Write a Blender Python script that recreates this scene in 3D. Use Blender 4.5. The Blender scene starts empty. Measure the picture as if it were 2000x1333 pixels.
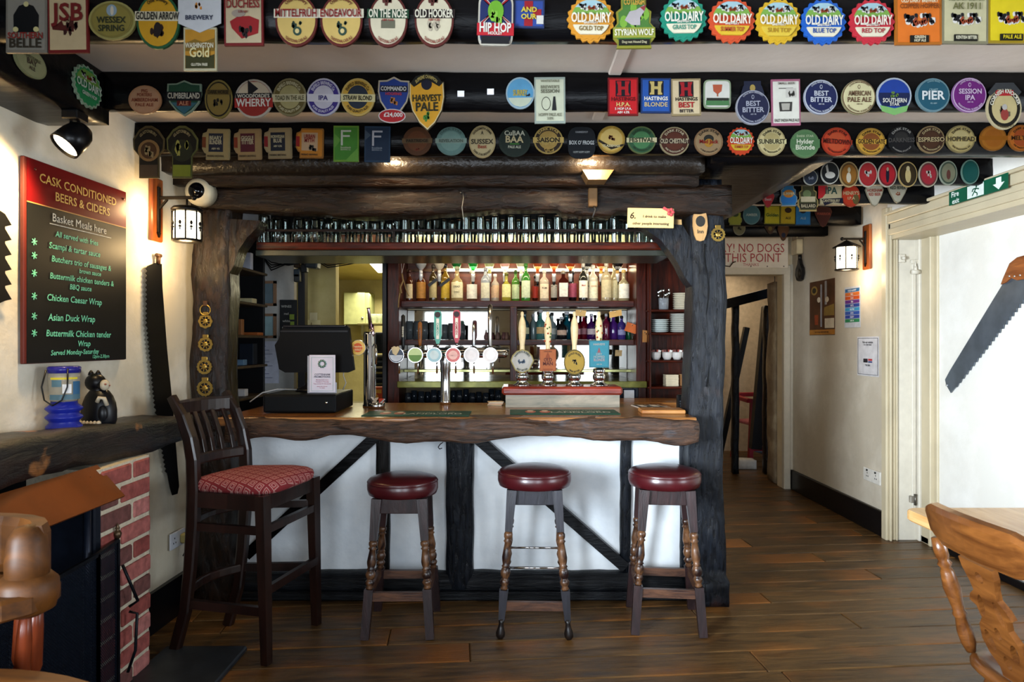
import bpy, math, random
from mathutils import Vector, Matrix, noise
random.seed(7)
R = random.Random(11)
S = bpy.context.scene
COL = S.collection
PI = math.pi
F = 1333.0; H = 1.45          # camera: 24 mm lens, eye height

# ---------------------------------------------------------------- camera, world, lights, exposure
cam_d = bpy.data.cameras.new('camera'); cam_d.lens = 24; cam_d.sensor_width = 36; cam_d.clip_start = 0.05
cam = bpy.data.objects.new('camera', cam_d); COL.objects.link(cam)
cam.location = (0, 0, H); cam.rotation_euler = (PI/2, 0, 0); S.camera = cam
S.cycles.transparent_max_bounces = 24
cam_d.dof.use_dof = True; cam_d.dof.focus_distance = 3.9; cam_d.dof.aperture_fstop = 5.6
S.view_settings.view_transform = 'Standard'; S.view_settings.look = 'None'
S.view_settings.gamma = 1; S.view_settings.use_curve_mapping = False
S.view_settings.exposure = 0.0
W = bpy.data.worlds.new('world'); S.world = W; W.use_nodes = True
W.node_tree.nodes['Background'].inputs[0].default_value = (0.62, 0.76, 1.0, 1)
W.node_tree.nodes['Background'].inputs[1].default_value = 0.5

def lamp(kind, name, loc, energy, color, target=None, **kw):
    l = bpy.data.lights.new(name, kind); l.energy = energy; l.color = color
    for k, v in kw.items(): setattr(l, k, v)
    o = bpy.data.objects.new(name, l); COL.objects.link(o); o.location = loc
    if target is not None:
        o.rotation_euler = (Vector(target)-Vector(loc)).to_track_quat('-Z', 'Y').to_euler()
    return o
DAY = (0.80, 0.90, 1.0); WARM = (1.0, 0.68, 0.32)
lamp('AREA', 'daylight_rear', (-.95, -1.32, 1.4), 36, DAY, (-.6, 4, 0.3), shape='RECTANGLE', size=1.1, size_y=1.1, spread=2.3)
lamp('AREA', 'daylight_rear', (.95, -1.32, 1.4), 36, DAY, (.9, 4, 0.3), shape='RECTANGLE', size=1.1, size_y=1.1, spread=2.3)
lamp('AREA', 'daylight_left', (-1.93, 0.1, 1.4), 105, DAY, (2.98, 3.9, 1.1), shape='RECTANGLE', size=1.0, size_y=1.1, spread=1.15)
lamp('AREA', 'daylight_right', (2.94, 1.4, 1.4), 30, DAY, (-1.8, 3.2, 0.7), shape='RECTANGLE', size=1.0, size_y=1.1, spread=2.2)
lamp('SPOT', 'beam_lamp', (0.40, 3.40, 2.338), 24, (1, .76, .45), (.42, 3.69, 2.25), spot_size=2.5, spot_blend=.7, shadow_soft_size=0.03)
lamp('SPOT', 'beam_lamp', (-0.62, 3.40, 2.338), 12, (1, .76, .45), (-.5, 3.69, 2.24), spot_size=2.5, spot_blend=.7, shadow_soft_size=0.03)
lamp('AREA', 'kitchen_light', (-1.35, 6.7, 2.0), 26, (1.0, 0.93, 0.62), (-1.35, 6.5, 0.5), shape='RECTANGLE', size=0.5, size_y=1.0)
lamp('AREA', 'far_room_light', (2.6, 8.3, 2.3), 9, (1.0, 0.82, 0.6), (2.4, 8.6, 0.5), shape='RECTANGLE', size=1.0, size_y=0.6)

# ---------------------------------------------------------------- helpers
def lin(c):
    return tuple((x/12.92 if x <= .04045 else ((x+.055)/1.055)**2.4) for x in c)
def hexc(h):
    return lin(tuple(int(h[i:i+2], 16)/255 for i in (0, 2, 4)))
_M = {}
def mat(h, rough=.5, metal=0, spec=.36, trans=0, emit=0, var=.12, sc=18, bump=0, ior=1.45, alpha=1, coat=0):
    key = (h, rough, metal, spec, trans, emit, var, sc, bump, ior, alpha, coat)
    if key in _M: return _M[key]
    m = bpy.data.materials.new('m_'+h); m.use_nodes = True; nt = m.node_tree; b = nt.nodes['Principled BSDF']
    c = hexc(h) + (1,)
    b.inputs['Roughness'].default_value = rough; b.inputs['Metallic'].default_value = metal
    b.inputs['Specular IOR Level'].default_value = spec; b.inputs['IOR'].default_value = ior
    b.inputs['Transmission Weight'].default_value = trans; b.inputs['Alpha'].default_value = alpha
    b.inputs['Coat Weight'].default_value = coat
    if emit:
        b.inputs['Emission Color'].default_value = c; b.inputs['Emission Strength'].default_value = emit
    b.inputs['Base Color'].default_value = c
    if (var or bump) and trans == 0:
        tc = nt.nodes.new('ShaderNodeTexCoord'); n = nt.nodes.new('ShaderNodeTexNoise')
        n.inputs['Scale'].default_value = sc; n.inputs['Detail'].default_value = 4
        nt.links.new(tc.outputs['Object'], n.inputs['Vector'])
        if var:
            r = nt.nodes.new('ShaderNodeValToRGB')
            r.color_ramp.elements[0].position = .3; r.color_ramp.elements[1].position = .7
            r.color_ramp.elements[0].color = tuple(x*(1-var) for x in c[:3]) + (1,)
            r.color_ramp.elements[1].color = tuple(min(1, x*(1+var)) for x in c[:3]) + (1,)
            nt.links.new(n.outputs[0], r.inputs[0]); nt.links.new(r.outputs[0], b.inputs['Base Color'])
        if bump:
            bp = nt.nodes.new('ShaderNodeBump'); bp.inputs['Strength'].default_value = bump; bp.inputs['Distance'].default_value = .01
            nt.links.new(n.outputs[0], bp.inputs['Height']); nt.links.new(bp.outputs[0], b.inputs['Normal'])
    _M[key] = m
    return m
def wood(name, dark, light, rough=.4, axis=0, sc=6, stretch=10, bump=.3, spec=.5, pos=(.35, .7), coat=0, extra=None, rnd=0):
    """grain: noise stretched along the given axis; extra = (hex, scale, lo, hi) patches of wear"""
    m = bpy.data.materials.new(name); m.use_nodes = True; nt = m.node_tree; b = nt.nodes['Principled BSDF']
    L = nt.links.new; N = nt.nodes.new
    tc = N('ShaderNodeTexCoord'); mp = N('ShaderNodeMapping'); n = N('ShaderNodeTexNoise'); r = N('ShaderNodeValToRGB')
    s = [stretch]*3; s[axis] = 1; mp.inputs['Scale'].default_value = s
    vec = tc.outputs['Object']
    if rnd:
        oi = N('ShaderNodeObjectInfo'); ad = N('ShaderNodeVectorMath'); ad.operation = 'ADD'
        cx = N('ShaderNodeCombineXYZ'); mu = N('ShaderNodeMath'); mu.operation = 'MULTIPLY'; mu.inputs[1].default_value = 40
        L(oi.outputs['Random'], mu.inputs[0]); L(mu.outputs[0], cx.inputs[0]); L(mu.outputs[0], cx.inputs[2])
        L(vec, ad.inputs[0]); L(cx.outputs[0], ad.inputs[1]); vec = ad.outputs[0]
    L(vec, mp.inputs['Vector']); L(mp.outputs[0], n.inputs['Vector'])
    n.inputs['Scale'].default_value = sc; n.inputs['Detail'].default_value = 8; n.inputs['Roughness'].default_value = .65; n.inputs['Distortion'].default_value = .6
    e = r.color_ramp.elements; e[0].position = pos[0]; e[1].position = pos[1]
    e[0].color = hexc(dark)+(1,); e[1].color = hexc(light)+(1,)
    L(n.outputs[0], r.inputs[0]); out = r.outputs[0]
    if extra:
        n2 = N('ShaderNodeTexNoise'); n2.inputs['Scale'].default_value = extra[1]; n2.inputs['Detail'].default_value = 6
        L(tc.outputs['Object'], n2.inputs['Vector'])
        r2 = N('ShaderNodeMapRange'); r2.inputs['From Min'].default_value = extra[2]; r2.inputs['From Max'].default_value = extra[3]
        L(n2.outputs[0], r2.inputs['Value'])
        mx = N('ShaderNodeMix'); mx.data_type = 'RGBA'; L(r2.outputs[0], mx.inputs['Factor']); L(out, mx.inputs['A']); mx.inputs['B'].default_value = hexc(extra[0])+(1,)
        out = mx.outputs['Result']
    if rnd:
        hs = N('ShaderNodeHueSaturation'); mr = N('ShaderNodeMapRange'); mr.inputs['To Min'].default_value = 1-rnd; mr.inputs['To Max'].default_value = 1+rnd
        L(oi.outputs['Random'], mr.inputs['Value']); L(mr.outputs[0], hs.inputs['Value']); L(out, hs.inputs['Color']); out = hs.outputs[0]
    L(out, b.inputs['Base Color'])
    b.inputs['Roughness'].default_value = rough; b.inputs['Specular IOR Level'].default_value = spec; b.inputs['Coat Weight'].default_value = coat; b.inputs['Coat Roughness'].default_value = .2
    if bump:
        bp = N('ShaderNodeBump'); bp.inputs['Strength'].default_value = bump; bp.inputs['Distance'].default_value = .012
        L(n.outputs[0], bp.inputs['Height']); L(bp.outputs[0], b.inputs['Normal'])
    return m
def thin_glass(c, glow=.0):
    m = bpy.data.materials.new('thin_glass'); m.use_nodes = True; nt = m.node_tree; nt.nodes.clear(); N = nt.nodes.new; L = nt.links.new
    o = N('ShaderNodeOutputMaterial'); mx = N('ShaderNodeMixShader'); t = N('ShaderNodeBsdfTransparent'); g = N('ShaderNodeBsdfPrincipled'); f = N('ShaderNodeFresnel'); a = N('ShaderNodeMath')
    t.inputs[0].default_value = hexc(c)+(1,); g.inputs['Base Color'].default_value = hexc(c)+(1,); g.inputs['Roughness'].default_value = .05; g.inputs['Metallic'].default_value = 1
    f.inputs[0].default_value = 1.5; a.operation = 'ADD'; a.inputs[1].default_value = .03; L(f.outputs[0], a.inputs[0]); L(a.outputs[0], mx.inputs[0]); L(t.outputs[0], mx.inputs[1]); L(g.outputs[0], mx.inputs[2]); L(mx.outputs[0], o.inputs[0])
    return m
def plaster(name, a, b_, stain=None, sc=3.0, bump=.25, lo=.45, hi=.75):
    m = bpy.data.materials.new(name); m.use_nodes = True; nt = m.node_tree; b = nt.nodes['Principled BSDF']
    L = nt.links.new; N = nt.nodes.new
    tc = N('ShaderNodeTexCoord'); n = N('ShaderNodeTexNoise'); n.inputs['Scale'].default_value = sc; n.inputs['Detail'].default_value = 7; n.inputs['Roughness'].default_value = .6
    L(tc.outputs['Object'], n.inputs['Vector']); r = N('ShaderNodeValToRGB')
    r.color_ramp.elements[0].position = lo; r.color_ramp.elements[1].position = hi
    r.color_ramp.elements[0].color = hexc(a)+(1,); r.color_ramp.elements[1].color = hexc(b_)+(1,)
    L(n.outputs[0], r.inputs[0]); L(r.outputs[0], b.inputs['Base Color'])
    n2 = N('ShaderNodeTexNoise'); n2.inputs['Scale'].default_value = 14; n2.inputs['Detail'].default_value = 5
    L(tc.outputs['Object'], n2.inputs['Vector']); bp = N('ShaderNodeBump'); bp.inputs['Strength'].default_value = bump; bp.inputs['Distance'].default_value = .02
    L(n2.outputs[0], bp.inputs['Height']); L(bp.outputs[0], b.inputs['Normal']); b.inputs['Roughness'].default_value = .75
    return m

class MB:
    def __init__(s): s.v = []; s.f = []; s.m = []; s.sm = []
    def add(s, v, f, mi=0, smooth=False, mx=None):
        o = len(s.v)
        if mx is not None: v = [mx @ Vector(p) for p in v]
        s.v += [tuple(p) for p in v]; s.f += [tuple(i+o for i in q) for q in f]; s.m += [mi]*len(f); s.sm += [smooth]*len(f)
        return s
    def box(s, x0, x1, y0, y1, z0, z1, mi=0, mx=None, bev=0):
        if bev:
            bx = min(bev, (x1-x0)*.45, (y1-y0)*.45, (z1-z0)*.45)
            v = []; idx = {}
            for ix, (a, sa) in enumerate(((x0, 1), (x1, -1))):
                for iy, (b, sb) in enumerate(((y0, 1), (y1, -1))):
                    for iz, (c, sc) in enumerate(((z0, 1), (z1, -1))):
                        idx[ix, iy, iz] = len(v)
                        v += [(a, b+sb*bx, c+sc*bx), (a+sa*bx, b, c+sc*bx), (a+sa*bx, b+sb*bx, c)]
            g = lambda i, j, k, q: idx[i, j, k]+q
            f = []
            for i in (0, 1):
                f.append([g(i, 0, 0, 0), g(i, 0, 1, 0), g(i, 1, 1, 0), g(i, 1, 0, 0)][::1 if i == 0 else -1])
                f.append([g(0, i, 0, 1), g(1, i, 0, 1), g(1, i, 1, 1), g(0, i, 1, 1)][::1 if i == 0 else -1])
                f.append([g(0, 0, i, 2), g(0, 1, i, 2), g(1, 1, i, 2), g(1, 0, i, 2)][::1 if i == 0 else -1])
            for i in (0, 1):
                for j in (0, 1):
                    p = 1 if (i == j) else -1
                    f.append([g(i, j, 0, 0), g(i, j, 0, 1), g(i, j, 1, 1), g(i, j, 1, 0)][::p])
                    f.append([g(i, 0, j, 0), g(i, 1, j, 0), g(i, 1, j, 2), g(i, 0, j, 2)][::p])
                    f.append([g(0, i, j, 1), g(0, i, j, 2), g(1, i, j, 2), g(1, i, j, 1)][::p])
                    for k in (0, 1):
                        q = 1 if (i+j+k) % 2 == 0 else -1
                        f.append([g(i, j, k, 0), g(i, j, k, 2), g(i, j, k, 1)][::q])
            return s.add(v, f, mi, False, mx)
        v = [(x, y, z) for x in (x0, x1) for y in (y0, y1) for z in (z0, z1)]
        f = [(0, 1, 3, 2), (4, 6, 7, 5), (0, 4, 5, 1), (2, 3, 7, 6), (0, 2, 6, 4), (1, 5, 7, 3)]
        return s.add(v, f, mi, False, mx)
    def lathe(s, prof, n=16, mi=0, mx=None, smooth=True, sx=1, sy=1):
        """prof: (r, z) from the bottom up"""
        v = []; f = []
        for r, z in prof:
            for k in range(n):
                a = 2*PI*k/n; v.append((r*math.cos(a)*sx, r*math.sin(a)*sy, z))
        for i in range(len(prof)-1):
            for k in range(n):
                k2 = (k+1) % n; f.append((i*n+k, i*n+k2, (i+1)*n+k2, (i+1)*n+k))
        if prof[0][0] > 1e-5: f.append(tuple(range(n))[::-1])
        if prof[-1][0] > 1e-5: f.append(tuple((len(prof)-1)*n+k for k in range(n)))
        return s.add(v, f, mi, smooth, mx)
    def cyl(s, a, b, r, r2=None, n=12, mi=0, smooth=True):
        a = Vector(a); b = Vector(b); d = b-a
        q = d.to_track_quat('Z', 'Y').to_matrix().to_4x4()
        return s.lathe([(r, 0), (r2 if r2 is not None else r, d.length)], n, mi, Matrix.Translation(a) @ q, smooth)
    def lathe_to(s, a, b, prof, n=12, mi=0):
        """prof (r, t 0..1) along a->b"""
        a = Vector(a); b = Vector(b); d = b-a; q = d.to_track_quat('Z', 'Y').to_matrix().to_4x4()
        return s.lathe([(r, t*d.length) for r, t in prof], n, mi, Matrix.Translation(a) @ q)
    def bar(s, a, b, w, h, mi=0, up=(0, 0, 1), w2=None, h2=None):
        """square bar from a to b"""
        a = Vector(a); b = Vector(b); d = (b-a).normalized(); u = Vector(up)
        if abs(d.dot(u)) > .95: u = Vector((0, 1, 0))
        x = d.cross(u).normalized(); z = x.cross(d).normalized(); w2 = w2 or w; h2 = h2 or h
        v = []
        for p, ww, hh in ((a, w, h), (b, w2, h2)):
            for i, j in ((-1, -1), (1, -1), (1, 1), (-1, 1)): v.append(p + x*ww/2*i + z*hh/2*j)
        return s.add(v, [(3, 2, 1, 0), (4, 5, 6, 7), (0, 1, 5, 4), (1, 2, 6, 5), (2, 3, 7, 6), (3, 0, 4, 7)], mi)
    def tube(s, pts, r, n=8, mi=0):
        P = [Vector(p) for p in pts]; v = []; f = []; m = len(P); u = None
        for i, p in enumerate(P):
            t = (P[min(i+1, m-1)]-P[max(i-1, 0)]).normalized()
            if u is None: u = t.orthogonal().normalized()
            else: u = (u-t*u.dot(t)).normalized()
            w = t.cross(u); rr = r[i] if isinstance(r, (list, tuple)) else r
            for k in range(n):
                a = 2*PI*k/n; v.append(p + (u*math.cos(a)+w*math.sin(a))*rr)
        for i in range(m-1):
            for k in range(n):
                k2 = (k+1) % n; f.append((i*n+k, i*n+k2, (i+1)*n+k2, (i+1)*n+k))
        f.append(tuple(range(n))[::-1]); f.append(tuple((m-1)*n+k for k in range(n)))
        return s.add(v, f, mi, True)
    def sweep(s, pts, w, h, mi=0, up=(0, 0, 1)):
        """rectangular section along a path; w across, h along up; lists allowed"""
        P = [Vector(p) for p in pts]; v = []; f = []; m = len(P); U = Vector(up)
        for i, p in enumerate(P):
            t = (P[min(i+1, m-1)]-P[max(i-1, 0)]).normalized(); x = t.cross(U).normalized(); z = x.cross(t).normalized()
            ww = w[i] if isinstance(w, (list, tuple)) else w; hh = h[i] if isinstance(h, (list, tuple)) else h
            for a, b in ((-1, -.7), (-.7, -1), (.7, -1), (1, -.7), (1, .7), (.7, 1), (-.7, 1), (-1, .7)): v.append(p + x*ww/2*a + z*hh/2*b)
        for i in range(m-1):
            for k in range(8): k2 = (k+1) % 8; f.append((i*8+k, i*8+k2, (i+1)*8+k2, (i+1)*8+k))
        f.append(tuple(range(8))[::-1]); f.append(tuple((m-1)*8+k for k in range(8)))
        return s.add(v, f, mi)
    def prism(s, pts, t0, t1, mi=0, mx=None, plane='xz'):
        """outline in xz (or xy) given thickness along the third axis"""
        n = len(pts)
        if plane == 'xz': v = [(x, t0, z) for x, z in pts] + [(x, t1, z) for x, z in pts]
        elif plane == 'yz': v = [(t0, y, z) for y, z in pts] + [(t1, y, z) for y, z in pts]
        else: v = [(x, y, t0) for x, y in pts] + [(x, y, t1) for x, y in pts]
        ar = sum(pts[i][0]*pts[(i+1) % n][1]-pts[(i+1) % n][0]*pts[i][1] for i in range(n))
        f = [tuple(range(n)), tuple(range(n, 2*n))[::-1]] + [(i, i+n, (i+1) % n+n, (i+1) % n) for i in range(n)]
        flip = (ar < 0) ^ (plane != 'xz')
        if plane == 'yz': flip = (ar < 0) ^ True
        if flip: f = [q[::-1] for q in f]
        return s.add(v, f, mi, False, mx)
    def sphere(s, c, r, n=12, m=8, mi=0, sc=(1, 1, 1)):
        v = []; f = []
        prof = [(math.sin(PI*i/m), -math.cos(PI*i/m)) for i in range(m+1)]
        prof[0] = (0.0, -1); prof[-1] = (0.0, 1)
        for q, z in prof:
            for k in range(n):
                a = 2*PI*k/n; v.append((c[0]+q*r*math.cos(a)*sc[0], c[1]+q*r*math.sin(a)*sc[1], c[2]+z*r*sc[2]))
        for i in range(m):
            for k in range(n): k2 = (k+1) % n; f.append((i*n+k, i*n+k2, (i+1)*n+k2, (i+1)*n+k))
        return s.add(v, f, mi, True)
    def rough(s, x0, x1, y0, y1, z0, z1, seg=.05, amp=.008, seed=0, mi=0, warp=None, fs=5, smooth=True):
        """a hewn timber: box surface gridded and displaced"""
        dims = (x1-x0, y1-y0, z1-z0); n = [max(2, min(80, int(d/seg))) for d in dims]
        ids = {}; v = []; f = []
        def vid(i, j, k):
            if (i, j, k) in ids: return ids[i, j, k]
            p = Vector((x0+dims[0]*i/n[0], y0+dims[1]*j/n[1], z0+dims[2]*k/n[2]))
            c = Vector(((x0+x1)/2, (y0+y1)/2, (z0+z1)/2))
            q = noise.noise_vector((p+Vector((seed*7.3, seed*3.1, 0)))*fs)*amp + noise.noise_vector((p+Vector((seed*7.3, 0, 0)))*fs*4)*amp*.35
            edge = sum((a in (0, m)) for a, m in ((i, n[0]), (j, n[1]), (k, n[2])))
            if edge >= 2:
                d = (c-p); q += Vector([math.copysign(min(.006, abs(t)), t) if a in (0, m) else 0 for t, a, m in zip(d, (i, j, k), n)])
            p = p+q
            if warp: p = Vector(warp(p))
            ids[i, j, k] = len(v); v.append(p); return ids[i, j, k]
        for a in range(3):
            b, c = [(1, 2), (2, 0), (0, 1)][a]
            for side in (0, n[a]):
                for i in range(n[b]):
                    for j in range(n[c]):
                        q = []
                        for di, dj in ((0, 0), (1, 0), (1, 1), (0, 1)):
                            t = [0, 0, 0]; t[a] = side; t[b] = i+di; t[c] = j+dj; q.append(vid(*t))
                        f.append(tuple(q) if side else tuple(q[::-1]))
        return s.add(v, f, mi, smooth)

def mesh(name, mb, mats, shift=None):
    me = bpy.data.meshes.new(name)
    v = mb.v if shift is None else [(a-shift[0], b-shift[1], c-shift[2]) for a, b, c in mb.v]
    me.from_pydata(v, [], mb.f)
    if not isinstance(mats, (list, tuple)): mats = [mats]
    for m in mats: me.materials.append(m)
    if mb.f:
        me.polygons.foreach_set('material_index', mb.m); me.polygons.foreach_set('use_smooth', mb.sm)
    me.update(); return me
def tag(o, label, cat, group=None, kind=None):
    if label: o['label'] = label
    if cat: o['category'] = cat
    if group: o['group'] = group
    if kind: o['kind'] = kind
    return o
def thing(name, label, cat, loc=(0, 0, 0), rz=0, group=None):
    o = bpy.data.objects.new(name, None); COL.objects.link(o); o.location = loc; o.rotation_euler = (0, 0, rz); o.empty_display_size = .05
    return tag(o, label, cat, group)
def part(par, name, mb, mats, label=None, w=False, kind=None):
    """w: the mesh was built in world coordinates (parent unrotated)"""
    sh = None
    if w:
        q = par; sh = Vector((0, 0, 0))
        while q is not None: sh += Vector(q.location); q = q.parent
    o = bpy.data.objects.new(name, mesh(name, mb, mats, sh)); COL.objects.link(o); o.parent = par
    if label: o['label'] = label
    if kind: o['kind'] = kind
    return o
def solo(name, label, cat, mb, mats, loc=(0, 0, 0), rz=0, group=None, w=False):
    o = bpy.data.objects.new(name, mesh(name, mb, mats, loc if w else None)); COL.objects.link(o); o.location = loc; o.rotation_euler = (0, 0, rz)
    return tag(o, label, cat, group)
def struct(name, mb, mats, label=None):
    o = bpy.data.objects.new(name, mesh(name, mb, mats)); COL.objects.link(o); o['kind'] = 'structure'
    if label: o['label'] = label
    return o
def copytree(o, parent=None):
    c = o.copy(); COL.objects.link(c); c.parent = parent
    for ch in list(o.children): copytree(ch, c)
    return c
def P(px, py, d):
    return Vector(((px-1000)/F*d, d, H+(666.5-py)/F*d))

# lettering ------------------------------------------------------
_T = {}
def glyphs(txt, bold=0.0, res=2):
    k = (txt, bold, res)
    if k in _T: return _T[k]
    cu = bpy.data.curves.new('t', 'FONT'); cu.body = txt; cu.resolution_u = res; cu.offset = bold; cu.size = 1; cu.fill_mode = 'FRONT'
    ob = bpy.data.objects.new('t', cu)
    me = bpy.data.meshes.new_from_object(ob)
    v = [tuple(p.co) for p in me.vertices]; f = [tuple(p.vertices) for p in me.polygons]
    bpy.data.objects.remove(ob); bpy.data.curves.remove(cu); bpy.data.meshes.remove(me)
    if v:
        xs = [p[0] for p in v]; x0, x1 = min(xs), max(xs)
        v = [(p[0]-(x0+x1)/2, p[1]-.35) for p in v]; wd = x1-x0
    else: wd = 1
    _T[k] = (v, f, wd); return _T[k]
def text(mb, txt, cx, cz, h, y, maxw=None, mi=0, bold=.02, rot=0, shear=0, mx=None, res=2, tall=1.0):
    """upright text facing -y, centre (cx, cz), cap height h"""
    v, f, wd = glyphs(txt, bold, res); s = h/.7; sx = s
    if maxw and wd*s > maxw: sx = maxw/wd
    c, q = math.cos(rot), math.sin(rot); o = []
    for a, b in v:
        a2 = (a*sx+b*s*shear); b2 = b*s*tall; o.append((cx+a2*c-b2*q, y, cz+a2*q+b2*c))
    mb.add(o, f, mi, False, mx)
def arctext(mb, txt, cx, cz, rx, rz_, h, y, top=True, mi=0, bold=.03, span=None, mx=None):
    v, f, wd = glyphs(txt, bold); s = h/.7; L = wd*s; rad = (rx+rz_)/2
    ang = L/rad; sp = span or 2.4; k = min(1, sp/ang) if ang > 0 else 1; o = []
    if span and ang < span*.8: k = span*.9/ang
    for a, b in v:
        t = a*s*k/rad
        rr = 1+(b*s/rad if top else -b*s/rad)
        if top: o.append((cx+rx*rr*math.sin(t), y, cz+rz_*rr*math.cos(t)))
        else: o.append((cx+rx*rr*math.sin(t), y, cz-rz_*rr*math.cos(t)))
    mb.add(o, f, mi, False, mx)
# ---------------------------------------------------------------- materials of the setting
M_wall = plaster('cream_plaster', 'd9c9a6', 'efe6d2')
M_wallL = plaster('left_plaster', 'c9c0aa', 'e6dfcf', sc=2.2)
M_wallW = plaster('white_plaster', 'dedbd2', 'f2f0ea', sc=2.0, bump=.15)
M_panel = plaster('panel_plaster', 'cfd6dc', 'eef2f4', sc=1.6, bump=.2, lo=.35, hi=.6)
M_ceil = plaster('ceiling_plaster', 'b5a89c', 'c9bfb4', sc=1.2, bump=.12)
M_black = wood('black_beam_paint', '030304', '08080a', rough=.25, axis=0, sc=5, stretch=6, bump=.25, spec=.12)
M_beamV = wood('dark_post_timber', '080605', '14100d', spec=.2, rough=.22, axis=2, sc=7, stretch=9, bump=.8)
M_brown = wood('hewn_brown_timber', '0a0604', '2a1a0e', spec=.24, rough=.24, axis=0, sc=7, stretch=5, bump=1.0)
M_brownV = wood('hewn_brown_post', '0a0604', '2a1a0e', spec=.26, rough=.22, axis=2, sc=9, stretch=3.5, bump=1.0)
M_blueV = wood('daylight_tinted_post', '050609', '191e26', spec=.2, rough=.24, axis=2, sc=9, stretch=5, bump=1.0, extra=('3a2015', 3, .62, .74))  # blue in the base colour stands for daylight reflected off dark timber
M_blueX = wood('daylight_tinted_timber', '060709', '14171c', spec=.2, rough=.28, axis=0, sc=7, stretch=9, bump=.7)  # same daylight blue put into the timber colour
M_floor = wood('worn_floor_board', '22170c', '6c4f2c', rough=.36, axis=0, sc=3.2, stretch=8, bump=.45, pos=(.25, .72), rnd=.22, extra=('84501e', 1.0, .50, .66), spec=.32)
M_ctop = wood('counter_top', '6b3f1d', 'a6713c', rough=.22, axis=0, sc=2.5, stretch=10, bump=.15)
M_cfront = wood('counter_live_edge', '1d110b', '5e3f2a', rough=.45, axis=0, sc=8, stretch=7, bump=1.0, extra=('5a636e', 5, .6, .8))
M_mortar = mat('c8bea8', .9, bump=.5, sc=60)
M_soot = mat('0d0f14', .75, var=.5, sc=9, bump=.5)
M_base = mat('08090c', .3, var=.2)

# ---------------------------------------------------------------- floor with its boards
b = MB(); b.box(-2.5, 3.9, -1.6, 9.6, -.12, -.03)
floor = struct('floor', b, mat('15100c', .9))
ang = math.radians(4.6); mxr = Matrix.Rotation(ang, 4, 'Z'); v0 = -1.6; row = 0
while v0 < 9.0:
    w = R.uniform(.155, .205); u = -3.2+R.uniform(-1.6, 0)
    while u < 3.6:
        ln = R.uniform(1.9, 3.6); u1 = min(u+ln, 3.9); u0 = max(u, -3.0)
        if u1 > u0+.1:
            zz = R.uniform(-.0025, .0008)
            q = MB(); q.box(-(u1-u0)/2+.0015, (u1-u0)/2-.0015, -w/2+.0032, w/2-.0032, -.03, 0, bev=.005)
            c = mxr @ Vector(((u0+u1)/2, v0+w/2, 0))
            xa = (c.x-(u1-u0)/2, c.x+(u1-u0)/2)
            if xa[1] > -1.9 and xa[0] < 3.0 and not (c.y > 3.95 and xa[1] < 1.0 and False):
                o = part(floor, 'floorboard', q, M_floor); o.location = (c.x, c.y, zz); o.rotation_euler = (0, 0, ang)
        u += ln
    v0 += w
# dark slate hearth: two slabs let in front of the fireplace
h = thing('hearth', 'dark slate hearth of two slabs before the fireplace', 'hearth', (-1.6, 2.4, 0))
for y0, y1 in ((1.85, 2.61), (2.62, 3.2)):
    b = MB(); b.box(-1.62, -1.24, y0, y1, -.004, .022, bev=.006); part(h, 'slab', b, mat('22262b', .4, var=.25, sc=9, bump=.2), w=True)

# ---------------------------------------------------------------- walls, ceiling
wx = lambda y: -1.94+.041*y
def wallseg(b, y0, y1, z0, z1, th=.16):
    n = max(2, int((y1-y0)/.12)); mzs = max(2, int((z1-z0)/.15)); base = len(b.v); v = []; f = []
    for i in range(n+1):
        y = y0+(y1-y0)*i/n
        for k in range(mzs+1):
            z = z0+(z1-z0)*k/mzs
            v.append((wx(y)+noise.noise(Vector((y*1.7, z*1.7, 3)))*.010, y, z))
    for i in range(n):
        for k in range(mzs): a = i*(mzs+1)+k; f.append((a, a+mzs+1, a+mzs+2, a+1)[::-1])
    b.add(v, f, 0, True)
    b.add([(wx(y0)-.02, y0, z0), (wx(y1)-.02, y1, z0), (wx(y1)-th, y1, z0), (wx(y0)-th, y0, z0), (wx(y0)-.02, y0, z1), (wx(y1)-.02, y1, z1), (wx(y1)-th, y1, z1), (wx(y0)-th, y0, z1)],
          [(0, 1, 2, 3), (4, 7, 6, 5), (0, 3, 7, 4), (1, 5, 6, 2), (2, 6, 7, 3), (0, 4, 5, 1)])
b = MB()
wallseg(b, 3.03, 4.3, 0, 2.5); wallseg(b, 1.2, 3.03, .93, 2.5); wallseg(b, -1.5, -.45, 0, 2.5); wallseg(b, .65, 1.2, 0, 2.5); wallseg(b, -.45, .65, 0, .82); wallseg(b, -.45, .65, 1.98, 2.5)
wall_left = struct('wall_left', b, M_wallL)
b = MB(); b.box(-2.32, -2.2, .9, 3.0, 0, 1.1); b.box(-2.2, -1.9, 2.9, 3.02, 0, 1.1); b.box(-2.2, -1.9, 1.0, 1.12, 0, 1.1); b.box(-2.32, -1.9, .9, 3.02, 1.0, 1.1)
b.box(-2.2, -1.62, 1.1, 2.9, -.02, .01)
struct('wall_fireplace', b, M_soot)
b = MB(); b.box(2.75, 2.95, 5.0, 6.7, 0, 2.5)
struct('wall_passage_right', b, plaster('passage_plaster', 'b8ad9a', 'd2c9b8', sc=2.0, bump=.2))
b = MB(); b.box(2.98, 3.1, 1.95, 5.0, 0, 2.5); b.box(2.98, 3.1, -1.5, .85, 0, 2.5); b.box(2.98, 3.1, .85, 1.95, 0, .82); b.box(2.98, 3.1, .85, 1.95, 1.98, 2.5); b.box(2.75, 2.98, -1.5, 5.0, 2.2, 2.5)
struct('wall_right', b, M_wallW)
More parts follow.
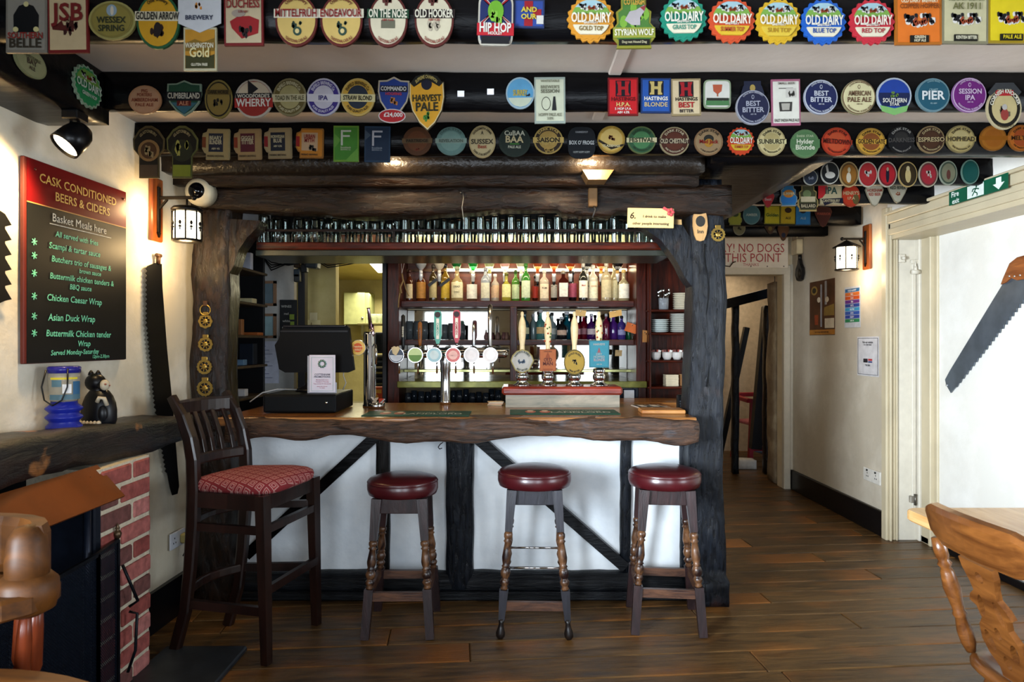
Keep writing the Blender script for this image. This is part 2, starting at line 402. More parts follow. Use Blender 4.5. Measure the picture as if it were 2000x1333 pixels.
# rear wall behind the viewpoint, with two windows
b = MB()
for x0, x1, z0, z1 in ((-2.2, -1.5, 0, 2.5), (-.4, .4, 0, 2.5), (1.5, 3.1, 0, 2.5), (-1.5, -.4, 0, .84), (.4, 1.5, 0, .84), (-1.5, -.4, 1.96, 2.5), (.4, 1.5, 1.96, 2.5)): b.box(x0, x1, -1.5, -1.34, z0, z1)
struct('wall_rear', b, M_wall)
# far wall with the doorway
b = MB(); b.box(1.3, 1.75, 6.7, 6.86, 0, 2.5); b.box(1.75, 2.665, 6.7, 6.86, 2.10, 2.5); b.box(2.665, 2.9, 6.7, 6.86, 0, 2.5)
struct('wall_far', b, M_wall)
b = MB(); b.box(1.32, 1.40, 4.7, 6.70, 0, 2.5); struct('wall_passage', b, M_wall)
b = MB(); b.box(1.0, 3.9, 9.0, 9.1, 0, 2.5); b.box(3.8, 3.9, 6.86, 9.0, 0, 2.5); b.box(.9, 1.0, 6.86, 9.0, 0, 2.5)
struct('wall_far_room', b, mat('c9b79a', .8, bump=.3))
b = MB(); b.box(-2.5, 3.9, -1.6, 9.2, 2.5, 2.6); struct('ceiling', b, M_ceil)
b = MB(); b.box(.375, .425, 2.1, 3.2, 2.485, 2.5, bev=.004); struct('trim_1', b, M_ceil)
# rough plaster pier seen through the doorway
b = MB(); b.rough(2.665, 2.80, 6.9, 7.15, 0, 2.06, seg=.08, amp=.022, seed=4, fs=3); struct('wall_pier', b, plaster('pier', '8e7c64', 'c4b597', sc=5, bump=.6))
# skirtings
b = MB(); b.box(2.725, 2.755, 5.03, 6.7, 0, .19, bev=.006); struct('baseboard_right', b, M_base)
b = MB(); b.box(2.955, 2.985, 1.0, 4.96, 0, .05, bev=.006); struct('baseboard_recess', b, M_base)
b = MB(); b.add([(wx(3.06)-.01, 3.06, 0), (wx(3.06)+.03, 3.06, 0), (wx(3.75)+.03, 3.75, 0), (wx(3.75)-.01, 3.75, 0), (wx(3.06)-.01, 3.06, .2), (wx(3.06)+.024, 3.06, .2), (wx(3.75)+.024, 3.75, .2), (wx(3.75)-.01, 3.75, .2)],
                [(3, 2, 1, 0), (4, 5, 6, 7), (0, 1, 5, 4), (1, 2, 6, 5), (2, 3, 7, 6), (3, 0, 4, 7)]); struct('baseboard_left', b, M_base)
# doorway trim far
M_gloss = mat('cfc8b8', .35, var=.05)
M_trim = mat('bfb295', .4, var=.08, sc=5)
b = MB(); b.box(2.655, 2.72, 6.66, 6.72, 0, 2.17, bev=.006); b.box(1.75, 2.72, 6.655, 6.72, 2.10, 2.19, bev=.006); b.box(2.72, 2.75, 6.685, 6.72, 0, 2.2)
struct('door_1', b, M_gloss)
b = MB(); b.box(1.3, 2.72, 6.665, 6.71, 2.43, 2.47, bev=.006); struct('trim_2', b, M_trim)
# the big doorway recess on the right: architrave, reveal panel, lining
b = MB()
for x0, x1, y in ((2.715, 2.735, 4.955), (2.735, 2.75, 4.935), (2.75, 2.79, 4.965), (2.79, 2.80, 4.95)): b.box(x0, x1, y, 5.02, 0, 2.42, bev=.004)
for x0, z0, z1 in ((2.72, 2.30, 2.36), (2.735, 2.26, 2.30), (2.70, 2.36, 2.38), (2.725, 2.215, 2.26)): b.box(x0, 2.77, 1.2, 4.96, z0, z1, bev=.004)
b.box(2.74, 2.98, 1.2, 4.96, 2.185, 2.215)
struct('door_2', b, M_trim)
b = MB(); b.box(2.80, 2.985, 4.975, 5.02, 0, 2.2); b.box(2.905, 2.935, 4.955, 4.98, .22, 2.02, bev=.004); b.box(2.94, 2.985, 4.93, 4.98, 0, 2.2, bev=.006)
struct('trim_3', b, M_gloss)
b = MB(); b.box(2.955, 2.985, 4.82, 4.93, 0, 2.19, bev=.004); b.box(2.965, 2.985, 4.76, 4.82, 0, 2.19, bev=.006); b.box(2.94, 2.985, 4.80, 4.83, 0, 2.19, bev=.006); struct('trim_4', b, M_trim)
t = thing('wall_hook', 'white painted catch high on the recess frame at right', 'hook', (2.83, 4.96, 2.05))
b = MB(); b.box(-.022, .022, -.012, .015, -.03, .03, bev=.004); part(t, 'plate', b, M_gloss)
b = MB(); b.cyl((0, -.012, 0), (0, -.04, 0), .012); part(t, 'knob', b, M_gloss)
t = thing('bolt_latch', 'white painted iron latch above the slender moulding', 'latch', (2.92, 4.95, 1.98))
b = MB(); b.box(-.028, .028, -.01, .01, .03, .06, bev=.004); b.cyl((0, -.01, 0), (0, -.01, .045), .007); part(t, 'rod', b, M_gloss)
b = MB(); b.cyl((-.03, -.012, -.03), (.03, -.012, -.03), .018); b.cyl((0, -.012, -.03), (0, -.012, .01), .012); part(t, 'barrel', b, M_gloss)
t = thing('hinge', 'small worn metal hinge low on the recess frame', 'hinge', (2.92, 4.955, .30))
b = MB(); b.box(-.03, .03, -.008, .02, -.025, .025, bev=.004); part(t, 'leaf', b, mat('9a948a', .4, .6))
b = MB(); b.cyl((0, -.012, -.04), (0, -.012, .04), .009); part(t, 'pin', b, mat('6b665e', .4, .8))

# ---------------------------------------------------------------- ceiling beams
names = ['first', 'second', 'third', 'fourth', 'fifth', 'sixth', 'seventh']
BY = [2.01, 2.65, 3.26, 3.90, 4.44, 5.30, 5.85]
TH = [.08, .06, .11, .09, .09, .09, .09]
X0 = [-1.6, -1.6, -1.86, 1.58, 1.55, 1.35, 1.35]
for i, y in enumerate(BY):
    b = MB(); b.rough(X0[i], 2.78 if y < 5 else 2.72, y, y+TH[i], 2.35, 2.502, seg=.06, amp=.004, seed=i)
    solo('ceiling_beam', 'black painted ceiling beam, %s back from the front' % names[i], 'beam', b, M_black, loc=(.5, y, 2.35), w=True)
b = MB(); b.rough(-1.95, -1.585, .2, 2.70, 2.295, 2.502, seg=.07, amp=.004, seed=12); solo('wall_plate', 'black beam along the top of the left wall', 'beam', b, M_black, loc=(-1.75, 1.5, 2.3), w=True)
b = MB(); b.rough(1.0, 1.60, 3.385, 5.0, 2.345, 2.502, seg=.09, amp=.004, seed=14); solo('cross_beam', 'broad black beam running back beside the bar toward the passage', 'beam', b, M_black, loc=(1.3, 4.2, 2.34), w=True)
b = MB(); b.rough(-1.82, .995, 3.49, 3.60, 2.315, 2.502, seg=.05, amp=.003, seed=15); solo('canopy_beam', 'smooth black beam over the bar lit by hidden lamps', 'beam', b, mat('1c1611', .3, bump=.5, sc=40, var=.2), loc=(-.4, 3.5, 2.3), w=True)
b = MB(); b.rough(-1.80, .995, 3.60, 3.68, 2.27, 2.502, seg=.07, amp=.004, seed=16); solo('fascia_beam', 'smooth brown beam just above the rough lintel', 'beam', b, M_brown, loc=(-.4, 3.6, 2.3), w=True)
def lw(p):
    x = p.x
    if p.z < 2.22: p.z += (-.028 if .28 < x < .56 else 0) + .02*math.sin(x*3.1+1) + (.01 if x < -1 else 0)
    return p
b = MB(); b.rough(-1.74, 1.20, 3.69, 3.86, 2.145, 2.30, seg=.035, amp=.009, seed=17, warp=lw); solo('lintel', 'rough hewn brown lintel across the top of the bar opening', 'beam', b, M_brown, loc=(-.3, 3.7, 2.15), w=True)
t = thing('wooden_cleat', 'pale lit wooden cleat and peg on the lintel below the lamp', 'bracket', (.435, 3.66, 2.2))
b = MB(); b.prism([(-.075, .125), (.085, .125), (.05, .075), (-.045, .075)], -.175, -.06); part(t, 'block', b, mat('6b4f2e', .5, bump=.4))
b = MB(); b.box(-.025, .022, -.012, .03, -.03, .07, bev=.004); part(t, 'peg', b, mat('5e4426', .5, bump=.4))
b = MB(); b.tube([(0, -.02, -.03), (.008, -.03, -.05), (0, -.02, -.075), (-.005, -.02, -.09)], .004, 6); part(t, 'hook', b, mat('3a3a3c', .4, .8))
t = thing('iron_hook', 'thin wire hook hanging from the lintel over the glasses', 'hook', (-.265, 3.68, 2.2))
b = MB(); b.tube([(0, 0, .06), (.004, -.006, .02), (-.004, -.006, -.03), (.003, 0, -.09), (.01, .02, -.12)], .0022, 6); part(t, 'shank', b, mat('8a8780', .4, .8))
b = MB(); b.cyl((-.01, .012, .05), (-.01, -.008, .05), .006); part(t, 'nail', b, mat('5a5650', .4, .8))

# ---------------------------------------------------------------- bar: posts, braces, counter, front
def pw(p):
    p.x += .012*math.sin(p.z*3.3)+.006*math.sin(p.z*9); return p
b = MB(); b.rough(-1.745, -1.545, 3.72, 3.90, 0, 2.2, seg=.035, amp=.010, seed=21, warp=pw); solo('timber_post', 'hewn brown timber post left of the bar, hung with horse brasses', 'post', b, M_brownV, loc=(-1.64, 3.8, 0), w=True)
def pw2(p):
    p.x += .010*math.sin(p.z*4.1+1)+(.012 if p.z < .16 else 0); p.y -= (.03 if p.z < .16 else 0); return p
b = MB(); b.rough(.975, 1.165, 3.72, 3.93, 0, 2.34, seg=.033, amp=.010, seed=23, warp=pw2); post_r = solo('timber_post', 'massive cracked dark timber post, tinted blue for daylight, right of the bar', 'post', b, M_blueV, loc=(1.07, 3.8, 0), w=True)
b = MB(); b.tube([(1.06+.012*math.sin(i*.9), 3.721, 1.2+i*.06) for i in range(14)], .004, 5); part(post_r, 'crack', b, mat('050608', .9), w=True)
def pxpoly(pts, d): return [((x-1000)/F*d, H+(666.5-y)/F*d) for x, y in pts]
b = MB(); b.prism(pxpoly([(1250, 436), (1332, 440), (1362, 490), (1364, 560), (1352, 562), (1337, 543), (1326, 520), (1314, 500), (1290, 470), (1262, 450)], 3.75), 3.74, 3.86)
solo('knee_brace', 'curved dark timber brace, tinted blue for daylight, at the right upper corner of the bar', 'brace', b, M_blueV, loc=(.9, 3.8, 2.0), w=True)
b = MB(); b.prism(pxpoly([(440, 428), (510, 432), (503, 446), (484, 465), (467, 490), (458, 520), (443, 545), (440, 530)], 3.75), 3.74, 3.86)
solo('knee_brace', 'curved lamplit brown brace at the left upper corner of the bar', 'brace', b, M_brownV, loc=(-1.5, 3.8, 2.0), w=True)

ct = thing('bar_counter', 'thick live-edged dark wooden bar counter', 'counter', (-.3, 3.9, 1.0))
b = MB(); b.box(-1.54, .965, 3.56, 4.42, 1.005, 1.05, bev=.006); b.box(.70, 1.29, 4.42, 4.79, 1.005, 1.05, bev=.006); part(ct, 'worktop', b, M_ctop, w=True)
def cw(p):
    if p.z < 1.0: p.z += .018*math.sin(p.x*5.2+.6)+.010*math.sin(p.x*13)
    if p.y < 3.56: p.y += .012*math.sin(p.x*7)
    return p
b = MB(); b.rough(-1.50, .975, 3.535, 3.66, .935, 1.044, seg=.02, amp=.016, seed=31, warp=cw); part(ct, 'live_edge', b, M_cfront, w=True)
fr = thing('bar_panelling', 'white plastered bar front with dark timber framing', 'panelling', (-.3, 3.9, 0))
M_tim = M_blueX
for x0, x1 in ((-1.56, -.77), (-.70, -.37), (-.22, .62), (.68, .98)):
    n = 8; v = []; f = []; q = MB()
    for i in range(n+1):
        for k in range(7):
            x = x0-.01+(x1-x0+.02)*i/n; z = .12+.86*k/6
            v.append((x, 3.90+.012*noise.noise(Vector((x*3, z*3, 1))), z))
    for i in range(n):
        for k in range(6): a = i*7+k; f.append((a, a+7, a+8, a+1))
    q.add(v, f, 0, True); q.box(x0, x1, 3.93, 3.96, .12, .98)
    part(fr, 'plaster_panel', q, M_panel, w=True)
for x0, x1, y, z0 in ((-.775, -.695, 3.865, .12), (-.375, -.215, 3.835, .02), (.615, .68, 3.865, .12), (.955, 1.0, 3.865, .12)):
    q = MB(); q.rough(x0, x1, y, 3.92, z0, .965, seg=.04, amp=.006, seed=int(x0*50)); part(fr, 'stud', q, M_blueV if x0 > -.5 else M_beamV, w=True)
q = MB(); q.bar((-1.50, 3.885, .24), (-.74, 3.885, .94), .06, .085, up=(0, 1, 0)); part(fr, 'brace', q, M_black, w=True)
q = MB(); q.bar((-.22, 3.885, .92), (.64, 3.885, .17), .06, .085, up=(0, 1, 0)); part(fr, 'brace', q, M_blueX, w=True)
q = MB(); q.rough(-1.55, 1.0, 3.83, 3.96, .0, .145, seg=.05, amp=.008, seed=44); part(fr, 'sill_beam', q, M_blueX, w=True)
q = MB(); q.box(-1.53, 1.0, 3.80, 3.83, 0, .05, bev=.008); part(fr, 'kick_board', q, M_blueX, w=True)
q = MB(); q.tube([(-.388, 3.835, .88), (-.40, 3.80, .875), (-.41, 3.79, .86), (-.402, 3.79, .85), (-.39, 3.80, .853)], .003, 6); part(fr, 'coat_hook', q, mat('2a2a2c', .3, .9), w=True)

# ---------------------------------------------------------------- mantel, brick pier, hood
def mw(p):
    t = (p.y-1.0)/2.4
    p.x += .02*math.sin(p.y*4)*(1 if p.x > -1.75 else 0) - .03*(1-t)*(1 if p.x > -1.75 else 0)
    p.z += .042*max(0, min(1, (3.3-p.y)/.9))*(1 if p.z > 1.0 else .4)
    if p.z < 1.0: p.z += .010*math.sin(p.y*6)
    return p
b = MB(); b.rough(-1.83, -1.62, 1.0, 3.34, .945, 1.085, seg=.03, amp=.012, seed=51, warp=mw)
M_mant = wood('mantel_timber', '0a0a0d', '30211a', rough=.38, axis=1, sc=4, stretch=6, bump=1.0, pos=(.45, .75), extra=('8a5a30', 6, .64, .70))
mantel = solo('mantel_beam', 'massive rough charred mantel beam over the fireplace', 'mantel', b, M_mant, loc=(-1.7, 2.2, .94), w=True)
pier = MB(); pier.box(-1.90, -1.612, 2.67, 3.03, 0, .945)
pier_o = struct('wall_brick_pier', pier, M_mortar)
reds = [mat(c, .8, var=.3, sc=30, bump=.6) for c in ('96504a', 'a4605a', '8a4640', '6b4440', 'b0706a')]
z = .012; k = 0
while z < .93:
    hgt = .068
    cuts = [(2.672, 2.79), (2.808, 3.026)] if k % 2 else [(2.672, 2.885), (2.903, 3.026)]
    for y0, y1 in cuts:
        q = MB(); jx = R.uniform(-.003, .004); q.box(-1.70, -1.602+jx, y0+R.uniform(0, .003), y1-R.uniform(0, .003), z, min(z+hgt, .94), bev=.006)
        part(pier_o, 'brick', q, reds[R.randrange(5)])
    q = MB(); q.box(-1.80, -1.61, 3.025, 3.036, z, min(z+hgt, .94), bev=.003); part(pier_o, 'brick', q, reds[R.randrange(5)])
    z += hgt+.0175; k += 1
b = MB(); b.box(-1.9, -1.74, 1.0, 1.25, 0, .94); struct('wall_near_pier', b, M_mortar)
b = MB(); b.add([(-1.64, 1.9, .96), (-1.64, 2.70, .96), (-1.53, 2.70, .838), (-1.53, 1.9, .838), (-1.646, 1.9, .955), (-1.646, 2.70, .955), (-1.536, 2.70, .832), (-1.536, 1.9, .832)],
                [(0, 3, 2, 1), (4, 5, 6, 7), (0, 1, 5, 4), (1, 2, 6, 5), (2, 3, 7, 6), (3, 0, 4, 7)])
solo('smoke_hood', 'sloping brown metal smoke hood under the mantel', 'hood', b, mat('6e3a16', .42, .25, var=.3, sc=4), loc=(-1.58, 2.0, .9), w=True)
# grate: iron surround in the opening
t = thing('fire_basket', 'black iron fire basket deep in the fireplace', 'grate', (-1.95, 2.1, 0))
M_iron = mat('0e1118', .4, .5, var=.3, bump=.3)
q = MB(); q.box(-2.15, -1.80, 1.75, 2.45, .12, .15); part(t, 'tray', q, M_iron, w=True)
for i in range(9):
    q = MB(); q.cyl((-1.80, 1.75+i*.0875, 0.02), (-1.80, 1.75+i*.0875, .42), .009, n=8); part(t, 'bar', q, M_iron, w=True)
q = MB(); q.cyl((-1.80, 1.75, .40), (-1.80, 2.45, .40), .011, n=8); part(t, 'rail', q, M_iron, w=True)
t = thing('stove_surround', 'dark blue-black iron panels lining the fireplace jamb', 'fireplace', (-1.9, 2.6, 0))
q = MB(); q.box(-2.18, -1.604, 2.625, 2.668, 0, .825, bev=.006); part(t, 'side_panel', q, mat('141a26', .35, .3, var=.3), w=True)
q = MB(); q.cyl((-1.625, 2.612, 0.02), (-1.625, 2.612, .93), .014, n=10); part(t, 'column', q, mat('1a2130', .3, .4), w=True)
q = MB(); q.box(-2.19, -2.17, 1.2, 2.6, .45, .93); part(t, 'back_panel', q, mat('10151f', .4, .3, var=.3), w=True)
for i in range(4):
    q = MB(); q.box(-2.17, -2.155, 1.3+i*.33, 1.55+i*.33, .5, .88, bev=.01); part(t, 'panel', q, mat('161d2b', .35, .3), w=True)
# ---------------------------------------------------------------- pump clips on the beams
def ell(n=28, rx=1, rz=1, k=2.0):
    o = []
    for i in range(n):
        a = 2*PI*i/n; c, s = math.cos(a), math.sin(a)
        o.append((rx*math.copysign(abs(c)**(2/k), c), rz*math.copysign(abs(s)**(2/k), s)))
    return o
def scallop(n=20):
    o = []
    for i in range(n*4):
        a = 2*PI*i/(n*4); r = 1-.055*(1-math.cos(a*n))/1.0*.9
        o.append((r*math.cos(a), r*math.sin(a)))
    return o
SHAPES = {
 'ell': ell(), 'rect': [(-1, -1), (1, -1), (1, 1), (-1, 1)], 'rrect': ell(28, k=7), 'scal': scallop(),
 'shield': [(0, -1), (.45, -.72), (.85, -.25), (1, .25), (.97, .8), (.45, .82), (0, 1), (-.45, .82), (-.97, .8), (-1, .25), (-.85, -.25), (-.45, -.72)],
 'pick': [(0, -1), (.3, -.85), (.8, 0), (1, .5), (.8, .9), (.3, 1), (-.3, 1), (-.8, .9), (-1, .5), (-.8, 0), (-.3, -.85)],
 'pent': [(0, -1), (1, -.3), (1, 1), (-1, 1), (-1, -.3)],
 'badge': [(-.85, -1), (.85, -1), (.8, -.8), (1, -.6), (1, -.2), (.8, 0), (.85, .45), (.6, .6), (.6, 1), (-.6, 1), (-.6, .6), (-.85, .45), (-.8, 0), (-1, -.2), (-1, -.6), (-.8, -.8)],
 'mug': [(-.72, -1), (.95, -1), (1, -.9), (1, .9), (.95, 1), (-.6, 1), (-.68, .8), (-.95, .7), (-1, .5), (-1, -.3), (-.85, -.55), (-.72, -.6)],
 'arch': [(-.62, -1), (.62, -1), (.62, -.15), (.95, .1), (1, .5), (.6, .85), (.2, 1), (-.2, 1), (-.6, .85), (-1, .5), (-.95, .1), (-.62, -.15)],
 'dia': [(0, -1), (.6, -.75), (1, 0), (.85, .4), (.5, .75), (0, .9), (-.5, .75), (-.85, .4), (-1, 0), (-.6, -.75)],
 'oct': ell(8), 'bell': ell(20, k=3.2)}
def clipmat(c):
    c = ''.join('%02x' % int(int(c[i:i+2], 16)*.66) for i in (0, 2, 4))  # printed colours darkened to stand in for weaker light on the clips
    return mat(c, .42, spec=.25, var=.05, sc=40)
ordn = ['first', 'second', 'third', 'fourth', 'fifth', 'sixth', 'seventh', 'eighth', 'ninth', 'tenth', 'eleventh', 'twelfth', 'thirteenth', 'fourteenth', 'fifteenth', 'sixteenth', 'seventeenth', 'eighteenth', 'nineteenth', 'twentieth', 'twenty-first', 'twenty-second', 'twenty-third', 'twenty-fourth', 'twenty-fifth', 'twenty-sixth', 'twenty-seventh', 'twenty-eighth', 'twenty-ninth', 'thirtieth']
def make_clip(loc, hw, hh, shape, rim, face, els, label, group, mx=None, rz=0, rot=0, inset=.90, name='pump_clip', cat='pump clip', th=.008):
    """board with a printed face; els are drawn on it in half-size units"""
    o = shp = SHAPES[shape]
    b = MB(); b.prism([(x*hw, z*hh) for x, z in shp], -th, 0)
    root = solo(name, label, cat, b, clipmat(rim), loc=loc, rz=rz, group=group)
    if rot: root.rotation_euler = (0, rot, rz)
    y = -th
    if face:
        b = MB(); b.prism([(x*hw*inset, z*hh*inset) for x, z in shp], y-.0012, y); part(root, 'face', b, clipmat(face)); y -= .0012
    pics = {}; cols = {}
    for e in els:
        k = e[0]
        if k in ('t', 'a', 'u'): cols.setdefault(e[-1], []).append(e)
        else: pics.setdefault('x', []).append(e)
    if pics:
        b = MB(); ms = []
        lay = 0
        for e in pics['x']:
            k = e[0]; c = e[-1]
            if c not in ms: ms.append(c)
            mi = ms.index(c); yy = y-.0006*(lay+1)/1.0; lay += 1
            if k == 'band':      # (band, z, halfheight, halfwidth, color)
                b.prism([(-e[3]*hw, (e[1]-e[2])*hh), (e[3]*hw, (e[1]-e[2])*hh), (e[3]*hw, (e[1]+e[2])*hh), (-e[3]*hw, (e[1]+e[2])*hh)], yy, y, mi)
            elif k == 'ell':     # (ell, x, z, rx, rz, color)
                b.prism([(e[1]*hw+p*e[3]*hw, e[2]*hh+q*e[4]*hh) for p, q in ell(18)], yy, y, mi)
            elif k == 'in':      # (in, scale, color) the same outline smaller
                b.prism([(x*hw*e[1], z*hh*e[1]) for x, z in shp], yy, y, mi)
            elif k == 'poly':
                b.prism([(p*hw, q*hh) for p, q in e[1]], yy, y, mi)
            elif k == 'half':    # (half, z0, z1, scale, color): part of the round face between two heights
                n = 12; s = e[3]; pts = []
                for i in range(n+1):
                    z = e[1]+(e[2]-e[1])*i/n; pts.append((s*math.sqrt(max(0, 1-(z/s)**2)), z))
                pts = pts+[(-a, c2) for a, c2 in pts[::-1]]
                b.prism([(p*hw, q*hh) for p, q in pts], yy, y, mi)
            elif k == 'bolt':    # loose cluster of blobs: cows, trees, figures (x, z, scale, seed)
                rr = random.Random(e[4])
                for _ in range(7):
                    px, pz = e[1]+rr.uniform(-1, 1)*e[3], e[2]+rr.uniform(-.6, .6)*e[3]
                    b.prism([(px*hw+p*hw*e[3]*rr.uniform(.22, .4), pz*hh+q*hh*e[3]*rr.uniform(.25, .5)) for p, q in ell(8)], yy, y, mi)
        part(root, 'picture', b, [clipmat(c) for c in ms]); y -= .0006*(lay+1)+.0003
    y = min(y-.0012, -th-.003)
    if cols:
        b = MB(); ms = list(cols)
        for mi, c in enumerate(ms):
            for e in cols[c]:
                if e[0] == 't': text(b, e[1], e[3]*hw if len(e) > 6 else 0, e[2]*hh, e[-3]*hh if len(e) > 6 else e[3]*hh, y, maxw=e[-2]*2*hw, mi=mi, bold=.025)
                elif e[0] == 'a': arctext(b, e[1], 0, 0, hw*e[2], hh*e[2], hh*e[3], y, top=True, mi=mi, span=e[4])
                elif e[0] == 'u': arctext(b, e[1], 0, 0, hw*e[2], hh*e[2], hh*e[3], y, top=False, mi=mi, span=e[4])
        part(root, 'lettering', b, [clipmat(c) for c in ms])
    return root
# element shorthands: T(text, z, capheight, halfwidth, colour); A/U arcs (text, radius, height, span, colour)
T = lambda s, z, h, w, c: ('t', s, z, h*1.2, w, c)
A = lambda s, c, r=.74, h=.16, sp=2.2: ('a', s, r, h, sp, c)
U = lambda s, c, r=.76, h=.14, sp=1.8: ('u', s, r, h, sp, c)
BAND = lambda c, z=0, h=.2, w=1.05: ('band', z, h, w, c)
def cow(z=.55, s=.2): return [('bolt', -.3, z, s, 3, 'e8e4dc'), ('bolt', -.35, z+.03, s*.8, 5, '15151a'), ('bolt', .32, z, s, 8, 'e8e4dc'), ('bolt', .34, z+.04, s*.8, 9, '15151a'), ('bolt', 0, z, s*.8, 4, '9a3f22')]
def dairy(sub, rimc, subc='efe6c8', subt=None, tx='f4efdc'):
    return [('half', .22, .80, .82, '7fae4a'), ('half', .50, .80, .82, 'a9cdd6')]+cow(.5, .17)+[('half', -.66, -.26, .78, subc), T('OLD DAIRY', .04, .34, .82, tx), T('BREWERY', -.18, .08, .3, tx), T(sub, -.42, .16, .50, subt or rimc)]
def star(nm, c1, c2, lt, band=None):
    return [('in', .62, c2), BAND(band or c1, 0, .17), A('DARK STAR', lt), U('FINE TRADITIONAL ALE', lt, h=.11), T(nm, 0, .26, .95, lt)]
def otter(nm, bc, tc): return [BAND('ece2c8' if bc is None else bc, .26, .17, 1.06), T(nm, .26, .24, .98, tc), A('Otter Brewery', '6b2a1a', .8, .12, 1.4), U('TRADITIONAL CASK ALE', '7a2a1e', .82, .1, 1.3), ('bolt', 0, -.15, .2, 21, '203a30'), ('ell', .05, -.42, .2, .17, '2c4a3c'), ('ell', .05, -.42, .1, .09, 'e6cf8e')]
def infield(nm, lt, band, tc, inner): return [('in', .62, inner), BAND(band, -.05, .2, 1.03), A('ENFIELD BREWING Co.', lt), U('PURE QUALITY ALES', lt, h=.12), T(nm, -.05, .2, .85, tc)]
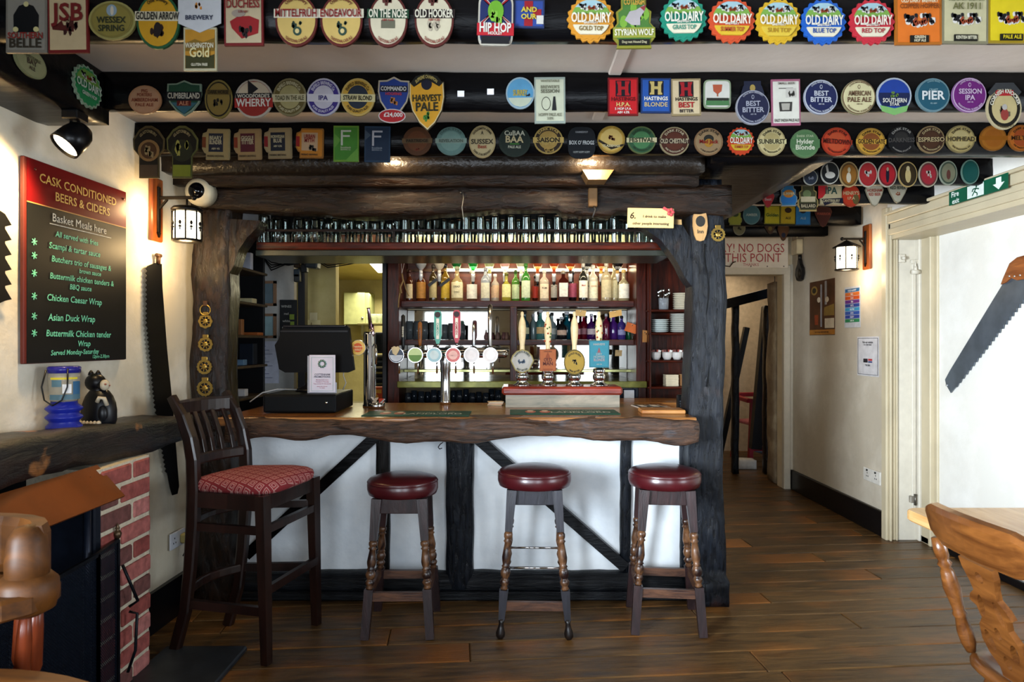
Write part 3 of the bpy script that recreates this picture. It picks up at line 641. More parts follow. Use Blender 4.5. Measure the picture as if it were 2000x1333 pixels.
ROW1 = [
 (52, 47, 80, 112, 'rect', '8a8578', '9d998c', [('poly', [(-.6, -.3), (.6, -.3), (.62, .3), (.35, .62), (0, .7), (-.35, .62), (-.62, .3)], '0c0e12'), ('ell', 0, .68, .12, .09, 'e6dc9c'), ('ell', -.5, -.2, .13, .09, 'e6dc9c'), ('ell', .5, -.2, .13, .09, 'e6dc9c'), T('SOUTHERN', -.42, .17, .85, '9a2a22'), T('BELLE', -.68, .26, .85, '3a3226')], 'grey rectangular pump clip with a black steam engine'),
 (133, 47, 78, 112, 'rect', '7a1c1c', 'd9c296', [T('JSB', .40, .5, .8, '7a1c1c'), ('poly', [(-.75, -.2), (.3, -.28), (.3, 0), (.15, .02), (.1, -.05), (-.2, -.05), (-.3, .12), (-.5, 0), (-.8, -.05)], '5a1c18'), ('bolt', .15, -.2, .3, 2, '3a1614'), ('poly', [(.1, -.1), (.3, -.1), (.3, .25), (.12, .25)], '4a1a16'), T('5.7%', .1, .07, .12, '3a1614')], 'cream rectangular pump clip with dark red engine and big letters'),
 (219, 40, 92, 76, 'ell', 'a8a05c', '8a7f3c', [('in', .8, '96893f'), ('ell', 0, .5, .22, .3, '9cb4c4'), ('ell', .02, .48, .07, .24, 'e8e0c8'), T('WESSEX', 0, .26, .62, '2a3220'), T('SPRING', -.42, .26, .55, '2a3220')], 'wide olive oval pump clip with a small round picture'),
 (309, 42, 84, 108, 'ell', '1f5a34', 'd9a21c', [BAND('e9dfc0', .18, .17, 1.06), T('GOLDEN ARROW', .18, .22, 1.0, '1c1a16'), A('Otter Brewery', '3a2c10', .78, .12, 1.3), ('bolt', 0, -.35, .3, 6, '2a1410'), ('ell', 0, -.3, .18, .26, '1c1212')], 'yellow oval pump clip with green rim and cream banner'),
 (391, 96, 64, 84, 'rect', 'c9c2a0', 'c98f26', [('poly', [(-.88, -.9), (.88, -.9), (.88, -.25), (.3, -.4), (0, -.15), (-.4, -.35), (-.88, -.3)], '3a3a14'), ('poly', [(-.88, .25), (-.3, .45), (.2, .3), (.88, .5), (.88, -.1), (-.88, -.1)], '8a6a1c'), T('WASHINGTON', .14, .19, .85, 'efe8cc'), T('Gold', -.18, .36, .6, 'efe0a0'), T('GLUTEN FREE', -.75, .1, .5, 'efe8cc'), ('poly', [(-1.3, 2.6), (-1.3, 1.17), (0, .74), (1.3, 1.17), (1.3, 2.6)], 'd8dbe0'), ('bolt', 0, 2.0, .22, 12, 'd98a2a'), T('BREWERY', 1.43, .17, .85, '2a3350')], 'gold landscape pump clip under a white pennant shaped board'),
 (476, 37, 76, 104, 'rect', '7a1a1c', 'cdbb96', [T('DUCHESS', .55, .26, .85, '8a2020'), ('poly', [(-.6, -.35), (-.1, -.75), (.75, -.55), (.8, -.05), (.3, .1), (-.3, .08), (-.7, -.1)], 'a01c20'), ('bolt', .1, -.55, .3, 5, '1c1416'), ('ell', -.25, .2, .35, .14, 'a8988a'), T('5.0% ABV', .25, .07, .25, '8a2020')], 'cream rectangular pump clip with a streamlined red engine'),
 (579, 40, 82, 102, 'ell', '5e1a16', 'd9b968', otter('MITTELFRÜH', None, '8a1c1c'), 'yellow egg-shaped pump clip, left of a matching pair'),
 (667, 40, 82, 102, 'ell', '5e1a16', 'd9b968', otter('ENDEAVOUR', None, '8a1c1c'), 'yellow egg-shaped pump clip, right of a matching pair'),
 (758, 40, 76, 104, 'ell', '5a1f1a', 'dcd2b4', [BAND('1e4a30', .24, .17, 1.06), T('ON THE NOSE', .24, .25, .98, 'efe8d0'), ('bolt', 0, .76, .3, 7, '5a2a24'), ('band', -.15, .15, .35, '6b6a56'), U('TRADITIONAL CASK ALE', '8a2a22', .82, .1, 1.3), T('ABV 4.5%', .0, .07, .3, '9a2020')], 'cream oval pump clip with a dark green banner'),
 (848, 40, 76, 104, 'ell', '5a1f1a', 'dcd2b4', [BAND('221414', .24, .17, 1.06), T('OLD HOOKER', .24, .25, .98, 'efe8d0'), ('bolt', 0, .76, .3, 7, '5a2a24'), ('bolt', 0, -.25, .3, 17, 'b9ae96'), U('TRADITIONAL CASK ALE', '8a2a22', .82, .1, 1.3), T('ABV 4.2%', .0, .07, .3, '9a2020')], 'cream oval pump clip with a black banner edged red'),
 (968, 40, 68, 98, 'rrect', 'c9c2b4', '1c2a5e', [('poly', [(-.88, .9), (-.6, .9), (.88, -.3), (.88, -.1)], 'd8d2cc'), ('poly', [(.88, .9), (.6, .9), (-.88, -.3), (-.88, -.1)], 'd8d2cc'), ('poly', [(-.88, .9), (-.72, .9), (.88, -.22), (.88, -.14)], 'b01c28'), ('poly', [(.88, .9), (.72, .9), (-.88, -.22), (-.88, -.14)], 'b01c28'), ('ell', 0, .35, .45, .42, '6fb02c'), ('bolt', 0, .15, .35, 3, '86c440'), ('band', -.38, .24, 1.05, 'c4202c'), ('band', -.8, .14, .8, '14161c'), T('HIP HOP', -.32, .3, .9, 'f0ece0'), T('HOOLEY', -.55, .1, .4, 'f0ece0'), T('COTLEIGH', .88, .12, .6, 'd9c23a')], 'red and blue pump clip with a green hop cone'),
 (1033, 27, 60, 54, 'rect', '2a3a6a', '2c4a9a', [('poly', [(-.3, -.9), (.25, -.9), (.25, -.3), (-.3, -.3)], 'a01c28'), ('poly', [(-.3, .3), (.25, .3), (.25, .9), (-.3, .9)], 'a01c28'), ('poly', [(.25, -.3), (.8, -.3), (.8, .3), (.25, .3)], 'a01c28'), ('poly', [(.5, -.75), (.95, -.75), (.95, -.15), (.5, -.15)], 'dcd9d0'), T('AND', .25, .3, .55, 'e0c93a'), T('OUR', -.25, .3, .6, 'e0c93a')], 'small checked red and blue pump clip tucked behind another'),
 (1154, 38, 94, 92, 'scal', 'e0962a', 'e0962a', dairy('GOLD TOP', '8a7030'), 'orange bottle-top shaped pump clip with three cows'),
 (1238, 45, 80, 98, 'badge', '8f8a2c', '4a7a34', [('bolt', 0, .25, .6, 30, '7db03c'), ('poly', [(-.45, .1), (-.2, .45), (.1, .5), (.5, .7), (.55, .5), (.3, .2), (.3, -.1), (-.1, -.1)], 'b9b2b4'), ('poly', [(.3, .6), (.6, .7), (.5, .45)], '9a3a3a'), ('band', -.4, .2, 1.02, '9aa03a'), ('band', -.78, .12, .75, '14140f'), T('STYRIAN WOLF', -.4, .2, .95, 'f0ecd0'), T('COTLEIGH', .8, .18, .5, 'd9a440'), T('Dog rest Hound Dog', -.78, .08, .6, 'c9c09a')], 'green hop covered pump clip with a howling grey wolf'),
 (1335, 36, 92, 90, 'scal', '1f8f74', '1f8f74', dairy('GRASS TOP', '4a9a80'), 'teal green bottle-top shaped pump clip with three cows'),
 (1429, 40, 92, 90, 'scal', 'd9512a', 'd9512a', dairy('SUMMER TOP', 'c2502a', 'e6bc30'), 'red-orange bottle-top shaped pump clip with yellow base'),
 (1520, 42, 90, 90, 'scal', 'dfb226', 'dfb226', dairy('SUN TOP', 'c09020', 'e6c440'), 'yellow bottle-top shaped pump clip with three cows'),
 (1608, 43, 90, 90, 'scal', '1f62c4', '1f62c4', dairy('BLUE TOP', '1f50a0'), 'bright blue bottle-top shaped pump clip with three cows'),
 (1703, 43, 90, 90, 'scal', 'cf2e3e', 'cf2e3e', dairy('RED TOP', 'b82a38'), 'crimson bottle-top shaped pump clip with three cows'),
 (1794, 40, 90, 94, 'rect', 'b86a1c', 'e87722', cow(.0, .33)+[('band', -.78, .14, .4, '14140f'), T('OLD DAIRY BREWERY', .78, .12, .8, 'f0e2c0'), T('COPPER HOPPER', .56, .16, .85, '7a3a10'), T('GREEN', -.72, .09, .25, 'f0e2c0'), T('HOP ALE', -.86, .09, .25, 'f0e2c0')], 'bright orange square pump clip with three cows'),
 (1885, 38, 90, 94, 'rect', '8a8468', 'cdc69c', cow(.0, .3)+[('band', -.78, .13, .5, '14140f'), T('OLD DAIRY BREWERY', .8, .12, .8, '6a6a4a'), T('AK 1911', .52, .22, .6, '6a6a3a'), T('KENTISH BITTER', -.78, .11, .45, 'efe8c8')], 'pale khaki square pump clip with three cows'),
 (1974, 36, 88, 96, 'rect', 'a88a1c', 'ecd31c', cow(.0, .3)+[('band', -.78, .13, .5, '14140f'), T('OLD DAIRY BREWERY', .8, .11, .8, '8a7a1c'), T('PALE ALE', -.78, .12, .4, 'ecd31c')], 'vivid yellow square pump clip at the right end'),
]
H_ = lambda c: [('band', .42, .42, .5, '14141c'), ('poly', [(-.42, .05), (-.12, .05), (-.12, .36), (.12, .36), (.12, .05), (.42, .05), (.42, .12), (.34, .2), (.34, .6), (.42, .75), (.42, .8), (.12, .8), (.12, .52), (-.12, .52), (-.12, .8), (-.42, .8), (-.42, .75), (-.34, .6), (-.34, .2), (-.42, .12)], c)]
LM = lambda a, b_, c, lt: [('in', .97, lt), ('in', .92, c), ('ell', 0, .58, .08, .12, lt), ('ell', 0, .58, .05, .08, c), A('LONG MAN BREWERY', lt, .84, .09, 1.7), U('TRADITIONAL SUSSEX BEER', lt, .84, .09, 2.0), T(a, .20, .23, .66, lt), T(b_, -.16, .23, .70, lt), T('ABV 4%', -.42, .06, .2, lt)]
ROW2 = [
 (283, 195, 64, 56, 'ell', 'c08a62', 'c49470', [T('PIG', .6, .18, .3, '8a3c22'), T('PORTERS', .33, .18, .45, '8a3c22'), T('AMBERDHAM', -.02, .2, .8, '8a3c22'), T('PALE ALE', -.36, .18, .55, '8a3c22')], 'plain salmon-tan oval pump clip'),
 (360, 192, 68, 70, 'shield', '8aa08a', '1d4a34', [('poly', [(-.75, -.25), (.75, -.25), (0, -.9)], '3a6a78'), ('band', .1, .25, 1.0, '12161a'), T('CUMBERLAND', .12, .26, .92, 'cfcbb8'), ('band', -.3, .14, .4, '6a1c14'), T('ALE', -.3, .18, .3, 'c98a6a')], 'dark green shield pump clip with black banner'),
 (427, 194, 54, 76, 'ell', '8a7a3c', '221c10', [('in', .82, '8a7436'), ('band', .35, .13, .9, '6a5424'), T('DARK HORSE', .35, .15, .75, '1c160c'), ('bolt', 0, -.15, .28, 31, '1a1610')], 'bronze oval pump clip with a galloping horse'),
 (496, 193, 74, 76, 'ell', 'c8c0b0', 'a02c24', [('half', .0, .85, .88, 'dccdb0'), ('poly', [(-.3, .1), (-.3, .95), (.25, .5)], '16181c'), ('band', .12, .15, .95, '16181c'), ('band', -.22, .24, 1.0, 'b02a24'), T("WOODFORDE'S", .12, .15, .85, 'e6e0cc'), T('WHERRY', -.22, .32, .92, 'efe9dc')], 'round red and cream pump clip with a black sail'),
 (566, 190, 66, 74, 'ell', '8a8058', '6a5c2c', infield('TOAD IN THE ALE', 'd9d0a8', 'd2c9a0', '5a5230', 'b0a670'), 'khaki oval pump clip with pale banner'),
 (632, 190, 66, 74, 'ell', 'c9c6d4', '3c2c86', infield('IPA', 'dcd8ec', 'dedbe4', '2c2070', 'd0ccd8'), 'purple oval pump clip with pale banner'),
 (699, 190, 66, 74, 'ell', 'd0b060', 'd6a83a', infield('STRAW BLOND', '3a2a10', 'e6d9a0', '2a2418', '222c3c'), 'yellow oval pump clip with dark centre and pale banner'),
 (769, 189, 62, 78, 'shield', 'c9b9a0', '1f3a8a', [('band', .38, .16, .85, '16182a'), T('COMMANDO', .38, .17, .8, 'dcd8d0'), T('HOOFING', .12, .11, .5, 'c0342a'), ('bolt', 0, -.2, .25, 3, 'c07a3a'), ('ell', -.08, -.98, .86, .36, 'd8d0cc'), ('ell', -.08, -.98, .8, .31, 'b81f24'), T('£24,000', -.92, .17, .6, 'f0ece4')], 'blue shield pump clip with a red oval hanging below'),
 (834, 203, 70, 106, 'shield', '3a2c14', 'e0a422', [('in', .96, 'e4cf9c'), ('in', .9, 'dfa224'), ('ell', 0, .72, .3, .22, '16182a'), T('HARVEST', .2, .2, .8, '2a2a14'), T('PALE', -.12, .26, .62, '2a2a14'), ('bolt', 0, -.5, .22, 7, '4a8a34'), ('poly', [(-.9, .75), (-.6, 1.0), (0, 1.12), (.6, 1.0), (.9, .75), (.7, .62), (0, .9), (-.7, .62)], '14140f'), A('SUPREME CHAMPION', 'c8b468', .98, .1, 1.3)], 'golden yellow shield pump clip under a black arch'),
 (1016, 182, 56, 62, 'ell', 'a8c0cc', '5fa4cf', [('half', -.88, -.3, .88, 'cfd8c0'), ('bolt', .5, -.1, .15, 4, '1c2a44'), T('SURREY', 0, .3, .5, 'c9b23a')], 'sky blue oval pump clip with a small dark figure'),
 (1074, 196, 60, 90, 'rect', 'a8b4a8', 'd9dcc0', [T("BREWER'S", .56, .11, .6, '8a8a72'), T('SESSION', .38, .13, .6, '7a7a64'), ('ell', -.25, -.15, .3, .3, '55564a'), ('ell', -.25, -.15, .26, .26, 'd9dcc0'), ('poly', [(.12, -.45), (.42, -.45), (.34, .15), (.22, .15)], '26282a'), T('HOPPY PALE ALE', -.64, .11, .75, '8a8a72'), T('3.8%', -.8, .09, .2, '8a8a72'), T('WHITSTABLE', .82, .08, .7, '8a8a72')], 'tall pale rectangular pump clip with line drawings'),
 (1217, 189, 59, 74, 'rect', '7a1418', 'cc1c22', [*H_('b41a20')]+[T('HASTINGS', -.14, .16, .85, '6a1214'), T('H.P.A.', -.42, .17, .6, 'e8c87a'), T('5 HOP I.P.A.', -.65, .10, .6, 'f0e8dc'), T('ABV 4.5%', -.84, .1, .4, 'f0e8dc')], 'bright red square pump clip with a castle letter'),
 (1281, 187, 58, 68, 'rect', '1c3466', '2354a8', [*H_('c9b26a')]+[T('HASTINGS', -.18, .17, .85, 'f0ece0'), T('BLONDE', -.52, .2, .85, 'c9b48a')], 'royal blue square pump clip with a castle letter'),
 (1340, 190, 57, 72, 'rect', 'a08c64', 'd9c49c', [*H_('a81c24')]+[T('HASTINGS', -.12, .15, .85, '1c1a1a'), T('BEST', -.43, .24, .85, 'b01c22'), T('BITTER', -.76, .14, .6, '26222a')], 'cream square pump clip with a castle letter'),
 (1401, 184, 53, 56, 'rrect', '8a9a7a', 'd9d6cc', [('poly', [(-.35, .65), (.35, .65), (.3, .2), (.05, 0), (-.05, 0), (-.3, .2)], 'b8583c'), ('band', -.05, .12, .05, 'a85a3c'), ('poly', [(-.85, -.8), (.85, -.8), (.85, -.3), (.4, -.5), (-.5, -.3), (-.85, -.45)], '4a7a4a'), ('band', -.38, .09, .8, '2a2a24')], 'small rounded white pump clip with a red goblet'),
 (1470, 210, 66, 68, 'ell', '9a9aa0', '20243f', [('poly', [(-.7, .75), (.7, .75), (.55, 1.2), (.5, 1.25), (.5, 1.5), (-.5, 1.5), (-.5, 1.25), (-.55, 1.2)], '1c2036'), ('ell', 0, 1.1, .16, .2, 'a88f4a')]+LM('BEST', 'BITTER', '20243f', 'a9abb8'), 'navy round pump clip topped with a dark plaque'),
 (1535, 200, 56, 90, 'rect', 'a86078', 'e2dfd2', [('band', .6, .02, .5, '6a6460'), T('SMALL BEER', .8, .08, .7, '7a7068'), ('poly', [(.0, .2), (.7, .2), (.7, .6), (.0, .6)], 'cfcbc0'), ('bolt', .35, .4, .2, 4, '4a4640'), ('poly', [(-.45, -.4), (.35, -.4), (.4, 0), (-.5, 0)], '3a3834'), ('poly', [(-.3, -.35), (.2, -.35), (.25, -.06), (-.35, -.06)], 'b0aca0'), T('EAST INDIA PALE ALE', -.8, .1, .85, '4a4642')], 'tall white rectangular pump clip with pink edges'),
 (1603, 190, 66, 68, 'ell', 'a8acb8', '1c2450', LM('BEST', 'BITTER', '1c2450', 'c9ccd6'), 'dark blue round pump clip with thin white ring'),
 (1677, 190, 66, 68, 'ell', '9a946c', 'd9d0a0', LM('AMERICAN', 'PALE ALE', 'd9d0a0', '6a4a34'), 'cream round pump clip with brown lettering'),
 (1746, 187, 68, 70, 'ell', 'b4bcc8', '1c3f9a', [('half', -.6, .15, .88, '14204a'), ('bolt', 0, .05, .2, 8, '6a8a3c'), ('poly', [(-.8, -.55), (0, -.72), (.8, -.55), (.7, -.88), (0, -1.1), (-.7, -.88)], '7fb86a'), T('SOUTHERN', -.28, .19, .68, 'e6e2d6'), T('STAR', -.5, .13, .3, 'e6e2d6')], 'royal blue round pump clip with pale green base'),
 (1822, 186, 66, 66, 'ell', '6a8a94', '1d5468', [('in', .93, '7a98a0'), ('in', .9, '1d5468'), T('PIER', -.02, .42, .72, 'e2e6e4'), T('CRAFT', .3, .1, .3, '8ab0b8'), T('4% ABV', -.5, .07, .25, '9ab8c0'), A('LONG MAN', '8ab0b8', .82, .08, 1.0)], 'teal round pump clip with large white word'),
 (1893, 186, 67, 68, 'ell', 'a070a8', '6d1f72', LM('SESSION', 'IPA', '6d1f72', 'd2b8d4'), 'purple round pump clip'),
 (1961, 212, 68, 82, 'ell', 'c9ba90', '17150f', [('in', .72, 'c9b680'), ('bolt', 0, -.1, .32, 3, '6a5a48'), ('ell', 0, -.3, .22, .28, '9a3c34'), ('ell', 0, .05, .14, .14, 'b8b4ac'), ('band', .72, .13, .5, 'b4242a'), ('poly', [(-.95, .75), (-.5, 1.2), (.5, 1.2), (.95, .75), (.8, .6), (.4, .9), (-.4, .9), (-.8, .6)], '35383a'), A('CORNISH KNOCKER', 'e6e0cc', .8, .17, 2.8), U('GOLDEN ALE', '5a4a28', .92, .08, 1.2)], 'black and cream oval pump clip with a roaring face'),
]
ROW3 = [
 (291, 297, 62, 102, 'arch', '6a5a38', '16120d', [('ell', 0, .05, .68, .42, 'a8804c'), ('ell', 0, .05, .5, .32, '5a3a20'), ('bolt', 0, .05, .3, 3, 'b8a070'), ('band', -.72, .22, .55, '5a4632'), A('GLASTONBURY', 'b8a878', .78, .09, 1.7)], 'arched black pump clip with round tan centre and brown base'),
 (356, 297, 62, 102, 'arch', '6a6a38', '10120d', [('ell', 0, .05, .68, .42, '2a2c1c'), ('bolt', 0, .1, .4, 13, 'b0aa50'), ('band', -.72, .22, .55, '8a942a'), A('GLASTONBURY', 'b8a878', .78, .09, 1.7)], 'arched black pump clip with lime green base'),
 (422, 282, 54, 60, 'mug', 'a8966a', 'b09c68', [('band', .1, .6, .52, '1c2438'), ('poly', [(-.98, .45), (-.72, .45), (-.72, -.25), (-.98, -.2)], '7a3c1c'), T('BEARY', .4, .2, .45, 'd9cfa8'), T('BLINDER', .12, .22, .45, 'd9cfa8'), T('ABV 4%', -.3, .1, .3, 'd9cfa8'), T('FIREBIRD BREWING', -.78, .1, .6, '4a3a2a')], 'mug shaped pump clip with a navy label'),
 (484, 282, 54, 60, 'mug', 'a88a60', 'b09060', [('band', .1, .6, .52, '5a1c28'), ('poly', [(-.98, .45), (-.72, .45), (-.72, -.25), (-.98, -.2)], '8a341c'), T('GIGGLE', .4, .2, .45, 'd9cfa8'), T('TITTER', .12, .22, .45, 'd9cfa8'), T('FIREBIRD BREWING', -.78, .1, .6, '4a3a2a')], 'mug shaped pump clip with a maroon label'),
 (543, 280, 54, 60, 'mug', 'a08c68', 'ac966c', [('band', .1, .6, .52, '1c2030'), ('poly', [(-.98, .45), (-.72, .45), (-.72, -.25), (-.98, -.2)], '8a1c20'), T('NORWEGIAN', .42, .16, .48, 'd9cfa8'), T('BLUE', .16, .2, .3, 'd9cfa8'), T('ABV 4.5%', -.2, .1, .3, 'd9cfa8'), T('FIREBIRD BREWING', -.78, .1, .6, '4a3a2a')], 'mug shaped pump clip with a black label and red handle'),
 (605, 280, 54, 58, 'mug', 'a8702c', 'd98a2a', [('band', .1, .6, .58, 'd6b48c'), ('poly', [(-.98, .45), (-.72, .45), (-.72, -.25), (-.98, -.2)], 'a01c1c'), ('bolt', .2, -.3, .28, 3, '2a2a28'), T('URBAN', .45, .22, .4, 'a01c1c'), T('MYTH', .18, .22, .35, 'a01c1c'), T('FIREBIRD BREWING', -.78, .1, .6, '4a3a2a')], 'mug shaped pump clip with an orange glow'),
 (676, 281, 49, 70, 'rect', '7ab03c', '4e9a34', [('poly', [(-.98, -.3), (-.4, .2), (-.98, .6)], '6fb048'), ('poly', [(-.1, -.98), (.98, -.98), (.98, -.2)], '77b84a'), ('band', .7, .05, .4, 'e6ecd8'), ('band', .42, .05, .3, 'e6ecd8'), ('poly', [(-.4, -.1), (-.25, -.1), (-.25, .72), (-.4, .72)], 'e6ecd8'), T('Brooklands', -.22, .09, .4, 'd0dcb4'), T('BREWING Co.', -.34, .07, .4, 'd0dcb4')], 'bright green rectangular pump clip with a looped letter'),
 (737, 282, 50, 70, 'rect', '2a4664', '1c3350', [('poly', [(-.98, .2), (-.5, .5), (-.98, .8)], '4a5c70'), ('band', .7, .05, .4, 'd0d4dc'), ('band', .42, .05, .3, 'd0d4dc'), ('poly', [(-.4, -.1), (-.25, -.1), (-.25, .72), (-.4, .72)], 'd0d4dc'), T('Brooklands', -.22, .09, .4, '9aa8b8'), T('BREWING Co.', -.34, .07, .4, '9aa8b8')], 'navy rectangular pump clip with a looped letter'),
 (815, 276, 56, 56, 'ell', '5a3418', '5a3216', [('in', .7, '6d3c1a'), BAND('6a5030', .02, .17), T('PARTRIDGE', .02, .17, .9, '2a1a0c'), ('bolt', 0, -.6, .12, 2, '8a2c1c')], 'dull brown round pump clip with a band'),
 (881, 276, 58, 56, 'ell', '6a8a84', '6d928c', [('in', .7, '7fa49c'), BAND('8fa89c', .02, .17), T('REVELATION', .02, .17, .9, '5a6a5c'), A('DARK STAR', '4f6e68', .84)], 'faded grey-teal round pump clip with a band'),
 (942, 277, 52, 64, 'ell', 'b8a270', 'cbb888', [A('GOLDSMITH ARMS', '4a3a20', .8, .12, 2.0), T('SUSSEX', 0, .24, .85, '3a3020'), T('Best', -.3, .18, .4, 'a04028'), U('DARK STAR BREWERY', '4a3a20', .8, .12, 1.8), ('poly', [(-.1, .4), (0, .5), (.1, .4), (0, .7)], '3a3020')], 'cream oval pump clip with a black compass star'),
 (1005, 277, 62, 60, 'ell', '1c2a20', '16241c', [T('CuBAA', .55, .25, .8, 'c9c8b0'), T('BAA', .15, .36, .75, 'c9b88a'), ('band', -.15, .04, .3, '3a7a2c'), T('PALE ALE', -.35, .14, .4, 'c9c8b0')], 'dark green round pump clip with pale block letters'),
 (1071, 274, 57, 54, 'ell', 'a88c4a', '2a1c10', [('in', .66, 'a88844'), BAND('c2a45a', 0, .2), A('DARK STAR', 'c2a45a', .8), T('SAISON', 0, .28, .9, '1c140c'), T('Belgian Style', -.28, .1, .6, 'c2a45a'), ('bolt', 0, -.62, .3, 4, 'a88844')], 'dark brown and gold round pump clip with gold band'),
 (1136, 279, 54, 62, 'bell', '0c1218', '0b1016', [T('HAMMERPOT', .66, .1, .45, '8a8e90'), T("BOX O' FROGS", 0, .2, .9, 'c2c6c4'), T('HOPPY HOPPY HOPPY', -.6, .1, .6, '9a9e9c')], 'black pump clip with small white writing'),
 (1194, 273, 54, 54, 'ell', '9a7c34', 'c29a3c', [('in', .8, 'd2b464'), ('bolt', 0, .15, .25, 3, '5a2a18'), ('poly', [(-.9, 0), (0, -.5), (.9, -.3), (.85, -.45), (0, -.72), (-.95, -.15)], '2a2014'), A('DARK STAR', 'a8842c', .86), T('GLASSEMASS', -.46, .13, .7, 'e6d8a8')], 'gold round pump clip with a dark figure'),
 (1253, 274, 56, 54, 'ell', '5a6a3c', '2f5a3a', star('FESTIVAL', 'd2c9a0', '4a8050', '2a3a22', 'd9cfa0'), 'green round pump clip with cream band'),
 (1317, 276, 58, 56, 'ell', '9a8a68', '4a2418', star('OLD CHESTNUT', '3c1c14', '5a2c1e', 'c2b494', '2c1610'), 'chestnut brown round pump clip with pale ring'),
 (1384, 277, 56, 54, 'ell', '8a6a48', '9c805c', [('ell', 0, .2, .35, .3, '2a2a24'), ('ell', 0, -.1, .3, .3, 'b0802c'), A('DARK STAR', '3a2c20', .8), T('Mad Jack', 0, .22, .9, '8a1c18'), U('A FINE STRONG ALE', '3a2c20', h=.1)], 'tan round pump clip with red script'),
 (1447, 276, 54, 56, 'scal', 'd0441f', 'd0441f', dairy('SUMMER TOP', 'c2502a', 'd9b430'), 'small red bottle-top shaped pump clip'),
 (1507, 277, 54, 56, 'ell', 'b0a070', 'd2c28a', star('SUNBURST', '8a8a4a', 'b8a870', '3a3420', 'd9cf9a'), 'pale straw round pump clip'),
 (1572, 281, 56, 56, 'ell', '5a7a50', '5f8a58', [('in', .84, '527c4e'), BAND('4c7448', 0, .3, 1.02), T('DARK STAR', .52, .13, .6, 'b8c8a0'), T('Hylder', .15, .26, .6, 'dfe2c8'), T('Blonde', -.25, .28, .75, 'dfe2c8')], 'sage green round pump clip with white script'),
 (1634, 277, 57, 56, 'ell', 'a03018', 'c03c1e', star('MELTDOWN', 'b0381c', 'c04c28', '4a140c', 'a83018'), 'brick red round pump clip with a band, tilted slightly'),
 (1701, 277, 56, 54, 'ell', '9a742c', 'cf9c34', star('GOLDEN GATE', 'c89434', '8a4c20', '3a2410', 'd2a23c'), 'golden round pump clip with brown centre'),
 (1760, 274, 52, 54, 'ell', '0e0e10', '101013', [('ell', 0, .25, .5, .35, '2a2826'), A('DARK STAR', '9a9690', .82), T('DARKNESS', 0, .26, .98, '4a4644'), U('AN IMPERIAL STOUT ALE', '8a8680', .82, .1, 1.9)], 'black round pump clip with ghostly grey letters'),
 (1818, 273, 54, 54, 'ell', '8a7450', '3a2416', star('ESPRESSO', 'b8a478', '4a2c1c', 'b8a478', '2c1a10'), 'dark brown round pump clip with tan ring'),
 (1876, 272, 56, 54, 'ell', '8a7c50', 'b8a56a', star('HOPHEAD', 'a8965c', 'c2b27a', '3a3020', 'ad9a5e'), 'dull tan round pump clip with a band'),
 (1940, 270, 52, 50, 'ell', '8a5414', 'a8661a', [('in', .7, 'a05c16'), BAND('98580f', 0, .16)], 'plain dark orange round pump clip'),
 (1994, 270, 50, 52, 'ell', '9a5a1c', 'c0681f', star('MELTER', 'b8742c', 'a84a1c', '3a1c0c', 'b86a22'), 'orange round pump clip cut off at the right'),
]
oval = lambda f, p, rim='cabf9c': (rim, f, [('in', .78, f), p])
def fig(c, sd=3): return ('bolt', 0, 0, .33, sd, c)
ROW4 = [
 (1583, 347, 28, 30, 'ell', 'a8a89c', '222a38', [fig('8a90a0', 4)], 'tiny dark oval pump clip half hidden by the broad beam'),
 (1621, 338, 36, 44, 'ell', 'c2bfb4', '181a1c', [('ell', .0, -.2, .55, .3, 'd9d6cc'), ('poly', [(-.3, -.2), (-.5, .6), (-.3, .75), (-.1, -.1)], 'd9d6cc')], 'black oval pump clip with a white swan'),
 (1658, 341, 37, 50, 'ell', 'b8a070', '6a4a20', [('in', .76, '9a6424'), ('ell', -.05, -.25, .25, .4, 'd9cfb8'), ('ell', 0, .35, .15, .2, 'd0c09a')], 'brown oval pump clip with a pale standing lady'),
 (1695, 341, 37, 50, 'ell', 'c9bfae', 'a8242a', [('in', .76, 'b02a2c'), fig('cfc8c0', 5)], 'red oval pump clip with a grey horseman'),
 (1733, 341, 37, 50, 'ell', 'c9bfae', '7a1c24', [('in', .76, 'b81c28'), ('ell', 0, -.05, .18, .6, '16182a'), ('ell', 0, .4, .12, .16, 'b89a80')], 'crimson oval pump clip with a dark guardsman'),
 (1773, 341, 37, 50, 'ell', 'c2a668', '2a2218', [('in', .76, '3a2c18'), ('ell', 0, -.1, .3, .55, 'd2bc80'), ('ell', 0, .45, .18, .2, 'd9c898')], 'black and gold oval pump clip with a dancing figure'),
 (1813, 341, 37, 50, 'ell', 'c2bca4', '7a3a3c', [('in', .76, 'b02c3a'), fig('d2cabc', 9)], 'rose red oval pump clip with a white animal'),
 (1852, 338, 35, 48, 'ell', 'aab4a0', '4a5a4a', [('in', .76, '8a8a70'), ('ell', 0, -.15, .22, .4, '6a3c34')], 'grey-green oval pump clip with a small figure'),
 (1895, 336, 35, 48, 'ell', '7aa090', '14544c', [('in', .76, '0f5a54')], 'plain dark teal oval pump clip'),
]
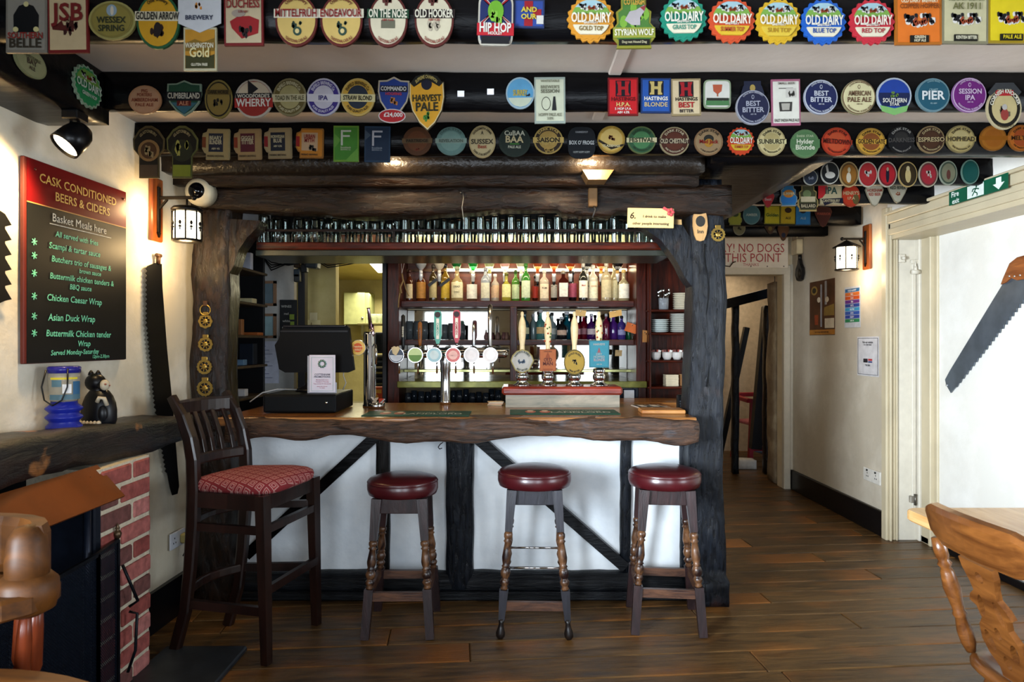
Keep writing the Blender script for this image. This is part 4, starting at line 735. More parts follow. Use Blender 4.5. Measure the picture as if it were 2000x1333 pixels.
ROW5 = [
 (1500, 391, 26, 30, 'pick', 'a84a3c', 'c0202a', [T('Best', .1, .3, .6, 'd9a8a0')], 'small red shield pump clip'),
 (1540, 381, 34, 44, 'badge', 'a0a8a8', '2f86c0', [('ell', 0, .1, .6, .35, 'e08a2a'), ('band', -.5, .25, .8, '2a78c4'), T('SUMMER', .1, .2, .7, 'f0e0b0')], 'blue pump clip with an orange sun'),
 (1578, 387, 40, 52, 'badge', 'b89a5c', '4a4a2c', [('ell', -.1, .3, .4, .3, '7a8a5a'), ('band', -.1, .2, .7, 'cfc09a'), ('band', -.6, .2, .8, '2a2418'), T('BALLARD', -.6, .2, .7, 'cfc09a')], 'ornate brown and green pump clip'),
 (1623, 378, 42, 44, 'rect', 'b0a078', 'cbbb92', [('poly', [(-1.2, 1), (-.6, .95), (-.3, .5), (-.5, 0), (-.8, -.4), (-1.2, -.5)], 'c02228'), T('IPA', .25, .5, .55, '2a4a40'), ('poly', [(-.9, -.5), (1.1, -.4), (1.1, -.9), (.2, -.8), (-.6, -1.1)], '16162a'), T('CANTERBURY', -.66, .2, .8, 'cbbb92')], 'cream pump clip with a red jester edge'),
 (1662, 383, 36, 44, 'ell', 'a8301c', 'cb3a1e', [('ell', .5, -.3, .35, .45, '6a5a30'), T("HENRY'S", .25, .26, .85, 'e0c090'), T('I.P.A', -.2, .2, .4, 'e0c090')], 'red-orange oval pump clip'),
 (1708, 382, 36, 44, 'pick', 'a89c80', 'd9d0b8', [T('HORSHAM', .45, .22, .8, 'b0402c'), T('RED BEER', .1, .22, .65, 'b0402c')], 'cream plectrum shaped pump clip with red words'),
 (1753, 377, 38, 40, 'pick', 'a89c80', 'cfc8b0', [T('RED RIVER', .5, .26, .8, '2a3a2c'), ('bolt', .05, -.1, .22, 6, 'b05a34')], 'cream plectrum shaped pump clip with an orange fox'),
]
ROW6 = [
 (1436, 424, 26, 32, 'badge', '8a8a3c', 'a8a82c', [('ell', 0, .3, .5, .3, '3a4a1c')], 'yellow-green pump clip beside the black post'),
 (1468, 420, 34, 38, 'ell', '6a8a8a', '4a7a80', [T('AMBER', 0, .22, .8, 'c2ccc0')], 'dusty teal round pump clip'),
 (1508, 420, 30, 36, 'rect', '8a8a1c', 'd2c21c', [T('Golden', 0, .3, .8, '2a5a24')], 'yellow square pump clip with green script'),
 (1539, 420, 30, 36, 'rect', '9a8a1c', 'd9b81c', [('ell', 0, .5, .45, .3, '3a2014'), T('ALE', -.35, .2, .6, '4a3a14')], 'yellow square pump clip with a dark ring'),
 (1568, 421, 30, 38, 'rect', '2a5a8a', '2484cf', [('ell', 0, .5, .45, .3, '1c1c2a'), T('ALE', -.3, .2, .6, 'a8c8e0')], 'bright blue square pump clip'),
 (1608, 424, 34, 40, 'pick', '5a2c20', '4a1c18', [T('WARRIOR', .3, .2, .8, 'a8503c')], 'dark maroon shield pump clip'),
]
ROW7 = [
 (1444, 446, 24, 28, 'ell', 'a09c88', '8a8460', [fig('4a4630', 3)], 'small grey-cream oval pump clip'),
 (1504, 444, 26, 28, 'pick', '4a3424', '5a4030', [('ell', 0, -.2, .3, .3, '8a7a3c')], 'dim brown shield pump clip'),
 (1530, 455, 24, 32, 'pick', '4a2c18', '6a4426', [('ell', 0, -.3, .35, .3, '1c2440')], 'brown shield pump clip hanging lowest'),
]
rowlab = ['front', 'second', 'third', 'fourth', 'fifth', 'sixth', 'rearmost']
for ri, (rows, d) in enumerate(zip((ROW1, ROW2, ROW3, ROW4, ROW5, ROW6, ROW7), BY)):
    n = len(rows)
    for i, (px, py, w, h_, shp, rim, face, els, lab) in enumerate(rows):
        dd = d-.005 - (.010 if (ri == 0 and i in (10, 13)) or (ri == 1 and i == 8) else 0)
        p = P(px, py, dd-.008)
        make_clip((p.x, dd, p.z), w/2*dd/F, h_/2*dd/F, shp, rim, face, els,
                  lab+', %s beam' % rowlab[ri], 'pump clips on the %s beam' % rowlab[ri], rot=R.uniform(-.02, .02)+(.09 if lab.startswith('brick red') else 0))
# two on the beam along the left wall
for (px, py, w, h_, shp, rim, face, els, lab) in [
  (57, 122, 78, 58, 'ell', 'a8aa7a', 'b9ba88', [T('WHITSTABLE', .3, .16, .7, '6a6a4a'), T('BAY', 0, .3, .5, '5a4a3c'), T('ALE', -.4, .2, .4, '5a4a3c')], 'pale green oval pump clip on the beam along the left wall'),
  (168, 170, 82, 82, 'scal', 'a8c0a0', '2f9a58', [('half', .2, .75, .8, '7fae4a')]+cow(.45, .17)+[T('OLD DAIRY', .02, .3, .85, 'e6ecd8'), T('GREEN HOP', -.4, .14, .5, 'e6ecd8')], 'green bottle-top shaped pump clip on the beam along the left wall')]:
    y = 1.585*F/(1000-px); z = H+(666.5-py)/F*y
    make_clip((-1.585, y, z), w/2*y/F*1.12, h_/2*y/F, shp, rim, face, els, lab, 'pump clips on the left wall beam', rz=PI/2)
# bits of paper tape where clips have gone
for px, py in ((900, 183), (958, 179)):
    p = P(px, py, 2.645); b = MB(); b.box(-.013, .013, -.003, .003, -.011, .011)
    solo('paper_tag', 'small blank white paper tag, %s of two on the second beam' % ('left' if px < 920 else 'right'), 'tag', b, mat('cfcfd4', .8), loc=(p.x, 2.648, p.z), group='paper tags')
# ---------------------------------------------------------------- the bar interior
M_mah = wood('mahogany', '220a04', '561c0b', spec=.22, rough=.3, axis=0, sc=5, stretch=9, bump=.1)
M_mahV = wood('mahogany_upright', '220a04', '561c0b', spec=.22, rough=.3, axis=2, sc=5, stretch=9, bump=.1)
M_orange = wood('back_panel_wood', '4a1e0c', '7a3814', rough=.35, axis=0, sc=3, stretch=7, bump=.05)
M_dark = mat('0b0b0e', .5, var=.2)
M_chrome = mat('c8cacd', .12, 1, var=.02)
M_blackp = mat('0a0b0d', .35)
M_mirror = mat('9a9892', .03, 1, var=0)
M_brass = mat('a88a45', .35, .85, var=.15)
def gl(c='f6faf9', r=.02): return thin_glass(c)
def clear(c='dfe6e6', a=.28): return mat(c, .04, alpha=a, var=0, spec=.8)
def X(px, d): return (px-1000)/F*d
def Z(py, d): return H+(666.5-py)/F*d
bb = thing('back_bar', 'mahogany back bar unit with mirror, shelves and counter behind the taps', 'back bar', (.1, 5.1, 0))
def bx(name, x0, x1, y0, y1, z0, z1, m, bev=.004, par=bb, label=None):
    q = MB(); q.box(x0, x1, y0, y1, z0, z1, bev=bev); return part(par, name, q, m, label, w=True)
bx('side_panel', X(757, 4.9), X(779, 4.9), 4.9, 5.32, 0, 2.2, M_mahV); bx('side_panel', X(1243, 4.9), X(1262, 4.9), 4.9, 5.32, 0, 2.2, M_mahV)
bx('back_panel', X(779, 4.9), X(1243, 4.9), 5.30, 5.32, Z(600, 5.1), 2.12, M_orange)
bx('mirror', X(779, 4.9), X(1243, 4.9), 5.295, 5.31, Z(748, 4.9), Z(600, 5.0)-.01, M_mirror)
bx('shelf', X(779, 4.9), X(1243, 4.9), 4.99, 5.30, Z(600, 5.0), Z(588, 5.0), M_mah); bx('shelf', X(779, 4.9), X(1243, 4.9), 4.99, 5.30, Z(675, 5.0), Z(664, 5.0), M_mah)
bx('divider', X(996, 4.98), X(1010, 4.98), 4.96, 5.3, Z(745, 4.98), Z(600, 5.0), M_mahV)
bx('header', X(757, 4.9), X(1262, 4.9), 4.9, 5.3, Z(499, 4.9), Z(488, 4.9), M_mah)
bx('counter_shelf', X(779, 4.9), X(1262, 4.85), 4.82, 5.3, Z(752, 4.85)-.02, Z(745, 4.85), mat('6a6a30', .2, .3, var=.3), label='brass edged counter shelf')
bx('ledge', X(779, 4.9), X(1243, 5.0), 5.12, 5.3, Z(728, 5.1), Z(722, 5.1), mat('a8a870', .15, .6))
bx('cupboard_side', X(1090, 4.9), X(1100, 4.9), 4.9, 5.3, 0, Z(752, 4.85)-.02, M_dark)
bx('under_shelf', X(779, 4.9), X(1090, 4.9), 4.86, 5.3, .95, Z(790, 4.9), M_dark)
bx('under_back', X(779, 4.9), X(1262, 4.9), 5.25, 5.28, 0, Z(752, 4.9), mat('7a6a52', .7), bev=0)
# lit strip under the optics, plus added fill lights for bottles and rear wall
q = MB(); q.box(X(870, 5.2), X(1225, 5.2), 5.22, 5.29, Z(530, 5.25), Z(526, 5.25)); part(bb, 'light_strip', q, mat('fff0c8', emit=6, var=0), w=True)
lamp('AREA', 'strip_light', (.22, 5.2, Z(520, 5.2)), 5, (1, .88, .6), (.22, 5.22, 1.5), shape='RECTANGLE', size=1.5, size_y=.05)
lamp('AREA', 'bottle_fill', (.15, 4.93, 2.055), 5, (1, .84, .58), (.15, 5.15, 1.75), shape='RECTANGLE', size=1.6, size_y=.04)  # added fill that warms the bottle labels, no fitting behind it
lamp('AREA', 'header_fill', (0.0, 5.0, 2.42), 22, (1, .85, .6), (.0, 5.4, 2.2), shape='RECTANGLE', size=2.2, size_y=.1)  # added lamp brightening the wall seen behind the hanging glasses
b = MB(); b.box(-1.0, 1.25, 5.36, 5.45, 0, 2.5); struct('wall_bar_back', b, plaster('bar_back', 'cfc09a', 'e6dcc2'))
# under-counter fridge
t = thing('bottle_fridge', 'black glass-fronted bottle fridge at the right under the back counter', 'fridge', (X(1180, 4.9), 5.05, .3))
bx('body', X(1104, 4.9), X(1246, 4.9), 4.88, 5.2, .1, Z(756, 4.88), mat('0d1420', .25), par=t); q = bx('door', X(1110, 4.9), X(1240, 4.9), 4.865, 4.88, .12, Z(760, 4.88), mat('101a2a', .08), par=t)
bx('sticker', X(1218, 4.87), X(1238, 4.87), 4.855, 4.866, Z(778, 4.87), Z(762, 4.87), mat('c9ced6', .5), par=t, bev=0)

# ------- bottles
def bottle(name, label, loc, h, r, glass, lab=None, cap='14141a', kind='std', group=None, labh=(.12, .48), txt=None, sq=False):
    """glass body is the thing itself; label and cap are its parts"""
    k = {'std': [(.0, .0), (.96, 0), (1, .02), (1, .60), (.9, .68), (.36, .78), (.32, .93), (.36, .935), (.36, .96), (.0, .96)],
         'slim': [(.0, .0), (.96, 0), (1, .02), (1, .55), (.8, .66), (.42, .76), (.40, .93), (.44, .96), (0, .96)],
         'fat': [(.0, 0), (.9, 0), (1, .04), (1, .50), (.85, .60), (.34, .70), (.30, .92), (.36, .94), (0, .96)],
         'round': [(0, 0), (.7, 0), (.95, .12), (1, .28), (.85, .45), (.4, .58), (.28, .7), (.28, .93), (.34, .95), (0, .96)]}[kind]
    n = 4 if sq else 14
    mx = Matrix.Rotation(PI/4, 4, 'Z') if sq else None
    b = MB(); b.lathe([(a*r*(1.25 if sq else 1), z*h) for a, z in k], n, 0, mx, smooth=not sq)
    o = solo(name, label, 'bottle', b, mat(glass, .07, trans=.35, var=0, spec=.8), loc=loc, group=group)
    if cap:
        c = MB(); c.lathe([(.36*r+.002, h*.90), (.36*r+.002, h), (.25*r, h+.003), (0, h+.003)], 10); part(o, 'cap', c, mat(cap, .35))
    if lab:
        c = MB(); rr = r*1.02*(.93 if sq else 1)
        if sq: c.box(-r*.75, r*.75, -r*.93, -r*.86, labh[0]*h, labh[1]*h)
        else:
            v = []; f = []; m = 9
            for i in range(m):
                a = -PI/2+(i/(m-1)-.5)*2.2
                v += [(rr*math.cos(a), rr*math.sin(a), labh[0]*h), (rr*math.cos(a), rr*math.sin(a), labh[1]*h)]
            for i in range(m-1): f.append((2*i, 2*i+2, 2*i+3, 2*i+1))
            c.add(v, f, 0, True)
        lo = part(o, 'label', c, mat(lab, .6, var=.15, sc=60))
        if txt:
            c = MB()
            for i, (s, hh, cc) in enumerate(txt): text(c, s, 0, (labh[0]+(labh[1]-labh[0])*(.72-.35*i))*h, hh, -rr-.003, maxw=r*1.5)
            part(lo, 'lettering', c, mat(txt[0][2], .6))
    return o
S1 = Z(588, 5.0)+.001; S2 = Z(664, 5.0)+.001
spir = [  # px, height px, half width px, glass, label, cap, kind, description, extras
 (800, 62, 7, '5a2a14', 'c9b48a', '3a1c14', 'std', 'short brown bottle with a worn paper label', None),
 (823, 70, 10, '7a3a14', 'c0843c', 'b02a1c', 'fat', 'squat amber bottle with wide tan label', None),
 (846, 72, 8, '4a3a1c', 'a8986a', '2a2420', 'std', 'tall square-shouldered bottle with slanting black label', 'sl'),
 (870, 74, 9, '8a6a1c', 'c2a238', '14141a', 'std', 'golden whisky bottle with slanting black label', 'sl'),
 (893, 68, 12, 'b8a06c', 'd9cfa8', '8a8a70', 'fat', 'pale stoneware bottle with black block lettering', [('DEAD', .013, '2a2a24'), ('DOG', .013, '2a2a24')]),
 (922, 62, 11, '8a6a50', 'e2ded0', 'b8b0a0', 'round', 'round-bellied bottle with a plain white label', None),
 (948, 66, 9, 'a8b0b8', 'cfcbb4', '8a8a90', 'std', 'clear bottle with lilac neck band and cream label', None),
 (967, 54, 8, 'd0c2b0', 'd9b490', 'd8d4cc', 'std', 'frosted pinkish bottle', None),
 (989, 56, 9, 'b8b040', 'e0dc9c', '5a5a20', 'fat', 'yellow liqueur bottle with a pale label', None),
 (1007, 62, 8, '5f9a3c', 'c8d8a8', '2a4a1c', 'std', 'light green glass bottle with white neck', None),
 (1027, 74, 9, '3f8a34', 'c9d4b4', '2f6a28', 'std', 'bright green bottle with round red seal', None),
 (1045, 52, 6, '4a1c14', '9a2a1c', '14141a', 'round', 'little dark red bottle at the back', None),
 (1063, 62, 9, 'cfc0a8', 'dfceb0', 'd9d0c0', 'std', 'cream rum bottle with tan square label', [('RUM', .012, '5a4a3a')]),
 (1082, 56, 7, '16120e', 'b0a898', '14141a', 'round', 'black round-bottomed bottle', None),
 (1100, 60, 11, '3c1410', 'd6d0c4', '8a8070', 'std', 'dark square bottle with a white oblong label', 'sq'),
 (1118, 60, 9, '1c0e14', 'a0485a', '1c1c24', 'round', 'dark bell-shaped bottle with pink label', None),
 (1139, 74, 9, '2a2a24', 'e2dac4', 'a8a49c', 'std', 'tall bottle with cream label and red script', [('Malt', .012, 'a03a3a')]),
 (1158, 72, 10, 'dcd4bc', 'e2dab8', 'd8d4c8', 'std', 'white coconut liqueur bottle with a palm tree spot', [('COCO', .010, 'b0642c')]),
 (1184, 76, 10, 'b8a884', 'bcae88', 'b8b0a0', 'std', 'cloudy tan bottle without lettering', None),
 (1200, 76, 9, 'b0a078', 'b8ae88', 'c8c0a8', 'slim', 'pale slender bottle beside the cloudy one', None),
 (1218, 62, 11, 'a89c78', 'dcd8c8', 'c0a060', 'fat', 'faceted bottle with a small slanted white label', None)]
d = 5.12
for i, (px, hp, wp, g_, l_, c_, kd, ds, ex) in enumerate(spir):
    dd = d + (.06 if i % 2 else 0); h_ = hp*dd/F; r_ = wp*dd/F
    o = bottle('spirit_bottle', '%s, %s on the upper back shelf' % (ds, ordn[i]), (X(px, dd), dd, S1), h_, r_, g_, l_, c_, kd, 'bottles on the upper back shelf', labh=(.10, .55) if hp > 60 else (.15, .6), txt=ex if isinstance(ex, list) else None, sq=(ex == 'sq'))
    if ex == 'sl':
        q = MB(); q.bar((-r_*1.05, -r_*1.05, h_*.42), (r_*1.05, -r_*1.05, h_*.60), .003, .022, up=(0, 0, 1)); part(o, 'band', q, mat('14161a', .4))
# inverted spirit bottles on optics
opt = [(822, 'b4b8bc', 'd8d8d8', 'clear upside-down bottle with two bright highlights'), (858, 'c4bcae', 'c8c4bc', 'clear upside-down bottle with facets'), (892, '0f5a24', 'c03020', 'dark green upside-down bottle with red seal'),
       (924, '148a30', 'dfe4d8', 'vivid green upside-down bottle'), (956, 'b0b888', 'b8b070', 'pale green upside-down bottle'), (986, 'd8b0a8', 'e0dcd4', 'upside-down bottle with white and pink label'),
       (1018, 'c8ccb0', 'e4e2d0', 'upside-down bottle with cream label'), (1050, 'a0481c', 'a0481c', 'amber upside-down rum bottle'), (1082, 'a8401c', '8a3018', 'orange-brown upside-down bottle with pale rim'),
       (1114, '9a3a14', '3a1c10', 'broad amber upside-down brandy bottle'), (1146, '2a2a2c', 'c8c4b8', 'black upside-down bottle with silver neck'), (1174, '8a3a1c', 'cfa040', 'tawny upside-down bottle with gold neck'), (1206, '16161a', 'b08a4a', 'black upside-down bottle with tan neck')]
for i, (px, g_, l_, ds) in enumerate(opt):
    dd = 5.16; x = X(px, dd); zt = Z(537, dd)
    t = thing('optic_bottle', '%s on an optic, %s from left' % (ds, ordn[i]), 'bottle', (x, dd, zt), group='upside-down bottles on optics')
    r_ = R.uniform(.036, .043)
    q = MB(); q.lathe([(.011, .0), (.012, .035), (r_*.8, .060), (r_, .078), (r_, .112), (r_*.95, .135), (0, .135)], 14); part(t, 'glass_body', q, mat(g_, .06, trans=.4, var=0, spec=.8))
    q = MB(); q.lathe([(.0135, .008), (.0135, .032)], 10); part(t, 'neck_label', q, mat(l_, .5))
    q = MB(); q.lathe([(.008, -.055), (.014, -.05), (.014, -.02), (.016, -.018), (.016, .0), (.012, .012)], 10); part(t, 'measure', q, mat('c8ccd0', .15, .3))
    q = MB(); q.lathe([(.005, -.082), (.009, -.08), (.011, -.06), (.011, -.052)], 8); q.box(-.022, .022, -.006, .004, -.088, -.084); part(t, 'tap', q, M_blackp)
    q = MB(); q.box(-.012, .012, .0, .12, -.01, .0); part(t, 'bracket', q, mat('4a4c50', .3, .8))
# rail carrying the optics
q = MB(); q.box(X(785, 5.27), X(1235, 5.27), 5.27, 5.30, Z(531, 5.27), Z(526, 5.27)); part(bb, 'optic_rail', q, mat('6a4a30', .3, .3), w=True)
# lower shelf: coloured gin bottles and glasses
gins = [(1025, 56, 9, '27505a', 'c8c8a0', 'blue-grey bottle with tall cream label'), (1042, 50, 6, '8aa0a0', None, 'clear slender bottle'), (1056, 58, 9, '4f8f8a', 'd0b07a', 'turquoise bottle with a cream waist label'),
        (1078, 52, 9, '8a9a9a', 'b8bab0', 'clear stout bottle'), (1097, 44, 10, '1c1c1e', 'c8a890', 'black bottle with a diamond label'), (1107, 54, 11, '0f5a6c', None, 'deep teal flagon'),
        (1124, 50, 10, '8a1220', 'b88890', 'cherry red bottle left of a pair'), (1140, 52, 9, '7a1024', 'a87078', 'cherry red bottle right of a pair'), (1155, 50, 9, '3c1450', 'b0a0a0', 'dark purple bottle with a pale band'),
        (1170, 50, 8, '4a1c60', '8a7a98', 'narrow purple bottle'), (1184, 50, 7, '6a1434', None, 'plum red bottle'), (1198, 52, 10, '5a2a86', None, 'violet ribbed bottle'), (1214, 46, 8, '4a3a8a', '9a98c0', 'indigo bottle with white print'), (1227, 34, 5, '1c7a50', None, 'small emerald bottle at the shelf end')]
for i, (px, hp, wp, g_, l_, ds) in enumerate(gins):
    dd = 5.10+(.07 if i % 2 else 0)
    bottle('gin_bottle', '%s, %s on the lower back shelf' % (ds, ordn[i]), (X(px, dd), dd, S2), hp*dd/F, wp*dd/F, g_, l_, 'b8b8bc' if i % 3 else '1c1c20', 'fat' if wp > 8 else 'std', 'gin bottles on the lower back shelf', labh=(.2, .42))
def tumbler(h, r, r2=None, t=.003):
    r2 = r2 or r*.85; b = MB(); b.lathe([(0, 0), (r2, 0), (r, h), (r-t, h), (r2-t, .008), (0, .008)], 14); return b
for i, (px, hp) in enumerate([(800, 36), (815, 36), (829, 36), (845, 34), (868, 30), (882, 32), (902, 30)]):
    dd = 5.12; o = solo('tall_glass', 'upright grey straight glass on the lower shelf, %s from left' % ordn[i], 'glass', tumbler(hp*dd/F, 7*dd/F, 6.6*dd/F), mat('8a9498', .05, trans=.7, var=0), loc=(X(px, dd), dd, S2), group='straight glasses on the lower shelf')
for i, (px, c_) in enumerate([(950, '7a5a58'), (960, '6a4040'), (972, '7a6258'), (984, '6e4a48'), (990, '8a6a5c')]):
    dd = 5.15; q = MB(); q.lathe([(0, 0), (.018, 0), (.02, .01), (.02, .03), (.012, .045), (.012, .055), (0, .055)], 10); solo('condiment_pot', 'little lidded brown pot by the shelf divider, %s from left' % ordn[i], 'pot', q, mat(c_, .4), loc=(X(px, dd), dd, S2), group='little pots on the lower shelf')
# undershelf glasses
for i in range(15):
    px = 797+i*12.6+R.uniform(-1, 1); dd = 4.98+.09*(i % 2); hh = R.choice([.075, .085, .095])
    solo('small_tumbler', 'upturned dark tumbler under the back counter, %s from left' % ordn[i], 'glass', tumbler(hh, .021, .026), mat('3a4450', .05, trans=.6, var=0, spec=.8), loc=(X(px, dd), dd, Z(790, 4.9)+.001), group='tumblers under the back counter')

# ------- hanging glass shelf with upturned pints
hs = thing('glass_shelf', 'long dark shelf of upturned glasses hung under the lintel', 'shelf', (-.3, 4.0, 1.96))
bx('board', X(500, 3.9), X(1310, 3.9), 3.90, 4.32, Z(488, 3.9), Z(473, 3.9), M_mah, par=hs, bev=.006); bx('rail', X(500, 3.9), X(1310, 3.9), 3.89, 3.905, Z(453, 3.9), Z(448, 3.9), mat('1c1210', .3), par=hs)
bx('under_board', X(500, 3.95), X(1310, 3.95), 3.94, 4.33, Z(500, 3.94), Z(488, 3.94)-.002, mat('3a3c34', .3, .2), par=hs)
for px in (504, 870, 1250): bx('hanger', X(px, 4.3), X(px, 4.3)+.03, 4.30, 4.362, 1.985, 2.45, M_dark, par=hs)
for px in (504, 770, 1010, 1240): bx('rail_post', X(px-2, 3.9), X(px+2, 3.9), 3.892, 3.902, Z(473, 3.9), 2.10, mat('1c1210', .3), par=hs)
b = MB(); b.box(-1.54, 1.0, 4.36, 4.40, 2.135, 2.5); struct('trim_5', b, mat('070608', .5))
M_gl = gl('f2f8f6')
def pint(kind):
    b = MB()
    k = {'nonic': [(0, .150), (.028, .150), (.032, .14), (.036, .06), (.041, .045), (.038, .035), (.042, 0)],
         'cone': [(0, .165), (.029, .165), (.031, .158), (.042, 0)],
         'tulip': [(0, .172), (.030, .172), (.028, .158), (.024, .145), (.036, .10), (.042, .05), (.038, 0)],
         'tumb': [(0, .135), (.031, .135), (.034, .12), (.038, 0)]}[kind]
    b.lathe(k[::-1], 18); b.f = [q for q in b.f if not (len(q) == 18 and all(abs(b.v[i][2]) < 1e-6 for i in q))]; b.m = [0]*len(b.f); b.sm = [True]*len(b.f); return mesh('pint_glass', b, M_gl)
PM = {k: pint(k) for k in ('nonic', 'cone', 'tulip', 'tumb')}
seq = [(516, 'cone'), (543, 'nonic'), (584, 'nonic'), (614, 'nonic'), (641, 'tulip'), (672, 'tulip'), (701, 'tulip'), (732, 'tumb'), (761, 'tulip'), (792, 'cone'), (822, 'nonic'), (853, 'nonic'), (883, 'tumb'), (910, 'cone'), (938, 'cone'), (967, 'cone'), (998, 'cone'), (1027, 'cone'), (1057, 'cone'), (1088, 'cone'), (1118, 'tumb'), (1146, 'cone'), (1172, 'tumb'), (1198, 'cone'), (1222, 'tumb'), (1246, 'cone'), (1270, 'cone')]
shown = {'cone': 'tall conical', 'nonic': 'round-shouldered', 'tulip': 'stemmed tulip', 'tumb': 'short straight'}
for r_ in range(2):
    for i, (px, k) in enumerate(seq):
        dd = 3.98 if r_ == 0 else 4.12
        x = X(px+(14 if r_ else 0), dd)
        o = bpy.data.objects.new('pint_glass', PM[k if r_ == 0 else 'cone']); COL.objects.link(o); o.location = (x, dd, Z(473, 3.9)+.001)
        if r_ == 0: tag(o, '%s glass upside down in the shelf front row, %s from left' % (shown[k], ordn[i]), 'glass', 'upturned glasses, front row')
        else: tag(o, 'upside-down glass in the hanging shelf back row, %s from left' % ordn[i], 'glass', 'upturned glasses, back row')

# ------- things on the counter
CZ = 1.0505
t = thing('cash_drawer', 'black metal cash drawer on the left of the counter', 'cash drawer', (X(585, 3.76), 3.95, CZ))
q = MB(); q.box(-.20, .20, -.19, .22, .004, .105, bev=.006); part(t, 'case', q, mat('05070a', .5, var=.15, spec=.15))
q = MB(); q.box(-.19, .19, -.195, -.188, .012, .095, bev=.003); part(t, 'drawer_front', q, mat('06080a', .5, spec=.15))
q = MB(); q.cyl((.15, -.194, .06), (.15, -.2, .06), .007); part(t, 'lock', q, M_chrome)
t = thing('till_monitor', 'black touch-screen till seen from behind', 'monitor', (X(615, 4.0), 4.0, CZ+.106))
mxr = Matrix.Identity(4)
q = MB(); q.prism([(-.165, .11), (.20, .11), (.235, .125), (.205, .37), (.195, .385), (-.165, .385), (-.18, .37), (-.205, .30), (-.225, .27), (-.20, .13)], -.03, .01); part(t, 'screen_shell', q, mat('040406', .5, spec=.15))
q = MB(); q.box(-.19, .2, -.036, -.028, .345, .355); q.box(-.17, .19, -.05, -.03, .372, .386, bev=.004); part(t, 'vent_ridge', q, mat('16161c', .3))
q = MB(); q.lathe([(.10, 0), (.09, .015), (.05, .03), (.03, .06), (.028, .16)], 16, 0, Matrix.Translation((-.02, .03, 0))); part(t, 'stand', q, mat('0a0a0d', .35))
q = MB(); q.tube([(.17, 0, .13), (.175, -.03, .09), (.19, -.03, .05), (.17, -.02, .01)], .003, 6); q.tube([(-.1, -.02, .01), (-.2, -.06, .015), (-.26, -.13, 0), (-.32, -.16, -.05)], .004, 6); part(t, 'cable', q, mat('9a9c9e', .5))
t = thing('menu_card', 'white printed card in a clear stand against the till', 'card', (X(630, 3.85), 3.85, CZ+.106))
q = MB(); q.box(-.073, .073, -.004, .0, .004, .215, bev=.001); part(t, 'card', q, mat('d8d2e0', .5, var=.03))
q = MB(); q.box(-.085, -.07, .0, .003, .0, .21); q.box(-.08, .08, .001, .004, 0, .06); part(t, 'stand', q, clear('c8ccd8', .5))
q = MB()
for s, z, h_, c in (('COTTENHAM', .105, .010, 0), ('PROMOTIONS', .092, .010, 0), ('Monday lunch menu', .075, .006, 1), ('Tuesday to Thursday', .064, .006, 1), ('Two courses for ten pounds', .053, .006, 1), ('please ask at the bar', .038, .005, 1), ('for details', .029, .005, 1)): text(q, s, 0, z, h_, -.0056, maxw=.11, mi=c)
part(t, 'lettering', q, [mat('5a5a6a', .6), mat('a8607a', .6)])
q = MB()
for a in range(10): q.lathe([(.006, 0), (.007, .0005)], 8, 0, Matrix.Translation((.018*math.cos(a*.628), -.0055, .165+.018*math.sin(a*.628))) @ Matrix.Rotation(PI/2, 4, 'X'))
q.box(-.062, .062, -.0055, -.005, .012, .0135); q.box(-.062, .062, -.0055, -.005, .2, .2015); q.box(-.062, -.0605, -.0055, -.005, .012, .2); q.box(.0605, .062, -.0055, -.005, .012, .2)
part(t, 'emblem', q, mat('8ab0a4', .6))

def disc(par, x, z, y, r, cols, words=None, name='badge'):
    """round lit tap badge facing the drinker"""
    q = MB(); q.cyl((x, y+.012, z), (x, y, z), r, n=24, smooth=False); o = part(par, name, q, M_chrome)
    q = MB(); q.cyl((x, y, z), (x, y-.002, z), r*.95, n=24, smooth=False); part(o, 'face', q, mat(cols[0], .3, var=.1))
    if len(cols) > 1:
        q = MB()
        if cols[1] == 'hill': q.prism([(x+r*.85*math.cos(a), z+r*.85*math.sin(a)) for a in [PI+PI*i/10*1 for i in range(11)]], y-.003, y-.002); m = mat(cols[2], .4)
        else: q.prism([(x+p*r*.6, z+s*r*.6) for p, s in ell(16)], y-.003, y-.002); m = mat(cols[1], .4)
        part(o, 'picture', q, m)
    if words:
        q = MB()
        for w_, dz, h_ in words: text(q, w_, x, z+dz*r, h_*r, y-.0045, maxw=r*1.5)
        part(o, 'lettering', q, mat(words and cols[-1], .4))
    return o
t = thing('chrome_beer_font', 'single tall chrome beer column with an orange round badge', 'beer tap', (X(722, 4.12), 4.12, CZ))
q = MB(); q.lathe([(.040, 0), (.042, .012), (.036, .02), (.036, .44), (.033, .455), (0, .455)], 20); part(t, 'column', q, M_chrome)
q = MB(); q.tube([(.012, -.01, .40), (.024, -.02, .44), (.02, -.02, .5)], .010, 10); q.lathe([(.012, 0), (.009, .12), (.011, .13), (0, .13)], 12, 0, Matrix.Translation((.012, -.02, .47)) @ Matrix.Rotation(-.12, 4, 'Y')); part(t, 'handle', q, mat('c0a8b8', .15, 1))
q = MB(); q.tube([(.03, -.01, .38), (.045, -.04, .37), (.05, -.05, .33), (.048, -.05, .26)], .007, 8); part(t, 'spout', q, M_chrome)
disc(t, -.055, .36, -.07, .046, ['e8bc5a', 'd9581c', 'f0d8a0'], [('Thatchers', .15, .24), ('GOLD', -.25, .24)])
q = MB(); q.cyl((-.04, -.055, .36), (0, -.03, .36), .01); part(t, 'badge_arm', q, M_chrome)

